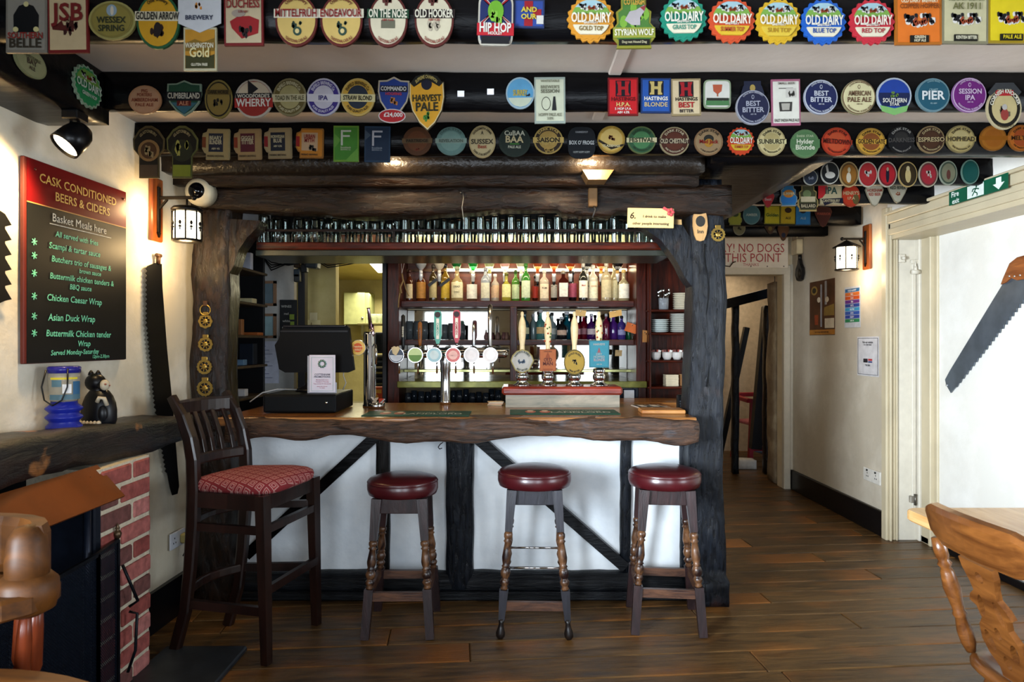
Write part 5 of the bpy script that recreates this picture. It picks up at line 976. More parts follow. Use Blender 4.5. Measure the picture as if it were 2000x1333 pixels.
t = thing('beer_font', 'chrome T-shaped beer font with six lit badges and handles', 'beer tap', (X(870, 4.30), 4.30, CZ))
x0 = X(870, 4.30)
q = MB(); q.lathe([(.034, 0), (.036, .02), (.031, .03), (.030, .20), (.033, .215), (.033, .25), (.038, .29), (.034, .31)], 20); part(t, 'column', q, M_chrome)
zb = Z(692, 4.28)-CZ
q = MB(); q.cyl((X(768, 4.28)-x0, 0, zb), (X(985, 4.28)-x0, 0, zb), .025, n=16); q.sphere((X(985, 4.28)-x0, 0, zb), .025); q.sphere((X(768, 4.28)-x0, 0, zb), .025); part(t, 'cross_bar', q, M_chrome)
taps = [(774, ['1c2a44', 'hill', 'c8ccd4'], [('Guinness', -.25, .3)], 787, 614, 683, '0c0e12', 'e8e0c8', 'GUINNESS', .011), (811, ['b8cf8a', 'hill', '5f8a3c'], None, 820, 628, 676, '8a5424', '2a1408', 'TAUNTON', .011), (848, ['9ac4d2', 'c8dce2'], None, 855, 607, 672, '3fa090', 'f0f2e8', 'CAMDEN', .015),
        (885, ['c8605c', 'e8b8b0'], [('CAMDEN', .0, .25)], 892, 606, 670, 'b01c34', 'f0f2e8', 'CAMDEN', .015), (921, ['d9d8dc', 'e6e4e8'], None, 925, 632, 682, 'b8bcc0', None, None, .009), (958, ['dcdadc', 'eae8ea'], None, 957, 594, 682, 'a8a4a0', None, None, .012)]
for i, (px, cols, words, hpx, hy0, hy1, hc, tc, wd, hr) in enumerate(taps):
    x = X(px, 4.2)-x0; z = Z(694, 4.2)-CZ
    q = MB(); q.cyl((x, -.09, z), (x, -.02, z), .011); q.tube([(x+.012, -.06, z-.01), (x+.014, -.075, z-.05), (x+.014, -.075, z-.115)], .006, 8); part(t, 'spout', q, M_chrome)
    disc(t, x, z, -.10, .047, cols, words)
    hx = X(hpx, 4.26)-x0; z0 = Z(hy1, 4.26)-CZ; z1 = Z(hy0, 4.26)-CZ
    q = MB(); q.lathe([(.008, z0-.02), (.010, z0)], 10, 0, Matrix.Translation((hx, -.03, 0))); ho = part(t, 'handle_stem', q, M_chrome)
    if i in (2, 3):
        w_ = .024; q = MB(); q.prism([(hx-.008, z0), (hx+.008, z0), (hx+w_, z0+.05), (hx+w_, z1-.02), (hx+w_*.6, z1), (hx-w_*.6, z1), (hx-w_, z1-.02), (hx-w_, z0+.05)], -.045, -.02)
        hn = part(t, 'handle', q, mat(hc, .3))
        q = MB(); q.cyl((hx, -.045, z1-.026), (hx, -.047, z1-.026), .018, n=20, smooth=False); part(hn, 'medallion', q, mat('2c1414', .4))
        q = MB(); q.prism([(hx-.009, z0+.03), (hx+.009, z0+.03), (hx+.009, z1-.05), (hx-.009, z1-.05)], -.0465, -.045); text(q, wd, hx, (z0+z1)/2-.012, .013, -.0475, maxw=.13, mi=1, rot=-PI/2); part(hn, 'lettering', q, [mat('e8e6dc', .4), mat(hc, .4)])
    else:
        q = MB(); q.lathe([(hr*.7, z0), (hr, z0+.02), (hr*1.3, z0+(z1-z0)*.6), (hr*1.15, z1-.01), (0, z1)], 12, 0, Matrix.Translation((hx, -.03, 0))); hn = part(t, 'handle', q, mat(hc, .2 if i > 3 else .4, 1 if i > 3 else 0))
        if wd:
            q = MB(); text(q, wd, hx, (z0+z1)/2, .010, -.03-hr*1.35, maxw=.11, rot=PI/2); part(hn, 'lettering', q, mat(tc, .4))
    if i == 0:
        q = MB(); q.prism([(x-.02, z+.01), (x-.028, z+.045), (x-.012, z+.055), (x, z+.05), (x+.012, z+.055), (x+.024, z+.04), (x+.008, z+.008), (x, z-.004)], -.112, -.102); part(t, 'emblem', q, mat('c9b48a', .4))

# ------- hand pumps on their plinth
t = thing('pump_plinth', 'red topped wooden plinth carrying four hand pumps', 'plinth', (X(1098, 4.1), 4.2, CZ))
q = MB(); q.box(-.34, .345, -.10, .12, .0, .075); part(t, 'base', q, wood('plinth_base', '6a6a5e', 'a89c88', rough=.5, axis=0, sc=3, stretch=5, bump=.2))
q = MB(); q.box(-.362, .362, -.115, .14, .075, .125, bev=.012); part(t, 'top', q, wood('plinth_top', '5a1a12', '9a3824', rough=.25, axis=0, sc=3, stretch=9, bump=.3))
q = MB(); q.box(-.352, -.325, -.10, -.08, .125, .14); part(t, 'price_cube', q, mat('e8e6e0', .5))
PZ = CZ+.126
for i, (px, shp, w_, h_, cy, rim, face, els, lab) in enumerate([
   (1020, 'dia', 46, 50, 705, 'c8b868', 'e8e6dc', [('ell', 0, -.02, .55, .55, 'f0eee8'), ('bolt', -.1, 0, .28, 4, '5a7494'), A('HARVEYS SUSSEX', '3a4a30', .7, .14, 2.2), U('BEST BITTER', '3a4a30', .74, .12, 1.3)], 'white diamond-oval badge'),
   (1070, 'rect', 32, 43, 704, 'c8662a', 'e07c3c', [T('LONG MAN', .8, .08, .7, '7a3414'), ('poly', [(-.25, .35), (0, .75), (.25, .35), (.3, .05), (-.3, .05)], 'b8561c'), T('OLD', .05, .26, .5, '7a2c10'), T('MAN', -.3, .26, .6, '7a2c10'), T('TRADITIONAL ALE', -.82, .07, .6, 'b8501c')], 'orange rectangular badge'),
   (1122, 'ell', 42, 50, 708, '7a6a20', 'd2a42c', [('in', .86, 'e0b840'), ('bolt', 0, .0, .25, 9, '1c1a10'), A('GOLD RUSH', '3a3010', .72, .13, 2.0), U('FINE BITTER', '3a3010', .74, .12, 1.4)], 'golden oval badge'),
   (1170, 'rect', 39, 53, 692, '3a98b0', '45b2cc', [T('HARVEYS', .72, .12, .75, 'e0e4e0'), ('poly', [(-.2, .1), (.15, .1), (0, .5)], 'c06a70'), T('DRY', .0, .13, .4, 'c8d8d8'), T('HOPPED', -.2, .14, .55, 'c8d8d8'), T('BLONDE', -.42, .16, .55, 'd8c8d0'), T('ABV 4%', -.75, .07, .3, 'd0e0e0')], 'sky blue rectangular badge')]):
    dd = 4.19; x = X(px, dd)
    t = thing('hand_pump', 'chrome hand pump with cream handle and %s' % lab, 'hand pump', (x, dd, PZ), group='hand pumps on the red plinth')
    q = MB(); q.lathe([(.056, 0), (.055, .006), (.035, .016), (.030, .03), (.037, .04), (.040, .055), (.037, .068), (.030, .074), (.038, .08), (.038, .10), (.028, .11), (.018, .12), (.012, .16)], 20); part(t, 'base', q, M_chrome)
    q = MB(); q.lathe([(.0, .12), (.013, .125), (.016, .2), (.015, .25), (.021, .30), (.024, .35), (.020, .39), (.012, .415), (.008, .425), (.011, .435), (.009, .45), (0, .455)], 16)
    hn = part(t, 'handle', q, mat('d9c69c', .35, var=.12, sc=30))
    if i in (1, 3):
        q = MB(); rr = random.Random(i)
        for _ in range(9):
            a = rr.uniform(-PI*.9, -PI*.1); z = rr.uniform(.27, .38); q.sphere((.0225*math.cos(a), .0225*math.sin(a), z), .006, 6, 4, mi=_ % 2)
        part(hn, 'painted_motif', q, [mat('9a3a20', .4), mat('4a6a30', .4)])
    if i == 0:
        pass
    p = P(px, cy, dd-.05)
    # the clip belongs to the pump
    sc_ = (dd-.05)/F
    o = make_clip((p.x-x, -.045, p.z-PZ), w_/2*sc_, h_/2*sc_, shp, rim, face, els, None, None, name='badge', cat=None); o.parent = t
    q = MB(); q.cyl((0, -.045, p.z-PZ), (0, 0, p.z-PZ), .006); part(t, 'clip_stem', q, M_chrome)

# ------- small things on the counter
for i, (pa, pb, pc, pd_, w1) in enumerate([((720, 804), (905, 804), (917, 813), (700, 813), 'LANDLORD'), ((992, 799), (1195, 799), (1215, 810), (995, 810), 'LANDLORD')]):
    yf = 3.62 if i == 0 else 3.70; yb = yf+.24; xl = X(705, yf) if i == 0 else X(996, yf); xr = X(916, yf) if i == 0 else X(1213, yf)
    t = thing('bar_runner', '%s green rubber bar runner with white lettering on the counter' % ('left' if i == 0 else 'right'), 'bar mat', ((xl+xr)/2, (yf+yb)/2, CZ), group='green bar runners')
    w_ = (xr-xl)/2
    q = MB(); q.box(-w_, w_, -.12, .12, 0, .004, bev=.002); part(t, 'mat', q, mat('0f4a3c', .6, var=.1))
    q = MB(); mxf = Matrix.Rotation(-PI/2, 4, 'X')
    text(q, 'TIMOTHY TAYLOR', w_*.3, .03, .02, -.0055, maxw=w_*.8, mx=mxf); text(q, w1, w_*.3, -.04, .055, -.0055, maxw=w_*1.1, mx=mxf); part(t, 'lettering', q, mat('c8d0c4', .6))
    q = MB()
    for k in (-.62, -.35): q.prism([(w_*k+.03*a, b_*.06) for a, b_ in ell(14)], .004, .0052, mi=0, plane='xy'); q.prism([(w_*k+.018*a, .03+b_*.03) for a, b_ in ell(12)], .0052, .006, mi=1, plane='xy')
    part(t, 'picture', q, [mat('a8604c', .6), mat('d0b8a0', .6)])
t = thing('ashtray', 'round chrome dish holding folded wrappers by the single column', 'dish', (X(735, 4.05), 4.05, CZ))
q = MB(); q.lathe([(0, 0), (.045, 0), (.05, .005), (.052, .035), (.047, .035), (.045, .01), (0, .01)], 20); part(t, 'dish', q, M_chrome)
for k, c_ in enumerate(('a02c20', 'd9d2c8', '2a2c30', 'c8b49a', 'b8bcc4')):
    q = MB(); a = k*1.3; q.bar((.03*math.cos(a), .02*math.sin(a), .02), (.05*math.cos(a+1), .03*math.sin(a+1), .055+.01*(k % 2)), .03, .002); part(t, 'wrapper', q, mat(c_, .5))
t = thing('leaflet', 'black and white printed leaflet lying at the right of the counter', 'leaflet', (X(1272, 4.1), 4.12, CZ), rz=.12)
q = MB(); q.box(-.085, .085, -.125, .125, 0, .003); part(t, 'sheet', q, mat('d8d4cc', .5))
q = MB(); q.box(-.077, -.003, -.04, .115, .003, .0038); q.box(.003, .077, -.04, .115, .003, .0038); q.box(-.077, .077, -.115, -.05, .003, .0038); part(t, 'print', q, mat('1c1a1c', .5))
q = MB(); q.box(-.055, -.02, .0, .10, .0038, .0044); q.box(.02, .06, .0, .10, .0038, .0044); q.box(-.04, .0, -.10, -.075, .0038, .0044, mi=1); q.box(.02, .06, -.10, -.08, .0038, .0044); part(t, 'picture', q, [mat('c8c0b8', .5), mat('a8382c', .5)])
t = thing('serving_board', 'small oak serving board on the counter edge before the post', 'board', (X(1292, 3.80), 3.80, CZ), rz=-.05)
q = MB(); q.box(-.12, .12, -.07, .08, 0, .022, bev=.005); part(t, 'board', q, wood('oak_board', '8a5424', 'c08a4c', rough=.4, axis=0, sc=4, stretch=8, bump=.1))
t = thing('card_reader', 'dark card terminal leaning against the right post', 'card reader', (X(1332, 4.0), 4.0, CZ))
q = MB(); q.box(-.03, .035, -.02, .02, 0, .085, bev=.006); part(t, 'case', q, M_blackp)
q = MB()
for a in range(3):
    for c_ in range(3): q.box(-.018+a*.014, -.010+a*.014, -.024, -.019, .015+c_*.014, .023+c_*.014)
part(t, 'keypad', q, mat('3a3c40', .4), kind='stuff')
t = thing('napkin_pile', 'small heap of pale napkins beside the pump plinth', 'napkins', (X(968, 4.25), 4.25, CZ))
for k in range(4): q = MB(); q.box(-.045, .045, -.03, .03, .001+k*.006, .006+k*.006, mx=Matrix.Rotation(.15*k-.2, 4, 'Z')); part(t, 'napkin', q, mat(['d9c8a8', 'c89a7a', 'dfd4c0', 'd0b898'][k], .8))

# ------- cubby shelves on the right with crockery
cb = thing('crockery_shelf', 'mahogany wall shelf unit with rounded shelves right of the back bar', 'shelf', (1.12, 4.95, 1.0))
bx('back_panel', .965, 1.30, 5.08, 5.10, .6, 2.2, M_mahV, par=cb); bx('side_panel', .965, .98, 4.80, 5.08, .6, 2.2, M_mahV, par=cb)
for py in (497, 605, 650, 704, 756): bx('shelf', .955, 1.26, 4.80, 5.08, Z(py, 4.8)-.016, Z(py, 4.8), M_mah, par=cb, bev=.006)
def stack(px, pyb, n, r, hh, c, lab, name='plate_stack'):
    zb_ = Z(pyb, 4.8)+.001
    for k in range(n):
        q = MB(); q.lathe([(0, 0), (r*.6, 0), (r*.7, .002), (r, hh*.9), (r, hh), (r*.68, hh*.5), (0, hh*.5)], 20)
        solo('side_plate', lab+', '+ordn[k]+' from bottom', 'plate', q, mat(c, .3, var=.05), loc=(X(px, 4.92), 4.92, zb_+k*hh), group=lab)
stack(1329, 605, 9, .055, .0135, 'cdc4ac', 'cream plate in the tall stack on the top crockery shelf'); stack(1288, 650, 7, .068, .0135, 'c0c8c4', 'white plate in the left stack on the second crockery shelf'); stack(1326, 650, 10, .066, .0135, 'b8b8ae', 'plate in the right stack on the second crockery shelf')
for i, px in enumerate((1281, 1303, 1322, 1341)):
    zz = Z(704, 4.8)+.001
    t = thing('sauce_pot', 'white pot of sachets on the third crockery shelf, %s from left' % ordn[i], 'pot', (X(px, 4.9), 4.9, zz), group='white pots of sachets')
    q = MB(); q.lathe([(0, 0), (.022, 0), (.034, .02), (.037, .045), (.035, .055), (.031, .055), (.03, .02), (0, .006)], 16); part(t, 'pot', q, mat('cfcac4', .3))
    for k in range(5): q = MB(); a = k*1.25; q.box(-.010, .010, -.003, .003, .03, .072, mx=Matrix.Translation((.015*math.cos(a), .015*math.sin(a), 0)) @ Matrix.Rotation(.3*math.sin(k*2.), 4, 'Y')); part(t, 'sachet', q, mat(['a8483c', 'd8d0c8', 'c88a7a', '6a3a34', 'e0dcd4'][k], .5))
t = thing('cutlery_jar', 'glass jar of upright spoons and forks on the top crockery shelf', 'jar', (X(1296, 4.9), 4.9, Z(605, 4.8)+.001))
q = tumbler(.085, .038, .034); part(t, 'jar', q, clear('c0c4c8', .35))
for k in range(10):
    a = k*.63; q = MB(); x_, y_ = .018*math.cos(a), .018*math.sin(a); tp = (x_*2.1+.012*math.sin(k*3.1), y_*2, .125+.02*math.cos(k*1.9)); q.cyl((x_*.6, y_*.6, .01), tp, .0022, n=6); q.sphere(tp, .008, 8, 5, sc=(.9, .35, 1.5)); part(t, 'spoon', q, M_chrome)
for px, c_, w_, lab in ((1310, 'd0c4a8', .045, 'short pile of cream coasters on the lowest crockery shelf'), (1336, '8a6038', .035, 'brown cardboard box on the lowest crockery shelf')):
    q = MB()
    if c_[0] == 'd':
        t = thing('coaster_pile', lab, 'coasters', (X(px, 4.92), 4.92, Z(756, 4.8)+.001))
        for k in range(7): q = MB(); q.box(-w_, w_, -w_, w_, k*.0115, k*.0115+.0105, mx=Matrix.Rotation(R.uniform(-.04, .04), 4, 'Z')); part(t, 'coaster', q, mat(c_, .6))
    else:
        t = thing('cardboard_box', lab, 'box', (X(px, 4.92), 4.92, Z(756, 4.8)+.001)); q.box(-w_, w_, -w_, w_, 0, .08, bev=.002); part(t, 'carton', q, mat(c_, .7)); q = MB(); q.box(-w_, w_, -.012, .012, .08, .0815); part(t, 'tape', q, mat('b89a6a', .4))
# tickets pinned to the frame
for px, py, w_, h_, c_, lab, rr, hx in ((1233, 641, 24, 18, 'c8642c', 'orange card pinned crookedly at the shelf end', .3, 4.93), (1259, 657, 9, 24, 'c08448', 'small tan card on the right back bar upright', 0, 4.88), (1134, 612, 22, 12, 'd8b070', 'cream ticket under the upper shelf', .05, 4.98), (1202, 613, 26, 12, 'd9a860', 'yellow arrow-shaped card under the upper shelf', -.2, 4.98), (1208, 690, 14, 12, 'b89a6a', 'beige card tucked below the lower shelf', 0, 5.05)):
    q = MB(); w2, h2 = w_/2*hx/F, h_/2*hx/F; q.prism([(-w2, -h2), (w2*.9, -h2), (w2, h2*.9), (-w2*.9, h2)], -.002, 0)
    o = solo('pinned_card', lab, 'card', q, mat(c_, .7), loc=(X(px, hx), hx, Z(py, hx)), group='cards pinned on the back bar'); o.rotation_euler = (0, rr, 0)
    q = MB(); q.cyl((0, -.002, h2*.6), (0, -.006, h2*.6), .004); part(o, 'pin', q, M_chrome)
q = MB(); q.tube([(0, 0, 0), (.01, -.01, -.05), (-.01, -.01, -.1), (.0, -.012, -.14)], .006, 6); q.tube([(.01, 0, -.04), (.03, -.01, -.11), (.05, 0, -.16)], .004, 6); q.tube([(-.008, 0, -.10), (-.02, -.01, -.18), (-.025, 0, -.24)], .005, 6)
o = solo('dried_hops', 'dry straw-coloured hop stalks hanging by the left upright', 'dried plant', q, mat('9a7a4c', .8), loc=(X(785, 4.86), 4.86, Z(535, 4.86)))
q = MB(); q.tube([(0, 0, 0), (-.004, 0, .08), (.004, .0, .15)], .0022, 6); q.tube([(.0, 0, 0), (.02, 0, .09), (.06, 0, .15)], .0022, 6); part(o, 'string', q, mat('c8b8a8', .8))

# ---------------------------------------------------------------- left: dark shelf recess and the kitchen beyond
M_shelf = mat('2a2018', .5, var=.3)
t = thing('side_shelving', 'dark wooden shelving against the left wall behind the bar', 'shelf', (-2.0, 4.7, 0))
bx('end_panel', -2.12, -1.80, 4.40, 4.42, .6, 2.3, M_dark, par=t); bx('back_panel', -2.14, -2.12, 4.40, 5.06, .6, 2.3, M_dark, par=t, bev=0); bx('end_panel', -2.14, -1.83, 5.03, 5.06, .6, 2.3, M_dark, par=t)
SZ = [Z(533, 4.95), Z(595, 4.95), Z(656, 4.95), Z(712, 4.95), Z(770, 4.95)]
for z in SZ: bx('shelf', -2.12, -1.80, 4.42, 5.03, z-.018, z, mat('4a3c2a', .5, var=.3), par=t)
for i, (px, k, w_, h_, c_, nm, lab) in enumerate([(484, 0, .03, .13, 'b8bcc8', 'card_box', 'white upright card box on the topmost left shelf'), (482, 1, .055, .035, 'b8ac84', 'box', 'cream low box on the second left shelf'), (466, 2, .03, .11, '8a5a34', 'paper_bag', 'brown paper bag on the third left shelf'), (490, 2, .07, .022, '9a5424', 'folder', 'orange-brown folder flat on the third left shelf'), (468, 3, .04, .04, '5a7a98', 'tin', 'blue tin on the fourth left shelf'), (485, 3, .05, .15, '0e1826', 'file_box', 'navy file box at the back of the fourth left shelf'), (452, 4, .03, .075, '3a4458', 'box', 'dark carton with white lid on the lowest left shelf'), (472, 4, .035, .05, 'c8c8cc', 'box', 'small white box on the lowest left shelf')]):
    y = 4.62 if k < 4 else 4.5; x = -1.88; q = MB(); q.box(-w_, w_, -w_*.8, w_*.8, 0, h_, bev=.003)
    y = min(4.95, max(4.5, x*F/(px-1000)))
    solo(nm, lab, 'box', q, mat(c_, .6), loc=(x, y, SZ[k]+.001))
# walls beyond
b = MB(); b.box(-2.5, -1.66, 5.2, 5.26, 0, 2.5); struct('wall_kitchen_front', b, plaster('grey_white', 'a8a8a4', 'c8c4ba'))
M_yel = plaster('yellow_plaster', 'b8a868', 'd6c88c', sc=2)
b = MB(); b.box(-1.86, -1.42, 5.5, 5.6, 0, 2.5); b.box(-1.86, -1.80, 5.26, 5.5, 0, 2.5); struct('wall_kitchen_pier', b, M_yel)
b = MB(); b.box(-2.3, -.85, 7.4, 7.5, 0, 2.6); b.box(-2.34, -2.24, 5.6, 7.5, 0, 2.6); b.box(-.92, -.84, 5.36, 7.5, 0, 2.6); struct('wall_kitchen', b, plaster('olive_plaster', '9a9064', 'b8ae80', sc=2))
b = MB(); b.add([(-2.4, 5.3, 2.34), (-.8, 5.3, 2.34), (-.8, 7.5, 2.10), (-2.4, 7.5, 2.10), (-2.4, 5.3, 2.38), (-.8, 5.3, 2.38), (-.8, 7.5, 2.14), (-2.4, 7.5, 2.14)], [(0, 3, 2, 1), (4, 5, 6, 7), (0, 1, 5, 4), (1, 2, 6, 5), (2, 3, 7, 6), (3, 0, 4, 7)]); struct('ceiling_kitchen', b, M_yel)
b = MB(); b.box(-1.7, -.9, 5.22, 5.30, 2.05, 2.5); struct('trim_6', b, mat('4a2412', .5))
b = MB(); b.box(X(583, 5.1), X(597, 5.1), 5.08, 5.16, 0, 2.3, bev=.006); solo('black_post', 'slim black post in front of the yellow kitchen wall', 'post', b, M_dark, loc=(-1.58, 5.1, 0), w=True)
b = MB(); b.box(X(748, 4.95), X(757, 4.95), 4.92, 5.34, 0, 2.2, bev=.004); solo('black_post', 'black upright at the left flank of the back bar', 'post', b, mat('10131a', .4), loc=(-.92, 5.1, 0), w=True)
t = thing('ceiling_light', 'long glowing fluorescent light on the sloping kitchen ceiling', 'light', (-1.25, 6.1, 2.2))
mxs = Matrix.Rotation(-math.atan(.24/2.2), 4, 'X')
q = MB(); q.box(-.06, .06, -.55, .55, .0, .05, mx=mxs); part(t, 'housing', q, mat('e0dcc8', .5)); q = MB(); q.box(-.05, .05, -.53, .53, -.03, .0, mx=mxs); part(t, 'diffuser', q, mat('fff6d0', emit=5, var=0))
# framed notices
for py0, py1, g_, lab in ((549, 598, '6a7c84', 'upper wood-framed notice on the grey wall'), (613, 661, '9ab8bc', 'lower wood-framed notice, window reflection painted in the glass')):
    dd = 5.18; t = thing('picture_frame', lab, 'picture', (X(522, dd), dd, Z((py0+py1)/2, dd)))
    w_ = 17*dd/F; h_ = (py1-py0)/2*dd/F
    q = MB(); q.box(-w_, w_, -.003, .019, -h_, -h_+.02); q.box(-w_, w_, -.003, .019, h_-.02, h_); q.box(-w_, -w_+.02, -.003, .019, -h_, h_); q.box(w_-.02, w_, -.003, .019, -h_, h_); part(t, 'frame', q, mat('8a6a50', .5))
    q = MB(); q.box(-w_+.01, w_-.01, .004, .018, -h_+.01, h_-.01); part(t, 'glass', q, mat(g_, .08, spec=1))  # paler tint of the lower pane stands for a window reflection
dd = 5.18; t = thing('paper_list', 'long white handwritten list pinned below the framed notices', 'paper', (X(526, dd), dd, Z(708, dd)))
q = MB(); q.box(-.07, .07, .0, .015, -.16, .16); part(t, 'sheet', q, mat('c8ccdc', .7))
q = MB()
for k in range(9): q.box(-.055, -.055+.03+.05*((k*7) % 3)/2, -.0015, .0, .12-k*.03, .124-k*.03)
part(t, 'handwriting', q, mat('5a6488', .7), kind='stuff')
dd = 5.18; t = thing('chalkboard', 'small dark chalkboard with scribbled notes on the yellow wall', 'chalkboard', (X(563, dd), 5.195, Z(640, dd)))
q = MB(); q.box(-.065, .065, -.012, .0, -.21, .21); part(t, 'board', q, mat('1c1e20', .6, var=.3))
q = MB()
for k in range(7): text(q, ['WINES', 'red', 'white', 'PORT', 'rose', 'GIN', '2.50'][k], -.015, .16-k*.055, .018, -.0135, maxw=.08)
q.box(.01, .045, -.014, -.012, .06, .10, mi=1); q.box(.015, .045, -.014, -.012, .0, .045, mi=1); part(t, 'chalk_writing', q, [mat('a8a8a0', .7), mat('8aa03c', .7)])
dd = 5.48; t = thing('wall_calendar', 'paper calendar hanging on the yellow pier', 'calendar', (X(612, dd), dd+.01, Z(645, dd)))
q = MB(); q.box(-.055, .055, -.004, 0, -.19, .08); part(t, 'page', q, mat('d8cfa0', .7)); q = MB(); q.box(-.03, .03, -.004, 0, .08, .14); part(t, 'picture', q, mat('e0d8b0', .7))
q = MB()
for k in range(8): q.box(-.05, .05, -.0055, -.004, -.17+k*.03, -.168+k*.03)
q.box(-.02, -.014, -.008, -.004, -.18, .06); part(t, 'grid', q, mat('7a6a4a', .7), kind='stuff')
t = thing('wall_cupboard', 'pale green wall cupboard in the kitchen', 'cupboard', (X(703, 7.3), 7.22, Z(605, 7.3)))
q = MB(); q.box(-.12, .14, -.14, .17, -.17, .17, bev=.006); part(t, 'carcass', q, mat('8f9468', .5)); q = MB(); q.box(-.115, .10, -.155, -.14, -.165, .165, bev=.004); dr = part(t, 'door', q, mat('a0a478', .45)); q = MB(); q.cyl((.08, -.155, -.1), (.08, -.175, -.1), .01); part(dr, 'knob', q, M_chrome)
t = thing('kitchen_shelf', 'kitchen shelf of upturned glasses behind the single column', 'shelf', (X(735, 6.4), 6.4, Z(632, 6.4)))
q = MB(); q.box(-.15, .32, -.12, .12, -.02, 0, bev=.004); part(t, 'board', q, mat('a8a068', .5)); q = MB(); q.box(-.12, -.10, -.1, .1, -.12, -.02); part(t, 'bracket', q, mat('8a8458', .5))
for k in range(4): solo('jam_glass', 'little upturned glass on the kitchen shelf, %s from left' % ordn[k], 'glass', tumbler(.085, .028, .034), clear('c8d0b8', .4), loc=(X(722+k*9.5, 6.35), 6.35, Z(632, 6.4)+.001), group='glasses on the kitchen shelf')
t = thing('microwave', 'black microwave oven in the kitchen beside the back bar', 'microwave', (X(738, 6.2), 6.3, Z(690, 6.3)))
q = MB(); q.box(-.10, .22, -.15, .15, 0, .19, bev=.006); part(t, 'case', q, mat('0c0d10', .3)); q = MB(); q.box(-.09, .12, -.156, -.15, .02, .17); part(t, 'door', q, mat('14161c', .1)); q = MB(); q.box(.15, .19, -.156, -.15, .12, .15); part(t, 'control_panel', q, mat('3a3c40', .4))
t = thing('tray_rack', 'rack of trays and papers in the kitchen under the microwave', 'rack', (X(738, 5.9), 6.0, .885))
for k, c_ in enumerate(('5a5848', '2a3442', '8a8878', '6a6440', '3c4048', '54584a', '2c3038')):
    z = Z(694+k*11, 5.9)-.885; q = MB(); q.box(-.10, .2, -.1, .12, z-.018, z, bev=.003); part(t, 'tray', q, mat(c_, .4, .3))
q = MB(); q.box(-.11, -.10, -.1, .12, 0, .44); q.box(-.11, .2, .12, .125, 0, .44); part(t, 'rack_side', q, mat('34362c', .4))
t = thing('snack_box', 'orange and red snack box under the trays', 'box', (X(733, 5.6), 5.6, Z(782, 5.6)))
q = MB(); q.box(-.075, .075, -.05, .05, 0, .11, bev=.003); part(t, 'carton', q, mat('b8481c', .5)); q = MB(); q.box(-.06, .06, -.052, -.05, .06, .09); q.prism([(.035*a, .035+.022*b_) for a, b_ in ell(12)], -.052, -.05); part(t, 'print', q, mat('d9a040', .5))
# stuff carrying them: a worktop in the kitchen
t = thing('kitchen_worktop', 'low kitchen worktop behind the till', 'worktop', (-1.2, 5.8, 0)); q = MB(); q.box(-1.8, -.95, 5.65, 6.5, .84, .88, bev=.004); part(t, 'top', q, mat('6a6450', .4), w=True); q = MB(); q.box(-1.78, -.97, 5.7, 6.45, 0, .84); part(t, 'cabinet', q, mat('4a4838', .6), w=True)
# tangle of cables under the shelf
t = thing('cable_tangle', 'tangle of black cables strung under the header at left', 'cables', (-1.55, 5.0, 2.15))
for k in range(6):
    q = MB(); z0 = Z(497+k*2, 5.0); q.tube([(X(505, 5.0), 5.0+.02*k, z0+.02), (X(530, 5.0), 5.0, z0-.02-.012*k), (X(565, 5.0), 4.98, z0-.02*math.sin(k)-.05), (X(610, 5.0), 5.0, z0-.05+.01*k)], .0045, 6); part(t, 'cable', q, M_blackp, w=True)
for k in range(2):
    q = MB(); q.tube([(X(610, 5.0), 5.0, Z(505, 5)), (X(640, 5.0), 5.0, Z(519+k*4, 5)), (X(680, 5.0), 5.0, Z(514+k*3, 5)), (X(755, 5.0), 5.0, Z(500, 5))], .004, 6); part(t, 'cable', q, M_blackp, w=True)
t = thing('speaker', 'small grey-black wall speaker hung above the slim post', 'speaker', (X(610, 4.95), 4.98, Z(508, 4.95)))
q = MB(); q.box(-.045, .045, -.05, .05, -.06, .05, bev=.01, mx=Matrix.Rotation(.12, 4, 'Y')); part(t, 'case', q, mat('2e3438', .4)); q = MB(); q.cyl((0, -.05, 0), (0, -.054, 0), .03); part(t, 'cone', q, M_blackp); q = MB(); q.cyl((0, .03, .05), (0, .04, .16), .012); part(t, 'bracket', q, M_blackp)
t = thing('junction_box', 'dark cluster of plugs and junction boxes on the slim post', 'box', (X(583, 5.0), 5.04, Z(520, 5.0)))
for k in range(6): q = MB(); a = k*1.05; q.box(-.022, .022, -.03, .02, -.03, .03, bev=.005, mx=Matrix.Translation((.035*math.cos(a*2), .0, .09-.035*k))); part(t, 'plug', q, mat(['1a1c20', '2c4048', '3a2c1c', '181a1c', '243038', '2a2c2c'][k], .4))
q = MB(); q.lathe([(.075, 0), (.12, .01), (.13, .03), (0, .05)], 20, 0, Matrix.Translation((X(725, 4.9), 5.1, Z(498, 4.9))) ); o = solo('lamp_dish', 'half hidden pale pink glass lamp dish below the header', 'lamp', q, mat('d8b0a8', .3), loc=(0, 0, 0)); 
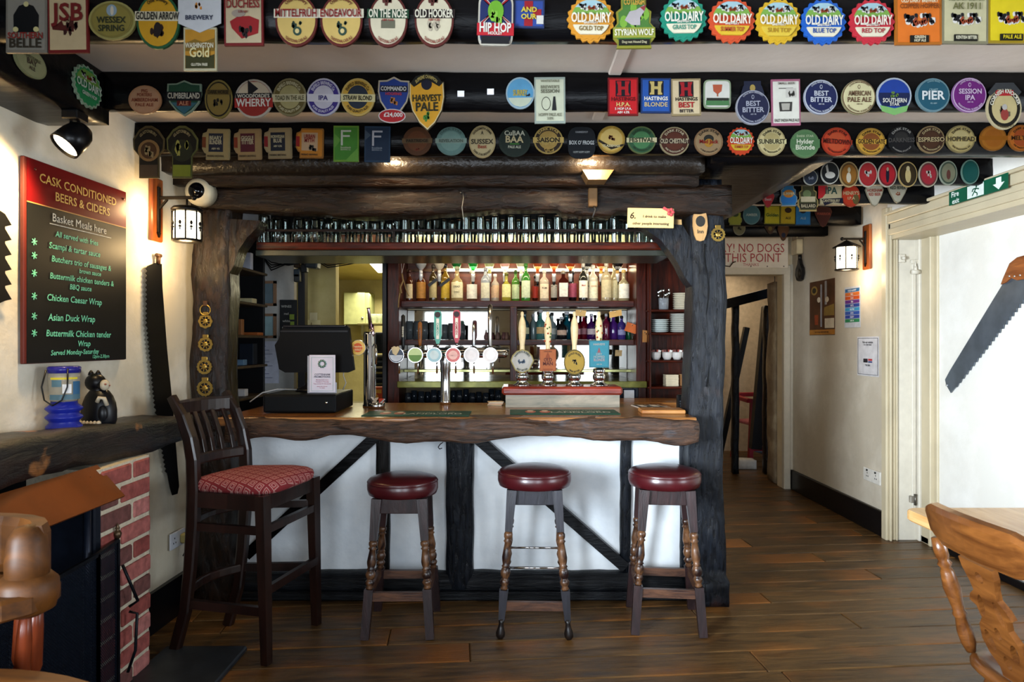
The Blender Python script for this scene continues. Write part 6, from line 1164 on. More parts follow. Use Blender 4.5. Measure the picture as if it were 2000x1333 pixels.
# ---------------------------------------------------------------- on posts and lintel
brs = [(401, 628, 13.5, 'topmost'), (401, 673, 14, 'second'), (399, 717, 14.5, 'third'), (400, 759, 15.5, 'lowest')]
def brass(t, r, sd=0, scal=10):
    q = MB(); n = 30; ring = []
    v = []; f = []
    for i in range(n):
        a = 2*PI*i/n; ro = r*(1+.06*math.cos(a*scal)); ri = r*.68
        v += [(ro*math.cos(a), 0, ro*math.sin(a)), (ri*math.cos(a), 0, ri*math.sin(a)), (ro*math.cos(a), -.004, ro*math.sin(a)), (ri*math.cos(a), -.004, ri*math.sin(a))]
    for i in range(n):
        j = (i+1) % n; f += [(4*i+2, 4*i+3, 4*j+3, 4*j+2), (4*i, 4*j, 4*j+1, 4*i+1), (4*i, 4*i+2, 4*j+2, 4*j), (4*i+1, 4*j+1, 4*j+3, 4*i+3)]
    q.add(v, f); part(t, 'rim', q, M_brass)
    q = MB()
    for k in range(8): a = k*PI/4+sd; q.cyl((r*.35*math.cos(a), -.002, r*.35*math.sin(a)), (r*.7*math.cos(a), -.002, r*.7*math.sin(a)), .002, n=5)
    q.lathe([(r*.38, 0), (r*.38, .004), (r*.2, .006), (0, .006)], 12, 0, Matrix.Rotation(PI/2, 4, 'X')); part(t, 'emblem', q, M_brass)
    q = MB(); q.box(-r*.4, r*.4, -.004, 0, r*.95, r*1.35, bev=.002); part(t, 'loop', q, M_brass)
for i, (px, py, r_, nm) in enumerate(brs):
    dd = 3.70; p = P(px, py, dd); t = thing('horse_brass', 'round pierced horse brass, %s of four on the left post' % nm, 'horse brass', (p.x, dd+.004, p.z), group='horse brasses on the left post'); brass(t, r_*dd/F, i*.3, 8+i*3)
t = thing('brass_ring', 'plain brass ring on a strap above the horse brasses', 'ring', (X(401, 3.7), 3.70, Z(606, 3.7)))
q = MB(); n = 20; q.tube([(.028*math.cos(2*PI*i/n), 0, .028*math.sin(2*PI*i/n)) for i in range(n+1)], .0035, 6); part(t, 'ring', q, M_brass); q = MB(); q.box(-.012, .012, -.004, .01, .02, .05, bev=.003); part(t, 'strap', q, mat('3a2414', .6))
t = thing('horse_brass', 'single toothed horse brass on the right post', 'horse brass', (X(1403, 3.7), 3.708, Z(458, 3.7))); brass(t, .038, .2, 16)
t = thing('wooden_plaque', 'pale shoe-sole shaped wooden plaque with black writing on the right post', 'plaque', (X(1368, 3.7), 3.712, Z(429, 3.7)))
q = MB(); q.prism([(x*.040, z*.118) for x, z in [(0, -1), (.5, -.95), (.8, -.7), (1, -.3), (.9, .1), (.65, .45), (.85, .9), (.6, 1), (-.5, 1), (-.8, .9), (-.75, .45), (-1, .1), (-1, -.3), (-.8, -.7), (-.5, -.95)]], -.012, 0); part(t, 'board', q, wood('pale_plaque', '9a7448', 'c8a068', rough=.45, axis=2, sc=4, stretch=5, bump=.1))
q = MB(); text(q, 'Ye', 0, .07, .02, -.0135); text(q, 'Olde', 0, .045, .014, -.0135, maxw=.05); text(q, 'Inn', 0, -.065, .02, -.0135); q.prism([(.026*a, -.01+.030*b_) for a, b_ in ell(14)], -.0132, -.012); part(t, 'lettering', q, mat('2a2824', .6))
t = thing('joke_sign', 'cream wooden sign with hand-lettered joke under the lintel', 'sign', (X(1271, 3.68), 3.69, Z(426, 3.68)))
t.rotation_euler = (0, .02, 0)
q = MB(); q.box(-.125, .125, -.010, 0, -.053, .053, bev=.002); part(t, 'board', q, mat('cdb680', .5, var=.08))
q = MB(); text(q, '6.', -.095, .012, .034, -.0115, shear=.2); text(q, 'I drink to make', .02, .008, .014, -.0115, maxw=.16, shear=.1); text(q, 'other people interesting', .0, -.030, .014, -.0115, maxw=.22, shear=.1); part(t, 'lettering', q, mat('3a2c1c', .7))
q = MB()
for k in range(5): a = k*1.256; q.sphere((.105+.012*math.cos(a), -.016, .032+.014*math.sin(a)), .010, 8, 5)
q.prism([(.06, .05), (.10, .03), (.10, .045), (.07, .062)], -.014, -.010); part(t, 'flower', q, mat('b8484c', .6))
t = thing('security_camera', 'white dome security camera at the left end of the lintel', 'camera', (X(389, 3.62), 3.62, Z(375, 3.62)))
fm = Matrix.Rotation(PI/2, 4, 'X')
q = MB(); q.lathe([(.072, -.06), (.073, 0), (.066, .02), (.045, .032)], 24, 0, fm); part(t, 'dome', q, mat('c9bfa4', .35)); q = MB(); q.lathe([(.045, .025), (.042, .036), (.028, .052), (0, .058)], 20, 0, fm); part(t, 'lens', q, mat('050508', .08)); q = MB(); q.box(-.02, .05, .0, .09, -.02, .075); part(t, 'mount', q, mat('b8ae94', .4))

# ---------------------------------------------------------------- left wall things (local -y faces the room)
RZL = PI/2-math.atan(.041)
def LW(px): return 2586/(1054.7-px)
def onleft(px, py, off=0.0):
    y = LW(px); return (wx(y)+off+.006, y, H+(666.5-py)*y/F)
t = thing('menu_board', 'tall chalkboard menu with red and gold printed header', 'menu board', (wx(2.845)+.024, 2.845, 1.752), rz=RZL)
W_, H2 = .312, .388
q = MB(); q.box(-W_, W_, 0, .016, -H2, H2, bev=.003); part(t, 'backing', q, mat('5a2018', .5))
q = MB(); q.box(-W_+.014, W_, -.002, 0, -H2+.002, H2-.168); part(t, 'slate', q, mat('090b0c', .5, var=.25, sc=8, spec=.3))
q = MB(); q.box(-W_+.014, W_, -.002, 0, H2-.165, H2-.002); part(t, 'header', q, mat('640a0e', .3, var=.08)); q = MB(); q.box(-W_+.014, W_, -.003, 0, H2-.1695, H2-.1655); part(t, 'gold_line', q, mat('b88a50', .4))
q = MB(); text(q, 'CASK CONDITIONED', .0, .325, .034, -.004, maxw=.56, bold=.01); text(q, 'BEERS & CIDERS', .02, .270, .034, -.004, maxw=.46, bold=.01); part(t, 'lettering', q, mat('c8a052', .45))
q = MB(); text(q, 'Basket Meals here', -.0, .185, .032, -.004, maxw=.42, mi=1, bold=.0); q.box(-.18, .20, -.004, -.002, .156, .159, mi=1)
for s, x, z, h_, mw_ in (('All served with fries', -.02, .122, .020, .38), ('Scampi & tartar sauce', -.03, .074, .022, .38), ('Butchers trio of sausages &', .015, .022, .021, .46), ('brown sauce', .06, -.010, .017, .20), ('Buttermilk chicken tenders &', .02, -.045, .021, .48), ('BBQ sauce', .0, -.080, .019, .18), ('Chicken Caesar Wrap', -.03, -.132, .023, .37), ('Asian Duck Wrap', -.05, -.208, .024, .33), ('Buttermilk Chicken tender', .0, -.272, .023, .43), ('Wrap', .02, -.312, .021, .10), ('Served Monday-Saturday', -.03, -.347, .018, .38), ('12pm-2.30pm', .13, -.368, .013, .17)):
    text(q, s, x, z, h_*1.12, -.004, maxw=mw_*1.06, shear=.12, bold=.012, rot=R.uniform(-.008, .008))
for z in (.074, .022, -.045, -.132, -.208, -.272):
    for k in range(3): a = k*PI/3+.3; q.bar((-.262-.014*math.cos(a), -.003, z-.014*math.sin(a)), (-.262+.014*math.cos(a), -.003, z+.014*math.sin(a)), .0035, .0015, up=(0, 1, 0))
part(t, 'chalk_writing', q, [mat('74d0a8', .7, var=.25, sc=80), mat('c8c8c0', .7, var=.25, sc=80)])
for x, z in ((-.26, .35), (.29, .35)): q = MB(); q.cyl((x, 0, z), (x, -.006, z), .005, n=8); part(t, 'screw', q, mat('5a2a20', .4, .5))

def lantern(name_lab, base, rz, ph, pw_, lz, ld, arm, roof, warmth, group=None):
    """wall lantern: board, iron bracket and lamp head; local -y points into the room"""
    t = thing('wall_lantern', name_lab, 'lantern', base, rz=rz)
    q = MB(); q.box(-pw_/2, pw_/2, -.022, 0, -ph/2, ph/2, bev=.006); part(t, 'back_board', q, wood('lantern_board', '5a2a10', '8a4a1c', rough=.3, axis=2, sc=4, stretch=8, bump=.1))
    I = mat('14110f', .4, .5)
    q = MB(); q.box(-.012, .012, -.032, -.022, -ph*.36, ph*.36, bev=.003); q.prism([(-.014, -ph*.36), (.014, -ph*.36), (0, -ph*.44)], -.032, -.022); q.box(-.008, .008, -arm-.03, -.03, ph*.16, ph*.16+.016, bev=.003); q.bar((0, -.03, ph*.02), (0, -.07, ph*.16), .01, .01); q.sphere((0, -arm-.035, ph*.16+.008), .014, 10, 6); q.cyl((0, -arm, ph*.16), (0, -arm, lz+ld*.62), .005); part(t, 'bracket', q, I)
    hr = ld/2; top = lz+ld*.62; bot = lz-ld*.62
    q = MB(); n = 8 if not roof else 6
    if roof: q.lathe([(hr*.2, top+.028), (hr*.25, top+.03), (0, top+.035)], n, 0, Matrix.Translation((0, -arm, 0)), False); q.lathe([(hr*1.22, top-.022), (hr*1.2, top-.014), (hr*.2, top+.03), (0, top+.03)], n, 0, Matrix.Translation((0, -arm, 0)), False)
    else: q.lathe([(hr*1.08, top-.008), (hr*1.10, top), (hr*.95, top+.012), (0, top+.014)], 20, 0, Matrix.Translation((0, -arm, 0)))
    part(t, 'roof', q, I)
    q = MB(); q.lathe([(hr*.95, bot+.006), (hr*1.05, bot+.012), (hr*1.05, bot+.018)], n*2, 0, Matrix.Translation((0, -arm, 0)))
    for k in range(n):
        a = 2*PI*(k+.5)/n; x_, y_ = hr*math.cos(a), -arm+hr*math.sin(a); q.cyl((x_, y_, bot+.01), (x_, y_, top-.01), .0038, n=6)
    part(t, 'cage', q, I)
    for k in range(n):
        a = 2*PI*k/n; x_, y_ = hr*.98*math.cos(a), -arm+hr*.98*math.sin(a); q = MB()
        q.sphere((x_, y_, lz+.012), .007, 6, 4, sc=(1, 1, 1.6)); q.sphere((x_, y_, lz-.008), .006, 6, 4, sc=(1.5, 1.5, .8)); q.cyl((x_, y_, lz-.025), (x_, y_, lz), .003, n=5); part(t, 'ornament', q, I)
    q = MB(); q.lathe([(hr*.90, bot+.02), (hr*.90, top-.014)], n*2, 0, Matrix.Translation((0, -arm, 0)), not roof); part(t, 'glass', q, mat('fff0cc', .4, emit=warmth, var=0))
    return t
b0 = onleft(298, 410); t = lantern('lit round wall lantern on a wooden board at left', b0, RZL, .318, .10, -.085, .135, .17, False, 5)
lamp('POINT', 'lantern_bulb_left', (b0[0]+.17, b0[1]-.02, b0[2]-.20), 9, WARM, shadow_soft_size=.04)
lamp('POINT', 'lantern_bulb_left', (b0[0]+.07, b0[1]-.12, b0[2]-.02), 3.5, WARM, shadow_soft_size=.04)
yr = 2.75*F/697; b0 = (2.748, yr, Z(483, yr)); t = lantern('lit hexagonal wall lantern on a wooden board at right', b0, -PI/2, .345, .11, -.085, .165, .17, True, 4)
lamp('POINT', 'lantern_bulb_right', (b0[0]-.17, b0[1], b0[2]-.24), 4.5, (1, .72, .4), shadow_soft_size=.04)
lamp('POINT', 'lantern_bulb_right', (b0[0]-.08, b0[1]-.14, b0[2]-.02), 1.6, (1, .72, .4), shadow_soft_size=.04)
# spotlight under the left wall beam
t = thing('spotlight', 'black adjustable spotlight on the left wall beam', 'spotlight', (-1.62, 2.53, 2.30))
q = MB(); q.box(-.03, .03, -.035, .035, -.035, 0, bev=.004); part(t, 'mount', q, M_blackp)
q = MB(); q.tube([(-.012, 0, -.03), (-.02, 0, -.06), (-.02, -.01, -.085)], .005, 8); q.tube([(.012, 0, -.03), (.02, 0, -.06), (.02, -.01, -.085)], .005, 8); part(t, 'stirrup', q, M_blackp)
ax = Vector((-.25, -.35, -.5)).normalized(); c0 = Vector((0.0, .0, -.095)); a0 = c0-ax*.055; a1 = c0+ax*.055
q = MB(); q.lathe_to(a0, a1, [(.0, 0), (.03, .02), (.045, .2), (.052, .5), (.055, 1.0), (.050, 1.0), (.045, .5), (0, .4)], 20); part(t, 'head', q, mat('0a0b0e', .3, .3))
q = MB(); q.lathe_to(a1-ax*.012, a1-ax*.010, [(.049, 0), (.049, 1)], 20); part(t, 'bulb_face', q, mat('fff0c8', emit=8, var=0))
lamp('SPOT', 'spotlight_beam', tuple(Vector((-1.62, 2.53, 2.30))+a1+ax*.02), 45, WARM, (-1.95, 2.15, 1.6), spot_size=2.4, spot_blend=.8, shadow_soft_size=.04)

# saws on the left wall
def sawL(name, label, pts, off, teeth=None, mats=None, handle=None):
    o = [(LW(px), H+(666.5-py)*LW(px)/F) for px, py in pts]
    cy = sum(p[0] for p in o)/len(o); b = MB(); loc = (wx(cy)+off, cy, 1.45)
    b.prism([(y-cy, z-1.45) for y, z in o], -.003, 0)
    r = solo(name, label, 'saw', b, mats or mat('07080a', .5, .4, var=.3), loc=loc, rz=RZL); return r, cy
def teethline(p0, p1, n, depth, side=1):
    out = []; dx, dy = p1[0]-p0[0], p1[1]-p0[1]; L = math.hypot(dx, dy); nx, ny = -dy/L*depth*side, dx/L*depth*side
    for i in range(n): a = i/n; out += [(p0[0]+dx*a, p0[1]+dy*a), (p0[0]+dx*(a+.5/n)+nx, p0[1]+dy*(a+.5/n)+ny)]
    return out+[p1]
pts = teethline((279, 520), (279, 640), 13, 4) + teethline((280, 642), (296, 800), 18, 4) + teethline((297, 802), (318, 925), 14, 4) + [(324, 955), (328, 968), (338, 965), (341, 950), (329, 800), (317, 680), (308, 560), (307, 516), (293, 514)]
r, cy = sawL('crosscut_saw', 'long black toothed crosscut saw hanging behind the mantel end', pts, .022)
q = MB(); zc = H+(666.5-504)*LW(299)/F-1.45; yc = LW(299)-cy; q.tube([(yc, -.004, zc-.03), (yc, -.006, zc+.01)], .011, 8); q.tube([(yc-.018, -.006, zc+.012), (yc+.018, -.006, zc+.012)], .010, 8); part(r, 'handle', q, mat('3a2414', .5))
pts = [(-30, 400)]
for k in range(6): pts += [(-2, 418+k*29), (11, 440+k*29), (-2, 443+k*29)]
pts += [(-30, 600)]
sawL('circular_saw_blade', 'coarse black toothed blade cut off at the left edge', pts, .02)
# sockets
t = thing('wall_socket', 'white double wall socket with a cream plug near the floor at left', 'socket', onleft(341, 1053, .004), rz=RZL)
q = MB(); q.box(-.073, .073, -.010, .0, -.043, .043, bev=.003); part(t, 'plate', q, mat('c8ccd4', .4)); q = MB()
for dx in (-.035,):
    for a, c in ((0, .012), (-.011, -.012), (.011, -.012)): q.box(dx+a-.003, dx+a+.003, -.011, -.009, c-.004, c+.004)
part(t, 'pin_holes', q, mat('14141a', .6)); q = MB(); q.box(.012, .058, -.045, -.010, -.030, .022, bev=.008); pl = part(t, 'plug', q, mat('b0a468', .45)); q = MB(); q.tube([(.03, -.035, -.03), (.03, -.04, -.06), (.028, -.02, -.10)], .003, 6); part(pl, 'cord', q, mat('3a3a34', .5))
yr = 2.75*F/705; t = thing('wall_socket', 'white double wall socket low on the right wall', 'socket', (2.747, yr, Z(930, yr)), rz=-PI/2)
q = MB(); q.box(-.12, .12, -.010, .003, -.05, .05, bev=.003); part(t, 'plate', q, mat('cfcac0', .4)); q = MB()
for dx in (-.06, .06):
    for a, c in ((0, .012), (-.011, -.012), (.011, -.012)): q.box(dx+a-.004, dx+a+.004, -.011, -.009, c-.005, c+.005)
    q.box(dx-.012, dx+.006, -.014, -.009, .026, .040)
part(t, 'pin_holes', q, mat('2a2a2a', .6))

# ---------------------------------------------------------------- right wall papers
def onright(px, py): y = 2.75*F/(px-1000); return (2.7485, y, H+(666.5-py)*y/F)
def sheetdims(px0, px1, py0, py1):
    y0, y1 = 2.75*F/(px0-1000), 2.75*F/(px1-1000); ym = (y0+y1)/2; return (2.7485, ym, H+(666.5-(py0+py1)/2)*ym/F), (y0-y1)/2, (py1-py0)/2*ym/F
loc, w_, h_ = sheetdims(1582, 1631, 548, 655)
t = thing('poster', 'dark brown photographic pub poster on the right wall', 'poster', loc, rz=-PI/2)
q = MB(); q.box(-w_, w_, -.002, 0, -h_, h_); part(t, 'sheet', q, mat('4a2a18', .4, var=.4, sc=9))
q = MB(); y = -.0035
q.prism([(-.6*w_+.26*w_*a, .66*h_+.17*h_*b_) for a, b_ in ell(16)], y, -.002, mi=0); q.prism([(-.6*w_+.16*w_*a, .66*h_+.1*h_*b_) for a, b_ in ell(16)], y-.001, -.002, mi=1)
q.prism([(-.1*w_, -.7*h_), (.02*w_, -.7*h_), (.02*w_, .85*h_), (-.1*w_, .85*h_)], y, -.002, mi=2); q.prism([(.25*w_, .1*h_), (.4*w_, .1*h_), (.4*w_, .95*h_), (.25*w_, .95*h_)], y, -.002, mi=2)
for cx_, cz_ in ((-.22, .3), (.42, .28)): q.prism([(cx_*w_+.13*w_*a, cz_*h_+.1*h_*b_) for a, b_ in ell(14)], y-.001, -.002, mi=3)
q.prism([(-.55*w_, -.62*h_), (-.3*w_, -.62*h_), (-.27*w_, -.25*h_), (-.58*w_, -.25*h_)], y, -.002, mi=4); q.prism([(.25*w_, -.75*h_), (.95*w_, -.75*h_), (.95*w_, -.4*h_), (.25*w_, -.4*h_)], y, -.002, mi=3)
q.prism([(.2*w_, -.3*h_), (.95*w_, -.3*h_), (.95*w_, .1*h_), (.2*w_, .0)], y, -.002, mi=0); q.prism([(-w_, -.98*h_), (w_, -.98*h_), (w_, -.80*h_), (-w_, -.80*h_)], y, -.002, mi=5)
part(t, 'picture', q, [mat('8a7038', .5), mat('2a2418', .5), mat('8a8a90', .4), mat('c8bca8', .5), mat('8a3a1c', .5), mat('a8702c', .5)])
q = MB(); text(q, 'TRADITIONAL BEERS SERVED HERE', 0, -.89*h_, .012, -.0045, maxw=w_*1.7); part(t, 'lettering', q, mat('3a1c10', .5))
loc, w_, h_ = sheetdims(1650, 1681, 560, 640)
t = thing('notice', 'small rainbow-striped allergy notice below the right lantern', 'notice', loc, rz=-PI/2)
q = MB(); q.box(-w_, w_, -.002, 0, -h_, h_); part(t, 'sheet', q, mat('b8bcc4', .4))
q = MB(); cs = ['2a5a8a', 'b8622c', 'b0481c', '5a2a7a', '28408a', '3488b8', '2c4fa0', '2a3f90', '2a7a50']
for k in range(9): z1 = h_*(.9-k*.185); q.prism([(-w_*.9, z1-h_*.165), (w_*.9, z1-h_*.165), (w_*.9, z1), (-w_*.9, z1)], -.003, -.002, mi=k)
part(t, 'stripes', q, [mat(c, .5) for c in cs]); q = MB()
for k, s in enumerate(('FOOD ALLERGY', 'MILK', 'EGGS', 'FISH', 'NUTS', 'GLUTEN', 'SOYA', 'CELERY', 'ASK US')): text(q, s, 0, h_*(.9-k*.185-.085), h_*.08, -.0038, maxw=w_*1.4)
part(t, 'lettering', q, mat('d8dce0', .5))
loc, w_, h_ = sheetdims(1675, 1717, 658, 735)
t = thing('notice', 'white printed notice with thin black border on the right wall', 'notice', loc, rz=-PI/2)
q = MB(); q.box(-w_, w_, -.002, 0, -h_, h_); part(t, 'sheet', q, mat('c8c6c8', .5))
q = MB(); e = .93
for a, b_, c, d_ in ((-e, e, e-.02, e), (-e, e, -e, -e+.02), (-e, -e+.03, -e, e), (e-.03, e, -e, e)): q.box(a*w_, b_*w_, -.003, -.002, c*h_, d_*h_)
text(q, 'Visit our website', 0, .72*h_, .016, -.0035, maxw=w_*1.2); text(q, 'to order food', 0, .6*h_, .014, -.0035, maxw=w_); q.box(-.4*w_, .0, -.003, -.002, -.32*h_, -.12*h_); text(q, 'THE INN', .0, -.45*h_, .014, -.0035, maxw=w_); part(t, 'border', q, mat('26242a', .5))
q = MB(); q.box(.05*w_, .42*w_, -.003, -.002, -.22*h_, -.12*h_, mi=0); q.box(.05*w_, .42*w_, -.003, -.002, -.32*h_, -.24*h_, mi=1); part(t, 'emblem', q, [mat('b0343a', .5), mat('3a4a7a', .5)])
t = thing('fire_exit_sign', 'green fire exit sign with running man above the right recess', 'sign', (2.698, 3.96, 2.325), rz=-PI/2)
q = MB(); q.box(-.25, .25, -.003, 0, -.042, .042, mx=Matrix.Rotation(0.0, 4, 'Y')); part(t, 'panel', q, mat('10523a', .4))
q = MB(); text(q, 'Fire', -.19, .020, .032, -.0045); text(q, 'exit', -.185, -.022, .030, -.0045)
q.box(-.08, .06, -.004, -.003, -.036, .036); q.prism([(.16, .032), (.20, .032), (.20, -.0), (.225, -.0), (.18, -.034), (.135, -.0), (.16, -.0)], -.0045, -.003); part(t, 'lettering', q, mat('d8e0d8', .5))
q = MB(); q.sphere((-.0, -.0045, .024), .008, 8, 4, sc=(1, .1, 1))
for a, b_ in (((0, .015), (-.02, -.008)), ((-.02, -.008), (-.035, -.025)), ((-.015, -.005), (.008, -.018)), ((.008, -.018), (.005, -.032)), ((-.002, .012), (.022, .004)), ((-.003, .012), (-.028, .012)), ((-.028, .012), (-.036, -.002))): q.bar((a[0], -.005, a[1]), (b_[0], -.005, b_[1]), .007, .001, up=(0, 1, 0))
part(t, 'pictogram', q, mat('10523a', .4))
# saw in the recess
def rw(px, py, xw=2.965): y = xw*F/(px-1000); return (y, H+(666.5-py)*y/F)
edge = []
p0, p1 = (1866, 757), (2030, 545); n = 26
for i in range(n):
    a = i/n; q_ = (p0[0]+(p1[0]-p0[0])*a, p0[1]+(p1[1]-p0[1])*a); dep = 1.5+3.5*a; edge += [q_, (q_[0]+dep+2, q_[1]-1+dep*.2)]
out = [rw(*p) for p in [(1848, 752), (1846, 742), (1855, 725), (1958, 556), (1985, 512), (2020, 500), (2060, 500), (2060, 545)] + edge[::-1] + [(1857, 768)]]
cy = sum(p[0] for p in out)/len(out); b = MB(); b.prism([(-(y-cy), z-1.7) for y, z in out], -.002, .002)
sw = solo('hand_saw', 'large steel hand saw hung slantwise in the white recess', 'saw', b, mat('6a7684', .35, .7, var=.2, sc=8), loc=(2.965, cy, 1.7), rz=-PI/2)
hp = [rw(*p) for p in [(1958, 556), (1962, 545), (1975, 515), (1990, 503), (2030, 492), (2065, 500), (2065, 560), (2030, 556), (2008, 545), (1990, 548), (1978, 543), (1966, 553)]]
q = MB(); q.prism([(-(y-cy), z-1.7) for y, z in hp], -.012, .006); part(sw, 'handle', q, wood('saw_handle', '6a3414', 'a05c2c', rough=.35, axis=0, sc=5, stretch=6, bump=.1))
q = MB()
for p in ((1852, 753), (1985, 540), (1996, 538), (1975, 540)):
    y, z = rw(*p); q.cyl((-(y-cy), -.014, z-1.7), (-(y-cy), 0, z-1.7), .006, n=10)
part(sw, 'rivet', q, mat('b8bcc0', .3, .8), kind='stuff')

# ---------------------------------------------------------------- far doorway and room beyond
t = thing('dog_sign', 'hand-painted white sign asking for no dogs over the far doorway', 'sign', (X(1461, 6.65), 6.652, Z(494, 6.65)))
q = MB(); q.box(-.46, .385, -.02, .046, -.15, .145, bev=.004); part(t, 'board', q, mat('e8dfd0', .5, var=.05))
q = MB(); text(q, 'SORRY! NO DOGS', -.055, .045, .085, -.022, maxw=.80, bold=0); text(q, 'PAST THIS POINT', -.085, -.05, .085, -.022, maxw=.80, bold=0); text(q, 'THANKS', .02, -.118, .028, -.022, bold=0); part(t, 'lettering', q, mat('b04848', .6))
q = MB(); q.tube([(-.23, -.02, -.13), (-.19, -.04, -.14), (-.16, -.04, -.10), (-.13, -.03, -.09)], .006, 6); part(t, 'hook', q, mat('4a3c2c', .4, .6))
for x in (.02, .18, .34): q = MB(); q.cyl((x, -.02, -.135), (x, -.024, -.135), .006, n=8); part(t, 'screw', q, mat('6a5a4a', .5, .5))
t = thing('junction_box', 'cream electrical box beside the far doorway', 'box', (2.735, 6.5, Z(486, 6.6)), rz=-PI/2)
q = MB(); q.box(-.07, .07, -.05, .01, -.07, .07, bev=.008); part(t, 'cover', q, mat('c8bc9c', .5)); q = MB(); q.cyl((.0, -.02, .07), (0, -.02, .3), .006, n=6); part(t, 'cable', q, mat('c8bc9c', .5))
t = thing('hanging_bellows', 'small black bellows-shaped ornament hanging beside the far doorway', 'ornament', (2.735, 6.45, Z(526, 6.5)), rz=-PI/2)
q = MB(); q.prism([(x*.075, z*.12) for x, z in [(0, -1), (.6, -.9), (1, -.45), (.85, .0), (.35, .35), (.2, .7), (-.2, .7), (-.35, .35), (-.85, 0), (-1, -.45), (-.6, -.9)]], -.03, 0); part(t, 'body', q, mat('0e0f12', .45)); q = MB(); q.cyl((0, -.015, .08), (0, -.015, .13), .018); part(t, 'nozzle', q, mat('0e0f12', .45)); q = MB(); q.cyl((0, -.03, -.045), (0, -.034, -.045), .045, n=18); part(t, 'boss', q, mat('26221c', .4))
for px0, px1, lab, m in ((1432, 1445, 'left', M_blueV), (1494, 1506, 'right', M_brownV)):
    q = MB(); dd = 7.4; q.rough(X(px0, dd), X(px1, dd), dd, dd+.1, 0, Z(596, dd) if lab == 'left' else Z(596, dd), seg=.06, amp=.008, seed=px0)
    solo('timber_stud', 'rough black timber stud seen through the far doorway, %s one' % lab, 'post', q, m, loc=(X(px0, dd), dd, 0), w=True, group='studs beyond the doorway')
q = MB(); dd = 7.4; q.bar((X(1395, dd), dd+.04, Z(600, dd)), (X(1540, dd), dd+.04, Z(563, dd)), .10, .13, up=(0, 1, 0), h2=.09, w2=.1); solo('tie_beam', 'sloping black beam crossing above the far studs', 'beam', q, M_black, loc=(X(1460, dd), dd, 2.0), w=True)
q = MB(); q.bar((X(1475, 7.9), 7.9, 0.2), (X(1500, 7.9), 7.9, Z(600, 7.9)), .12, .10, up=(0, 1, 0)); solo('timber_stud', 'leaning dark brace deep in the far room', 'post', q, M_beamV, loc=(X(1485, 7.9), 7.9, .2), w=True)
q = MB(); q.bar((X(1405, 8.1), 8.1, 0.1), (X(1458, 8.1), 8.1, Z(640, 8.1)), .06, .07, up=(0, 1, 0)); solo('timber_stud', 'dark slanting brace behind the left far stud', 'post', q, M_beamV, loc=(X(1440, 8.1), 8.1, .2), w=True)
for i, (px0, px1) in enumerate(((1440, 1476), (1495, 1514))):
    q = MB(); dd = 7.75; q.rough(X(px0, dd), X(px1, dd), dd-.05, dd+.12, 0, .11, seg=.04, amp=.01, seed=60+i); solo('whitewashed_stone', '%s white painted stone on the far room sill' % ('left' if i == 0 else 'right'), 'stone', q, mat('d0ccc2', .7, bump=.4), loc=(X((px0+px1)/2, dd), dd, 0), w=True)
# red chair
t = thing('red_chair', 'red painted wooden chair in the far room', 'chair', (X(1482, 8.35), 8.35, 0), rz=.15)
M_red = mat('8e1c28', .4, var=.15)
for x, y, h_ in ((-.2, -.2, .76), (.2, -.2, .76), (-.2, .2, .72), (.2, .2, .72)): q = MB(); q.bar((x*1.15, y*1.1, 0), (x*.92, y*.9, h_), .05, .05, w2=.04, h2=.04); part(t, 'leg', q, M_red)
q = MB(); q.box(-.21, .21, -.2, .2, .44, .48, bev=.01); part(t, 'seat', q, mat('b8606a', .4)); q = MB(); q.sweep([(.24, -.22, .74), (.24, .1, .76), (.15, .22, .78), (-.15, .22, .78), (-.24, .1, .76), (-.24, -.22, .74)], .06, .05); part(t, 'arm_rail', q, M_red)
for z in (.14, .56): q = MB(); q.box(-.2, .2, -.215, -.185, z, z+.05, bev=.005); part(t, 'stretcher', q, M_red)
q = MB(); q.sphere((0, 0, 0), .05, 12, 8); o = solo('far_room_lamp', 'glowing shaded lamp deep in the far room', 'lamp', MB().lathe([(.09, -.02), (.04, .07), (.02, .08)], 14), mat('ffe8c0', emit=4, var=0), loc=(X(1513, 8.2), 8.2, Z(640, 8.2)))
q = MB(); q.cyl((0, 0, .08), (0, 0, .9), .005); part(o, 'cord', q, M_blackp)

# ---------------------------------------------------------------- on the mantel
t = thing('toy_lantern', 'blue plastic bellows-sided lantern jar with a carrying strap on the mantel', 'lantern', (-1.745, 2.66, 1.104))
q = MB(); q.lathe([(.054, 0), (.062, .005), (.062, .016), (.050, .030), (.052, .036), (.064, .048), (.064, .053), (.050, .066), (.052, .070), (.064, .082), (.063, .088), (.046, .102), (.045, .112)], 24); part(t, 'bellows_base', q, mat('182488', .3, var=.05))
q = MB(); q.lathe([(.045, .112), (.052, .13), (.054, .20), (.054, .228)], 24); part(t, 'jar', q, mat('b0a894', .1, alpha=.65, var=0))
q = MB(); q.lathe([(.056, .222), (.057, .244), (.05, .248), (0, .248)], 24); part(t, 'lid', q, mat('24247c', .2))
def sticker(q, a0, a1, z0, z1, r, mi):
    v = []; f = []
    for i in range(6): a = a0+(a1-a0)*i/5; v += [(r*math.cos(a), r*math.sin(a), z0), (r*math.cos(a), r*math.sin(a), z1)]
    for i in range(5): f.append((2*i, 2*i+2, 2*i+3, 2*i+1))
    q.add(v, f, mi, True)
q = MB(); sticker(q, -1.9, -.1, .198, .206, .0556, 0); sticker(q, -1.1, -.55, .145, .18, .0556, 1); sticker(q, -.45, .2, .14, .19, .0556, 2); sticker(q, -1.8, -1.15, .17, .196, .0556, 3); sticker(q, -2.0, .3, .12, .14, .0545, 3); part(t, 'printed_label', q, [mat('c8b828', .5), mat('d8dce0', .5), mat('2a5a80', .5), mat('4a6a78', .5)])
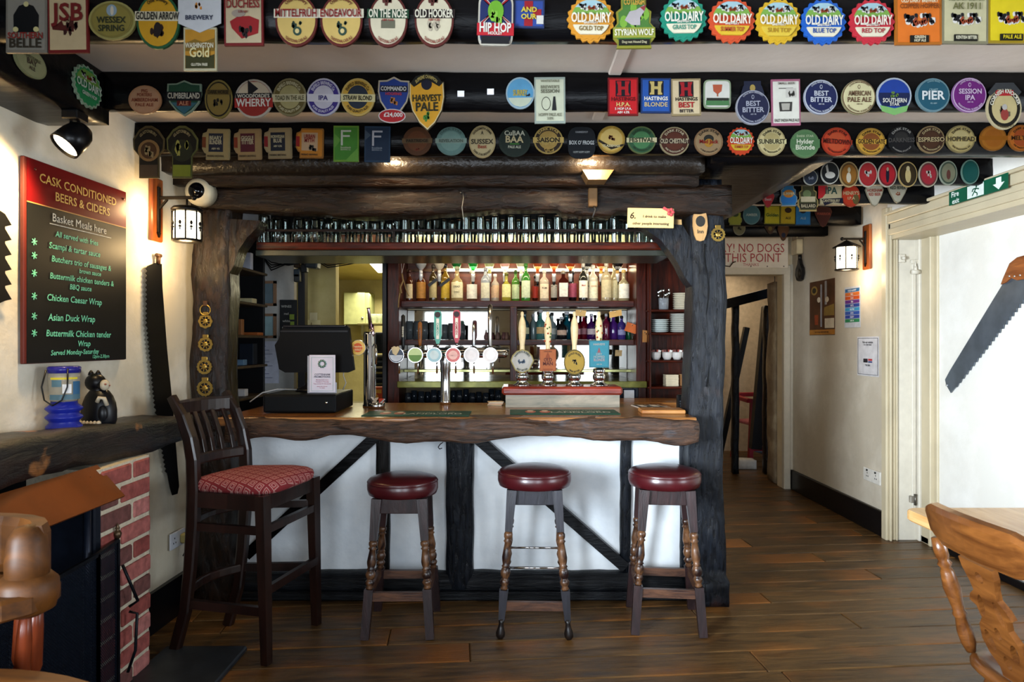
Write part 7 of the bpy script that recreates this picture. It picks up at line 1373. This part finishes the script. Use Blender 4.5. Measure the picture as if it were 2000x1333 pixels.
q = MB(); q.tube([(-.04, -.045, .235), (-.05, -.055, .17), (-.035, -.062, .12), (.0, -.068, .10)], .003, 6); q.tube([(.04, -.04, .24), (.045, -.05, .17), (.03, -.06, .12), (.0, -.068, .10)], .003, 6); part(t, 'strap', q, M_blackp)
# carved black cat, seen from behind-left, looking right
t = thing('cat_figurine', 'black painted wooden cat with white muzzle sitting on the mantel', 'figurine', (-1.74, 2.87, 1.098), rz=-.1)
M_cat = mat('0a0b0f', .35, var=.25, sc=12); M_cw = mat('b8ac94', .5)
q = MB(); q.lathe([(0, 0), (.058, .0), (.064, .02), (.064, .06), (.060, .09), (.050, .12), (.036, .142), (.026, .150), (0, .155)], 20, 0, Matrix.Translation((.005, 0, 0)), sx=1.12, sy=.85); part(t, 'body', q, M_cat)
q = MB(); q.sphere((-.008, -.005, .178), .041, 16, 10, sc=(1.0, .9, .95)); q.lathe([(.03, .13), (.032, .16)], 14); q.sphere((.030, -.012, .168), .026, 12, 8, sc=(.9, .8, .8)); part(t, 'head', q, M_cat)
q = MB(); q.sphere((.040, -.014, .168), .024, 12, 8, sc=(.8, .85, .95)); part(t, 'muzzle', q, M_cw)
q = MB(); q.sphere((.055, -.030, .172), .0045, 8, 5); q.sphere((.060, -.012, .166), .0035, 8, 5); part(t, 'nose', q, mat('8a5040', .5))
for x in (-.028, .004): q = MB(); q.lathe([(.012, 0), (.010, .010), (.004, .020), (0, .022)], 8, 0, Matrix.Translation((x, -.005, .208))); part(t, 'ear', q, M_cat)
q = MB(); q.sphere((.042, -.03, .05), .03, 12, 8, sc=(.8, .7, 1.4)); part(t, 'haunch', q, M_cat)
q = MB(); q.tube([(.035, -.052, .10), (.045, -.054, .118), (.058, -.042, .115), (.062, -.03, .085)], .0085, 8); q.tube([(-.055, -.03, .08), (-.066, -.03, .05), (-.062, -.03, .02), (-.05, -.03, .008)], .010, 8); part(t, 'tail', q, M_cw)
for k in range(6): q = MB(); q.sphere((-.04+k*.016, -.050, .012), .011, 8, 6, sc=(.8, 1, 1)); part(t, 'paw', q, M_cw)

# ---------------------------------------------------------------- fire screen with mesh
t = thing('fire_screen', 'black folding mesh fire guard before the hearth opening', 'fire screen', (-1.56, 2.35, .02))
def panel(y0, y1, xa, xb, h0, h1, name):
    q = MB(); pa, pb = Vector((xa, y0, 0)), Vector((xb, y1, 0))
    q.bar(pa, pa+Vector((0, 0, h0)), .014, .014); q.bar(pb, pb+Vector((0, 0, h1)), .014, .014); q.bar(pa+Vector((0, 0, h0)), pb+Vector((0, 0, h1)), .014, .014); q.bar(pa+Vector((0, 0, .03)), pb+Vector((0, 0, .03)), .012, .012)
    part(t, 'frame', q, M_iron)
    q = MB(); L = (pb-pa).length; s = .0120; n = int(L/s)
    du = (pb-pa)/L
    def strip(u0, z0, u1, z1):
        a = pa+du*u0; b_ = pa+du*u1
        q.add([(a.x, a.y, z0), (b_.x, b_.y, z1), (b_.x, b_.y+.0, z1+.0058), (a.x, a.y, z0+.0058)], [(0, 1, 2, 3)])
    hh = max(h0, h1); k = -int(hh/s)
    while k < n:
        # diagonals both ways, clipped to the panel
        for sg in (1, -1):
            u0 = k*s if sg > 0 else k*s+hh; z0 = 0.0; u1 = u0+sg*hh; z1 = hh
            ts = []
            if u0 == u1: continue
            t0, t1 = 0, 1
            for val in (0, L):
                tt = (val-u0)/(u1-u0)
                if (u1 > u0) == (val == 0): t0 = max(t0, tt)
                else: t1 = min(t1, tt)
            # top edge is straight between h0 and h1
            f0 = 0-(h0+(h1-h0)*u0/L); f1 = hh-(h0+(h1-h0)*u1/L)
            if f1 > f0: t1 = min(t1, -f0/(f1-f0))
            if t1 > t0: strip(u0+(u1-u0)*t0, z0+(z1-z0)*t0+.0, u0+(u1-u0)*t1, z0+(z1-z0)*t1)
        k += 1
    part(t, 'mesh_panel', q, mat('1c2433', .4, .4), kind='stuff')
panel(-.55, .22, .0, .0, .60, .625, 'a'); panel(.22, .41, .0, -.035, .625, .625, 'b')
q = MB(); q.lathe([(.006, 0), (.012, .008), (.016, .022), (.010, .034), (.006, .038), (.009, .045), (.004, .058), (0, .068)], 12, 0, Matrix.Translation((-.035, .41, .628))); part(t, 'finial', q, mat('5a4a38', .35, .8))
q = MB(); q.tube([(-.02, .42, .52), (.0, .44, .44), (.02, .46, .36), (-.01, .45, .34)], .006, 6); q.tube([(-.01, .45, .32), (.02, .455, .31), (.015, .45, .16), (-.005, .43, .08)], .006, 6); part(t, 'handle', q, M_iron)
q = MB()
for k in range(12): q.cyl((.006, -.16+.006*(-1)**k+k*.003, .50-k*.022), (.006, -.16-.006*(-1)**k+(k+1)*.003, .50-(k+1)*.022), .0022, n=5)
part(t, 'chain', q, mat('9a9ca4', .3, .8))

# ---------------------------------------------------------------- stools
M_leather = mat('3f0e13', .28, var=.18, sc=7, bump=.08, spec=.6)
M_st = wood('stool_timber', '180c0e', '331d1d', rough=.38, axis=2, sc=6, stretch=5, bump=.25)
M_stb = wood('stool_timber_blue', '16151c', '2b2a33', rough=.4, axis=2, sc=6, stretch=5, bump=.25)
M_worn = wood('stool_worn_turning', '1c0d0c', '7a5436', rough=.3, axis=2, sc=11, stretch=1.6, bump=.2, pos=(.42, .68))
def stool(label, x, y, rz, hs, sr, ftx, fty, kind, msq):
    t = thing('bar_stool', label, 'stool', (x, y, 0), rz=rz, group='red-topped bar stools')
    q = MB(); q.lathe([(sr*.80, hs-.085), (sr*.96, hs-.078), (sr, hs-.055), (sr, hs-.03), (sr*.975, hs-.018), (sr*.985, hs-.012), (sr*.93, hs-.002), (sr*.7, hs+.010), (sr*.35, hs+.016), (0, hs+.018)], 40)
    seat = part(t, 'seat', q, M_leather)
    q = MB(); n = 40; q.tube([((sr*.985)*math.cos(2*PI*i/n), (sr*.985)*math.sin(2*PI*i/n), hs-.018) for i in range(n+1)], .0035, 6); part(seat, 'piping', q, M_leather)
    za = hs-.085
    q = MB(); q.box(-.105, .105, -.115, -.095, za-.075, za, bev=.003); q.box(-.105, .105, .095, .115, za-.075, za, bev=.003); q.box(-.115, -.095, -.105, .105, za-.075, za, bev=.003); q.box(.095, .115, -.105, .105, za-.075, za, bev=.003); part(t, 'apron', q, msq)
    for sx_ in (-1, 1):
        for sy_ in (-1, 1):
            top = Vector((sx_*.112, sy_*.112, za)); foot = Vector((sx_*ftx, sy_*fty, 0))
            at = lambda z: foot.lerp(top, z/za)
            zs = za-.20; zl = .235 if kind != 'ball' else .23; fz = 0 if kind != 'ball' else .09
            q = MB(); q.bar(at(zs), top, .036, .036, w2=.050, h2=.050); q.bar(at(fz), at(zl), .040 if kind != 'ball' else .030, .040 if kind != 'ball' else .03, w2=.044, h2=.044)
            qb_ = q; q = MB(); q.lathe_to(at(zl), at(zs), [(.014, 0), (.020, .03), (.014, .06), (.020, .10), (.024, .14), (.018, .18), (.015, .20), (.021, .23), (.025, .30), (.020, .36), (.016, .38), (.022, .40), (.016, .43), (.021, .50), (.023, .56), (.019, .68), (.015, .80), (.022, .83), (.015, .86), (.021, .90), (.022, .95), (.016, 1)], 14); lg = part(t, 'leg', q, M_worn)
            q = MB(); q.bar(at(zs), top, .036, .036, w2=.050, h2=.050); part(lg, 'square_block', q, msq)
            q = MB(); q.bar(at(fz), at(zl), .040 if kind != 'ball' else .030, .040 if kind != 'ball' else .03, w2=.044, h2=.044); part(lg, 'square_block', q, msq)
            if kind == 'ball':
                q = MB(); q.lathe_to(at(0), at(.095), [(.012, 0), (.021, .12), (.023, .3), (.015, .55), (.012, .75), (.018, 1)], 12); part(lg, 'foot', q, mat('1c1614', .3, var=.4, sc=30))
    at2 = lambda z, sx_, sy_: Vector((sx_*ftx, sy_*fty, 0)).lerp(Vector((sx_*.112, sy_*.112, za)), z/za)
    def rung(z, ax, s_, chrome=False):
        a = at2(z, -1, s_) if ax == 'x' else at2(z, s_, -1); b_ = at2(z, 1, s_) if ax == 'x' else at2(z, s_, 1)
        q = MB()
        if chrome: q.cyl(a, b_, .006, n=10)
        else: q.bar(a, b_, .022, .042)
        part(t, 'rung', q, M_chrome if chrome else wood_rung, 'bright metal rung' if chrome else None)
    if kind == 'ball':
        rung(.335, 'x', -1, True); rung(.345, 'x', 1, True); rung(.155, 'x', -1); rung(.235, 'y', 1); rung(.235, 'y', -1)
    else:
        rung(.20, 'x', -1); rung(.20, 'x', 1); rung(.215, 'y', 1); rung(.215, 'y', -1)
    return t
wood_rung = wood('worn_rung', '2c1712', '6a4630', rough=.4, axis=0, sc=8, stretch=5, bump=.2)
stool('round dark red stool nearest the high-backed chair, square feet', -.56, 3.50, .02, .752, .180, .158, .18, 'sq', M_st)
stool('round dark red stool in the middle with turned ball feet and chrome rungs', .115, 3.50, -.03, .795, .188, .168, .18, 'ball', M_stb)
stool('round dark red stool at the right end beside the big post', .79, 3.54, -.10, .785, .185, .165, .18, 'sq', M_st)

# ---------------------------------------------------------------- high-backed bar chair
M_ch = wood('dark_chair_wood', '140a07', '28140e', rough=.3, axis=2, sc=4, stretch=8, bump=.08, spec=.6)
def fabric():
    m = bpy.data.materials.new('diamond_fabric'); m.use_nodes = True; nt = m.node_tree; b = nt.nodes['Principled BSDF']; L = nt.links.new; N = nt.nodes.new
    tc = N('ShaderNodeTexCoord'); mp = N('ShaderNodeMapping'); mp.inputs['Rotation'].default_value = (0, 0, -.35); mp.inputs['Scale'].default_value = (34, 26, 26); L(tc.outputs['Object'], mp.inputs[0])
    sp = N('ShaderNodeSeparateXYZ'); L(mp.outputs[0], sp.inputs[0]); o = []
    for k in (0, 1):
        pp = N('ShaderNodeMath'); pp.operation = 'PINGPONG'; pp.inputs[1].default_value = 1
        if k == 1:
            ad = N('ShaderNodeMath'); L(sp.outputs[1], ad.inputs[0]); L(sp.outputs[2], ad.inputs[1]); L(ad.outputs[0], pp.inputs[0])
        else: L(sp.outputs[0], pp.inputs[0])
        o.append(pp)
    ad = N('ShaderNodeMath'); L(o[0].outputs[0], ad.inputs[0]); L(o[1].outputs[0], ad.inputs[1])
    p2 = N('ShaderNodeMath'); p2.operation = 'PINGPONG'; p2.inputs[1].default_value = .5; L(ad.outputs[0], p2.inputs[0])
    r = N('ShaderNodeValToRGB'); r.color_ramp.interpolation = 'CONSTANT'; e = r.color_ramp.elements; e[0].color = hexc('7c1a20')+(1,); e[1].position = .5; e[1].color = hexc('b08078')+(1,)
    ml = N('ShaderNodeMath'); ml.operation = 'MULTIPLY'; ml.inputs[1].default_value = 2; L(p2.outputs[0], ml.inputs[0]); L(ml.outputs[0], r.inputs[0])
    w1 = e.new(.8); w1.color = hexc('8e2428')+(1,)
    L(r.outputs[0], b.inputs['Base Color']); b.inputs['Roughness'].default_value = .85
    n = N('ShaderNodeTexNoise'); n.inputs['Scale'].default_value = 300; bp = N('ShaderNodeBump'); bp.inputs['Strength'].default_value = .3; bp.inputs['Distance'].default_value = .002; L(n.outputs[0], bp.inputs['Height']); L(bp.outputs[0], b.inputs['Normal'])
    return m
ch = thing('high_bar_chair', 'tall dark wooden bar chair with slatted back and red diamond-patterned seat', 'bar chair', (-1.28, 3.36, 0))
B1, F1, F2, B2 = Vector((-1.585, 3.18, 0)), Vector((-1.10, 3.06, 0)), Vector((-1.0, 3.49, 0)), Vector((-1.465, 3.49, 0))
D = (F1-B1).normalized(); Wv = (B2-B1).normalized(); zup = Vector((0, 0, 1)); ZS = .755
def stile(base):
    prof = [(0, .015), (.2, .075), (.4, .10), (.6, .115), (.76, .12), (.90, .115), (1.0, .095), (1.1, .055), (1.19, .0)]
    q = MB(); pts = [base+D*o+zup*z for z, o in prof]; q.sweep(pts, [.036]*9, [.05, .052, .055, .06, .062, .06, .055, .048, .035], up=tuple(D)); return q, pts
qa, pa = stile(B1); part(ch, 'back_stile', qa, M_ch, w=True)
qb, pb = stile(B2); part(ch, 'back_stile', qb, M_ch, w=True)
for f_ in (F1, F2):
    inw = (B1+B2+F1+F2)/4-f_; q = MB(); q.bar(f_-D*.0, f_-D*.02+zup*ZS, .036, .036, w2=.05, h2=.05, up=tuple(Wv)); part(ch, 'front_leg', q, M_ch, w=True)
def seatring(sc, z): 
    c = (B1+D*.10+F1+F2+B2+D*.10)/4; cr = [B1+D*.105, F1+D*.02, F2+D*.02, B2+D*.105]; out = []
    for i in range(4):
        a, b_, c2 = cr[i-1], cr[i], cr[(i+1) % 4]
        rr = .12 if i in (1, 2) else .05
        p0 = b_+(a-b_).normalized()*rr; p2 = b_+(c2-b_).normalized()*rr
        for k in range(6):
            t_ = k/5; out.append(p0*(1-t_)**2+b_*2*t_*(1-t_)+p2*t_*t_)
    return [((p-c)*sc+c)+zup*z for p in out], c
q = MB(); v = []; f = []; rings = [(.97, ZS), (1.03, ZS+.012), (1.045, ZS+.03), (1.02, ZS+.048), (.94, ZS+.060), (.75, ZS+.072), (.45, ZS+.080), (.12, ZS+.083)]
for s_, z in rings: v += seatring(s_, z)[0]
n = 24
for i in range(len(rings)-1):
    for k in range(n): k2 = (k+1) % n; f.append((i*n+k, i*n+k2, (i+1)*n+k2, (i+1)*n+k))
f.append(tuple((len(rings)-1)*n+k for k in range(n))); f.append(tuple(range(n))[::-1]); q.add(v, f, 0, True); part(ch, 'seat_cushion', q, fabric(), w=True)
def rail(a, b_, z, w_, h_, name='rail', bow=0, z2=None):
    q = MB(); z2 = z if z2 is None else z2
    if bow: q.sweep([a.lerp(b_, k/6)+D*bow*math.sin(PI*k/6)+zup*z for k in range(7)], w_, h_)
    else: q.bar(a+zup*z, b_+zup*z2, w_, h_)
    part(ch, name, q, M_ch, w=True)
bs1, bs2 = B1+D*.12, B2+D*.12
for a, b_ in ((bs1, F1-D*.02), (F1-D*.02, F2-D*.02), (bs2, F2-D*.02), (bs1, bs2)): rail(a, b_, ZS-.035, .022, .07, 'seat_rail')
rail(bs1-D*.01, F1-D*.01, .595, .024, .035); rail(F1-D*.01, F2-D*.01, .60, .024, .035); rail(bs2-D*.01, F2-D*.01, .62, .024, .035); rail(bs1, bs2, .62, .022, .03, bow=-.04)
rail(B1+D*.07, F1, .235, .024, .04); rail(F1, F2, .33, .024, .038); rail(B2+D*.08, F2, .30, .024, .04); rail(B1+D*.1, B2+D*.1, .30, .022, .04, bow=-.05)
def backat(z): 
    for (z0, o0), (z1, o1) in zip(PR, PR[1:]):
        if z0 <= z <= z1: return o0+(o1-o0)*(z-z0)/(z1-z0)
    return PR[-1][1]
PR = [(0, .015), (.2, .075), (.4, .10), (.6, .115), (.76, .12), (.90, .115), (1.0, .095), (1.1, .055), (1.19, .0)]
for z, h_, nm in ((1.135, .075, 'top_rail'), (.895, .05, 'lower_back_rail')):
    q = MB(); q.sweep([B1.lerp(B2, k/8)+D*(backat(z)-.035*math.sin(PI*k/8))+zup*z for k in range(9)], .022, h_); part(ch, nm, q, M_ch, w=True)
for k in range(5):
    t_ = (k+1.0)/6; q = MB(); pts = [B1.lerp(B2, t_)+D*(backat(z)-.035*math.sin(PI*t_))+zup*z for z in (.91, .98, 1.05, 1.11)]; q.sweep(pts, .028, .012, up=tuple(D)); part(ch, 'slat', q, M_ch, w=True)

# ---------------------------------------------------------------- right: pine table and carved chair
M_pine = wood('pine_table', 'a87c48', 'cfa872', rough=.25, axis=1, sc=2.2, stretch=9, bump=.05)
M_oak = wood('oak_chair', '42220b', '70431c', rough=.28, axis=1, sc=4, stretch=6, bump=.12, coat=.3)
t = thing('pine_table', 'polished pale pine table at the right edge', 'table', (2.2, 2.2, 0))
q = MB(); rc = .05; ol = []
for cx_, cy_, a0 in ((1.64+rc, 2.87-rc, PI/2), (1.64+rc, 1.2+rc, PI), (2.7-rc, 1.2+rc, 1.5*PI), (2.7-rc, 2.87-rc, 0)):
    for k in range(5): a = a0+(PI/2)*k/4; ol.append((cx_+rc*math.cos(a), cy_+rc*math.sin(a)))
c_ = (2.17, 2.035); v = []; f = []
for s_, z in ((.99, .705), (1.0, .712), (1.0, .742), (.992, .75)): v += [(c_[0]+(x-c_[0])*s_, c_[1]+(y-c_[1])*s_, z) for x, y in ol]
n = len(ol)
for i in range(3):
    for k in range(n): k2 = (k+1) % n; f.append((i*n+k, i*n+k2, (i+1)*n+k2, (i+1)*n+k))
f.append(tuple(range(n))[::-1]); f.append(tuple(3*n+k for k in range(n))); q.add(v, f); part(t, 'tabletop', q, M_pine, w=True)
q = MB(); q.box(2.12, 2.60, 1.34, 2.72, .63, .705); part(t, 'apron', q, M_pine, w=True)
for x, y in ((2.15, 1.38), (2.15, 2.68), (2.54, 1.38), (2.54, 2.68)): q = MB(); q.lathe([(.022, 0), (.03, .02), (.022, .08), (.036, .3), (.028, .45), (.038, .5), (.03, .55), (.04, .6), (.04, .64)], 14, 0, Matrix.Translation((x, y, 0))); part(t, 'leg', q, M_pine, w=True)
# fiddle-back chair; back lies along y, sitter faces +x
t = thing('fiddleback_chair', 'golden oak chair with carved pierced splat pushed up to the pine table', 'chair', (1.55, 2.0, 0), rz=0)
def lean(z): return -.13*(z-.45)/.47   # back leans away from the sitter
CY = 2.0; HWD = .245; CX = 1.47
q = MB(); pts = []; n = 12
for k in range(n+1):
    u = -1+2*k/n; pts.append((CX+lean(.87)-.05*(1-u*u)+.03, CY+u*HWD, .865+.012*(1-u*u)))
hh = [.085+.045*min(1, (1-abs(-1+2*k/n))*3) for k in range(n+1)]
q.sweep(pts, .030, hh, up=(-.25, 0, 1)); part(t, 'crest_rail', q, M_oak, w=True)
for s_ in (-1, 1):
    q = MB(); q.lathe_to((CX+.01, CY+s_*.20, .45), (CX+lean(.81)+.012, CY+s_*.222, .81), [(.014, 0), (.022, .08), (.024, .18), (.017, .30), (.022, .33), (.017, .36), (.020, .44), (.026, .56), (.020, .70), (.015, .74), (.022, .77), (.015, .80), (.02, .84), (.021, .9), (.017, 1)], 16); part(t, 'back_post', q, M_oak, w=True)
from mathutils.geometry import delaunay_2d_cdt
loops = []
spl = loops.append
half = [(.045, 0), (.045, .03), (.075, .06), (.090, .10), (.080, .15), (.055, .18), (.062, .215), (.088, .225), (.075, .25), (.05, .27), (.055, .30), (.07, .34), (.072, .37)]
spl(half+[(-x, y) for x, y in half[::-1]])
hole = lambda cx_, cy_, a, b_, ang=0, n=14: [(cx_+a*math.cos(2*PI*i/n)*math.cos(ang)-b_*math.sin(2*PI*i/n)*math.sin(ang), cy_+a*math.cos(2*PI*i/n)*math.sin(ang)+b_*math.sin(2*PI*i/n)*math.cos(ang)) for i in range(n)]
spl(hole(0, .325, .017, .017)); spl(hole(.036, .225, .013, .038, .2)); spl(hole(-.036, .225, .013, .038, -.2)); spl(hole(.050, .11, .017, .032, -.25)); spl(hole(-.050, .11, .017, .032, .25)); spl(hole(0, .06, .015, .022)); spl(hole(0, .15, .013, .020))
vv = []; ee = []
for lp in loops: o_ = len(vv); vv += [Vector(p) for p in lp]; ee += [(o_+i, o_+(i+1) % len(lp)) for i in range(len(lp))]
v2, e2, f2, _, _, _ = delaunay_2d_cdt(vv, ee, [], 1, 1e-5)
def inpoly(x, y, lp):
    r_ = False
    for i in range(len(lp)):
        (xa, ya), (xb, yb) = lp[i-1], lp[i]
        if (ya > y) != (yb > y) and x < (xb-xa)*(y-ya)/(yb-ya)+xa: r_ = not r_
    return r_
f2 = [f_ for f_ in f2 if not any(inpoly(sum(v2[i].x for i in f_)/len(f_), sum(v2[i].y for i in f_)/len(f_), lp) for lp in loops[1:])]
f2 = [f_ for f_ in f2 if inpoly(sum(v2[i].x for i in f_)/len(f_), sum(v2[i].y for i in f_)/len(f_), loops[0])]
nv = len(v2); sv = [(p.x, p.y, -.009) for p in v2]+[(p.x, p.y, .009) for p in v2]; cnt = {}
for f_ in f2:
    for i in range(len(f_)): k_ = (f_[i], f_[(i+1) % len(f_)]); cnt[k_] = 1
sf = [tuple(f_)[::-1] for f_ in f2]+[tuple(i+nv for i in f_) for f_ in f2]+[(a_, b_, b_+nv, a_+nv) for a_, b_ in cnt if (b_, a_) not in cnt]
A0 = Vector((CX+.01, CY, .45)); A1 = Vector((CX+lean(.82)-.012, CY, .82)); ez = (A1-A0).normalized(); ex = Vector((0, 1, 0)); ey = ex.cross(ez)
q = MB(); q.add([A0+ex*p[0]+ez*p[1]+ey*p[2] for p in sv], sf); part(t, 'splat', q, M_oak, w=True)
q = MB(); v = []; f = []; ol = [(CX-.03+.43*(.5-.5*math.cos(PI*min(1, k/8))) if False else 0, 0) for k in range(1)]
ol = [(CX+.19+.23*math.copysign(abs(math.cos(a))**.6, math.cos(a)), CY+.24*math.copysign(abs(math.sin(a))**.6, math.sin(a))) for a in [2*PI*i/28 for i in range(28)]]
for s_, z in ((.93, .415), (1.0, .428), (1.0, .442), (.97, .452), (.8, .445), (.4, .438)): v += [(CX+.19+(x-CX-.19)*s_, CY+(y-CY)*s_, z) for x, y in ol]
for i in range(5):
    for k in range(28): k2 = (k+1) % 28; f.append((i*28+k, i*28+k2, (i+1)*28+k2, (i+1)*28+k))
f.append(tuple(range(28))[::-1]); f.append(tuple(5*28+k for k in range(28))); q.add(v, f, 0, True); part(t, 'seat', q, M_oak, w=True)
for x, y in ((CX+.05, CY-.15), (CX+.05, CY+.15), (CX+.34, CY-.16), (CX+.34, CY+.16)):
    q = MB(); fx = x+(-.06 if x < CX+.1 else .04); fy = y+(.05 if y > CY else -.05); q.lathe_to((fx, fy, 0), (x, y, .42), [(.014, 0), (.018, .1), (.016, .25), (.024, .4), (.016, .5), (.024, .55), (.026, .7), (.018, .9), (.018, 1)], 14); part(t, 'leg', q, M_oak, w=True)
for s_ in (-1, 1): q = MB(); q.cyl((CX+.01, CY+s_*.18, .18), (CX+.36, CY+s_*.18, .18), .012); part(t, 'stretcher', q, M_oak, w=True)

# ---------------------------------------------------------------- left foreground: chair back end and round table
M_oakL = wood('orange_oak', '3a200a', '63390f', rough=.5, axis=0, sc=3, stretch=5, bump=.05, spec=.3)
t = thing('smokers_bow_chair', 'golden wooden bow-backed armchair cut off at the left edge', 'chair', (-1.5, 1.62, 0))
cx_, cy_ = -1.335, 1.62; n = 16
bow = [(cx_+.205*math.cos(a)-.0, cy_+.12*math.sin(a)+(.0), .84) for a in [-.9+(PI+1.8)*k/n for k in range(n+1)]]
q = MB(); q.sweep(bow, .075, .05); part(t, 'arm_bow', q, M_oakL, w=True)
q = MB(); v = []; n = 10; q.sweep([(cx_+.20*math.cos(a), cy_+.115*math.sin(a), .94) for a in [PI*k/n*1.0 for k in range(n+1)]], .045, [.14]*11); part(t, 'crest', q, M_oakL, w=True)
q = MB(); q.lathe([(.045, .86), (.046, .93), (.040, .985), (.025, 1.008), (0, 1.015)], 18, 0, Matrix.Translation((cx_+.185, cy_, 0))); q.lathe([(.03, .80), (.058, .815), (.066, .85), (.064, .88), (.050, .895), (.03, .90)], 20, 0, Matrix.Translation((cx_+.185, cy_, 0))); part(t, 'scroll_end', q, M_oakL, w=True)
for k in range(9):
    a = -.7+(PI+1.4)*k/8; q = MB(); q.lathe_to((cx_+.17*math.cos(a), cy_+.11*math.sin(a), .44), (cx_+.195*math.cos(a), cy_+.115*math.sin(a), .83), [(.010, 0), (.016, .2), (.020, .45), (.012, .5), (.018, .55), (.016, .8), (.010, 1)], 12); part(t, 'spindle', q, mat('6a2c14', .3), w=True)
q = MB(); q.lathe([(.16, .40), (.20, .41), (.205, .43), (.19, .44), (0, .435)], 28, 0, Matrix.Translation((cx_, cy_-.02, 0)), sx=1.0, sy=.9); part(t, 'seat', q, M_oakL, w=True)
for x, y in ((-.15, -.14), (.15, -.14), (-.15, .12), (.15, .12)): q = MB(); q.lathe_to((cx_+x*1.3, cy_+y*1.2, 0), (cx_+x, cy_+y, .41), [(.014, 0), (.02, .2), (.015, .3), (.024, .6), (.016, .8), (.016, 1)], 12); part(t, 'leg', q, M_oakL, w=True)
t = thing('round_table', 'round orange oak table top at the bottom left corner', 'table', (-1.13, .90, 0))
q = MB(); q.lathe([(.57, .705), (.585, .715), (.585, .735), (.575, .742), (0, .742)], 56, 0, Matrix.Translation((-1.13, .90, 0)), False); part(t, 'tabletop', q, M_oakL, w=True)
q = MB(); q.lathe([(.05, .03), (.045, .2), (.07, .35), (.04, .5), (.06, .68), (.15, .705)], 18, 0, Matrix.Translation((-1.13, .90, 0))); part(t, 'pedestal', q, M_oakL, w=True)
for k in range(3): a = k*2.094+.5; q = MB(); q.sweep([(-1.13+.04*math.cos(a), .9+.04*math.sin(a), .15), (-1.13+.2*math.cos(a), .9+.2*math.sin(a), .08), (-1.13+.33*math.cos(a), .9+.33*math.sin(a), .02)], .05, .04); part(t, 'foot', q, M_oakL, w=True)
bpy.context.view_layer.update()
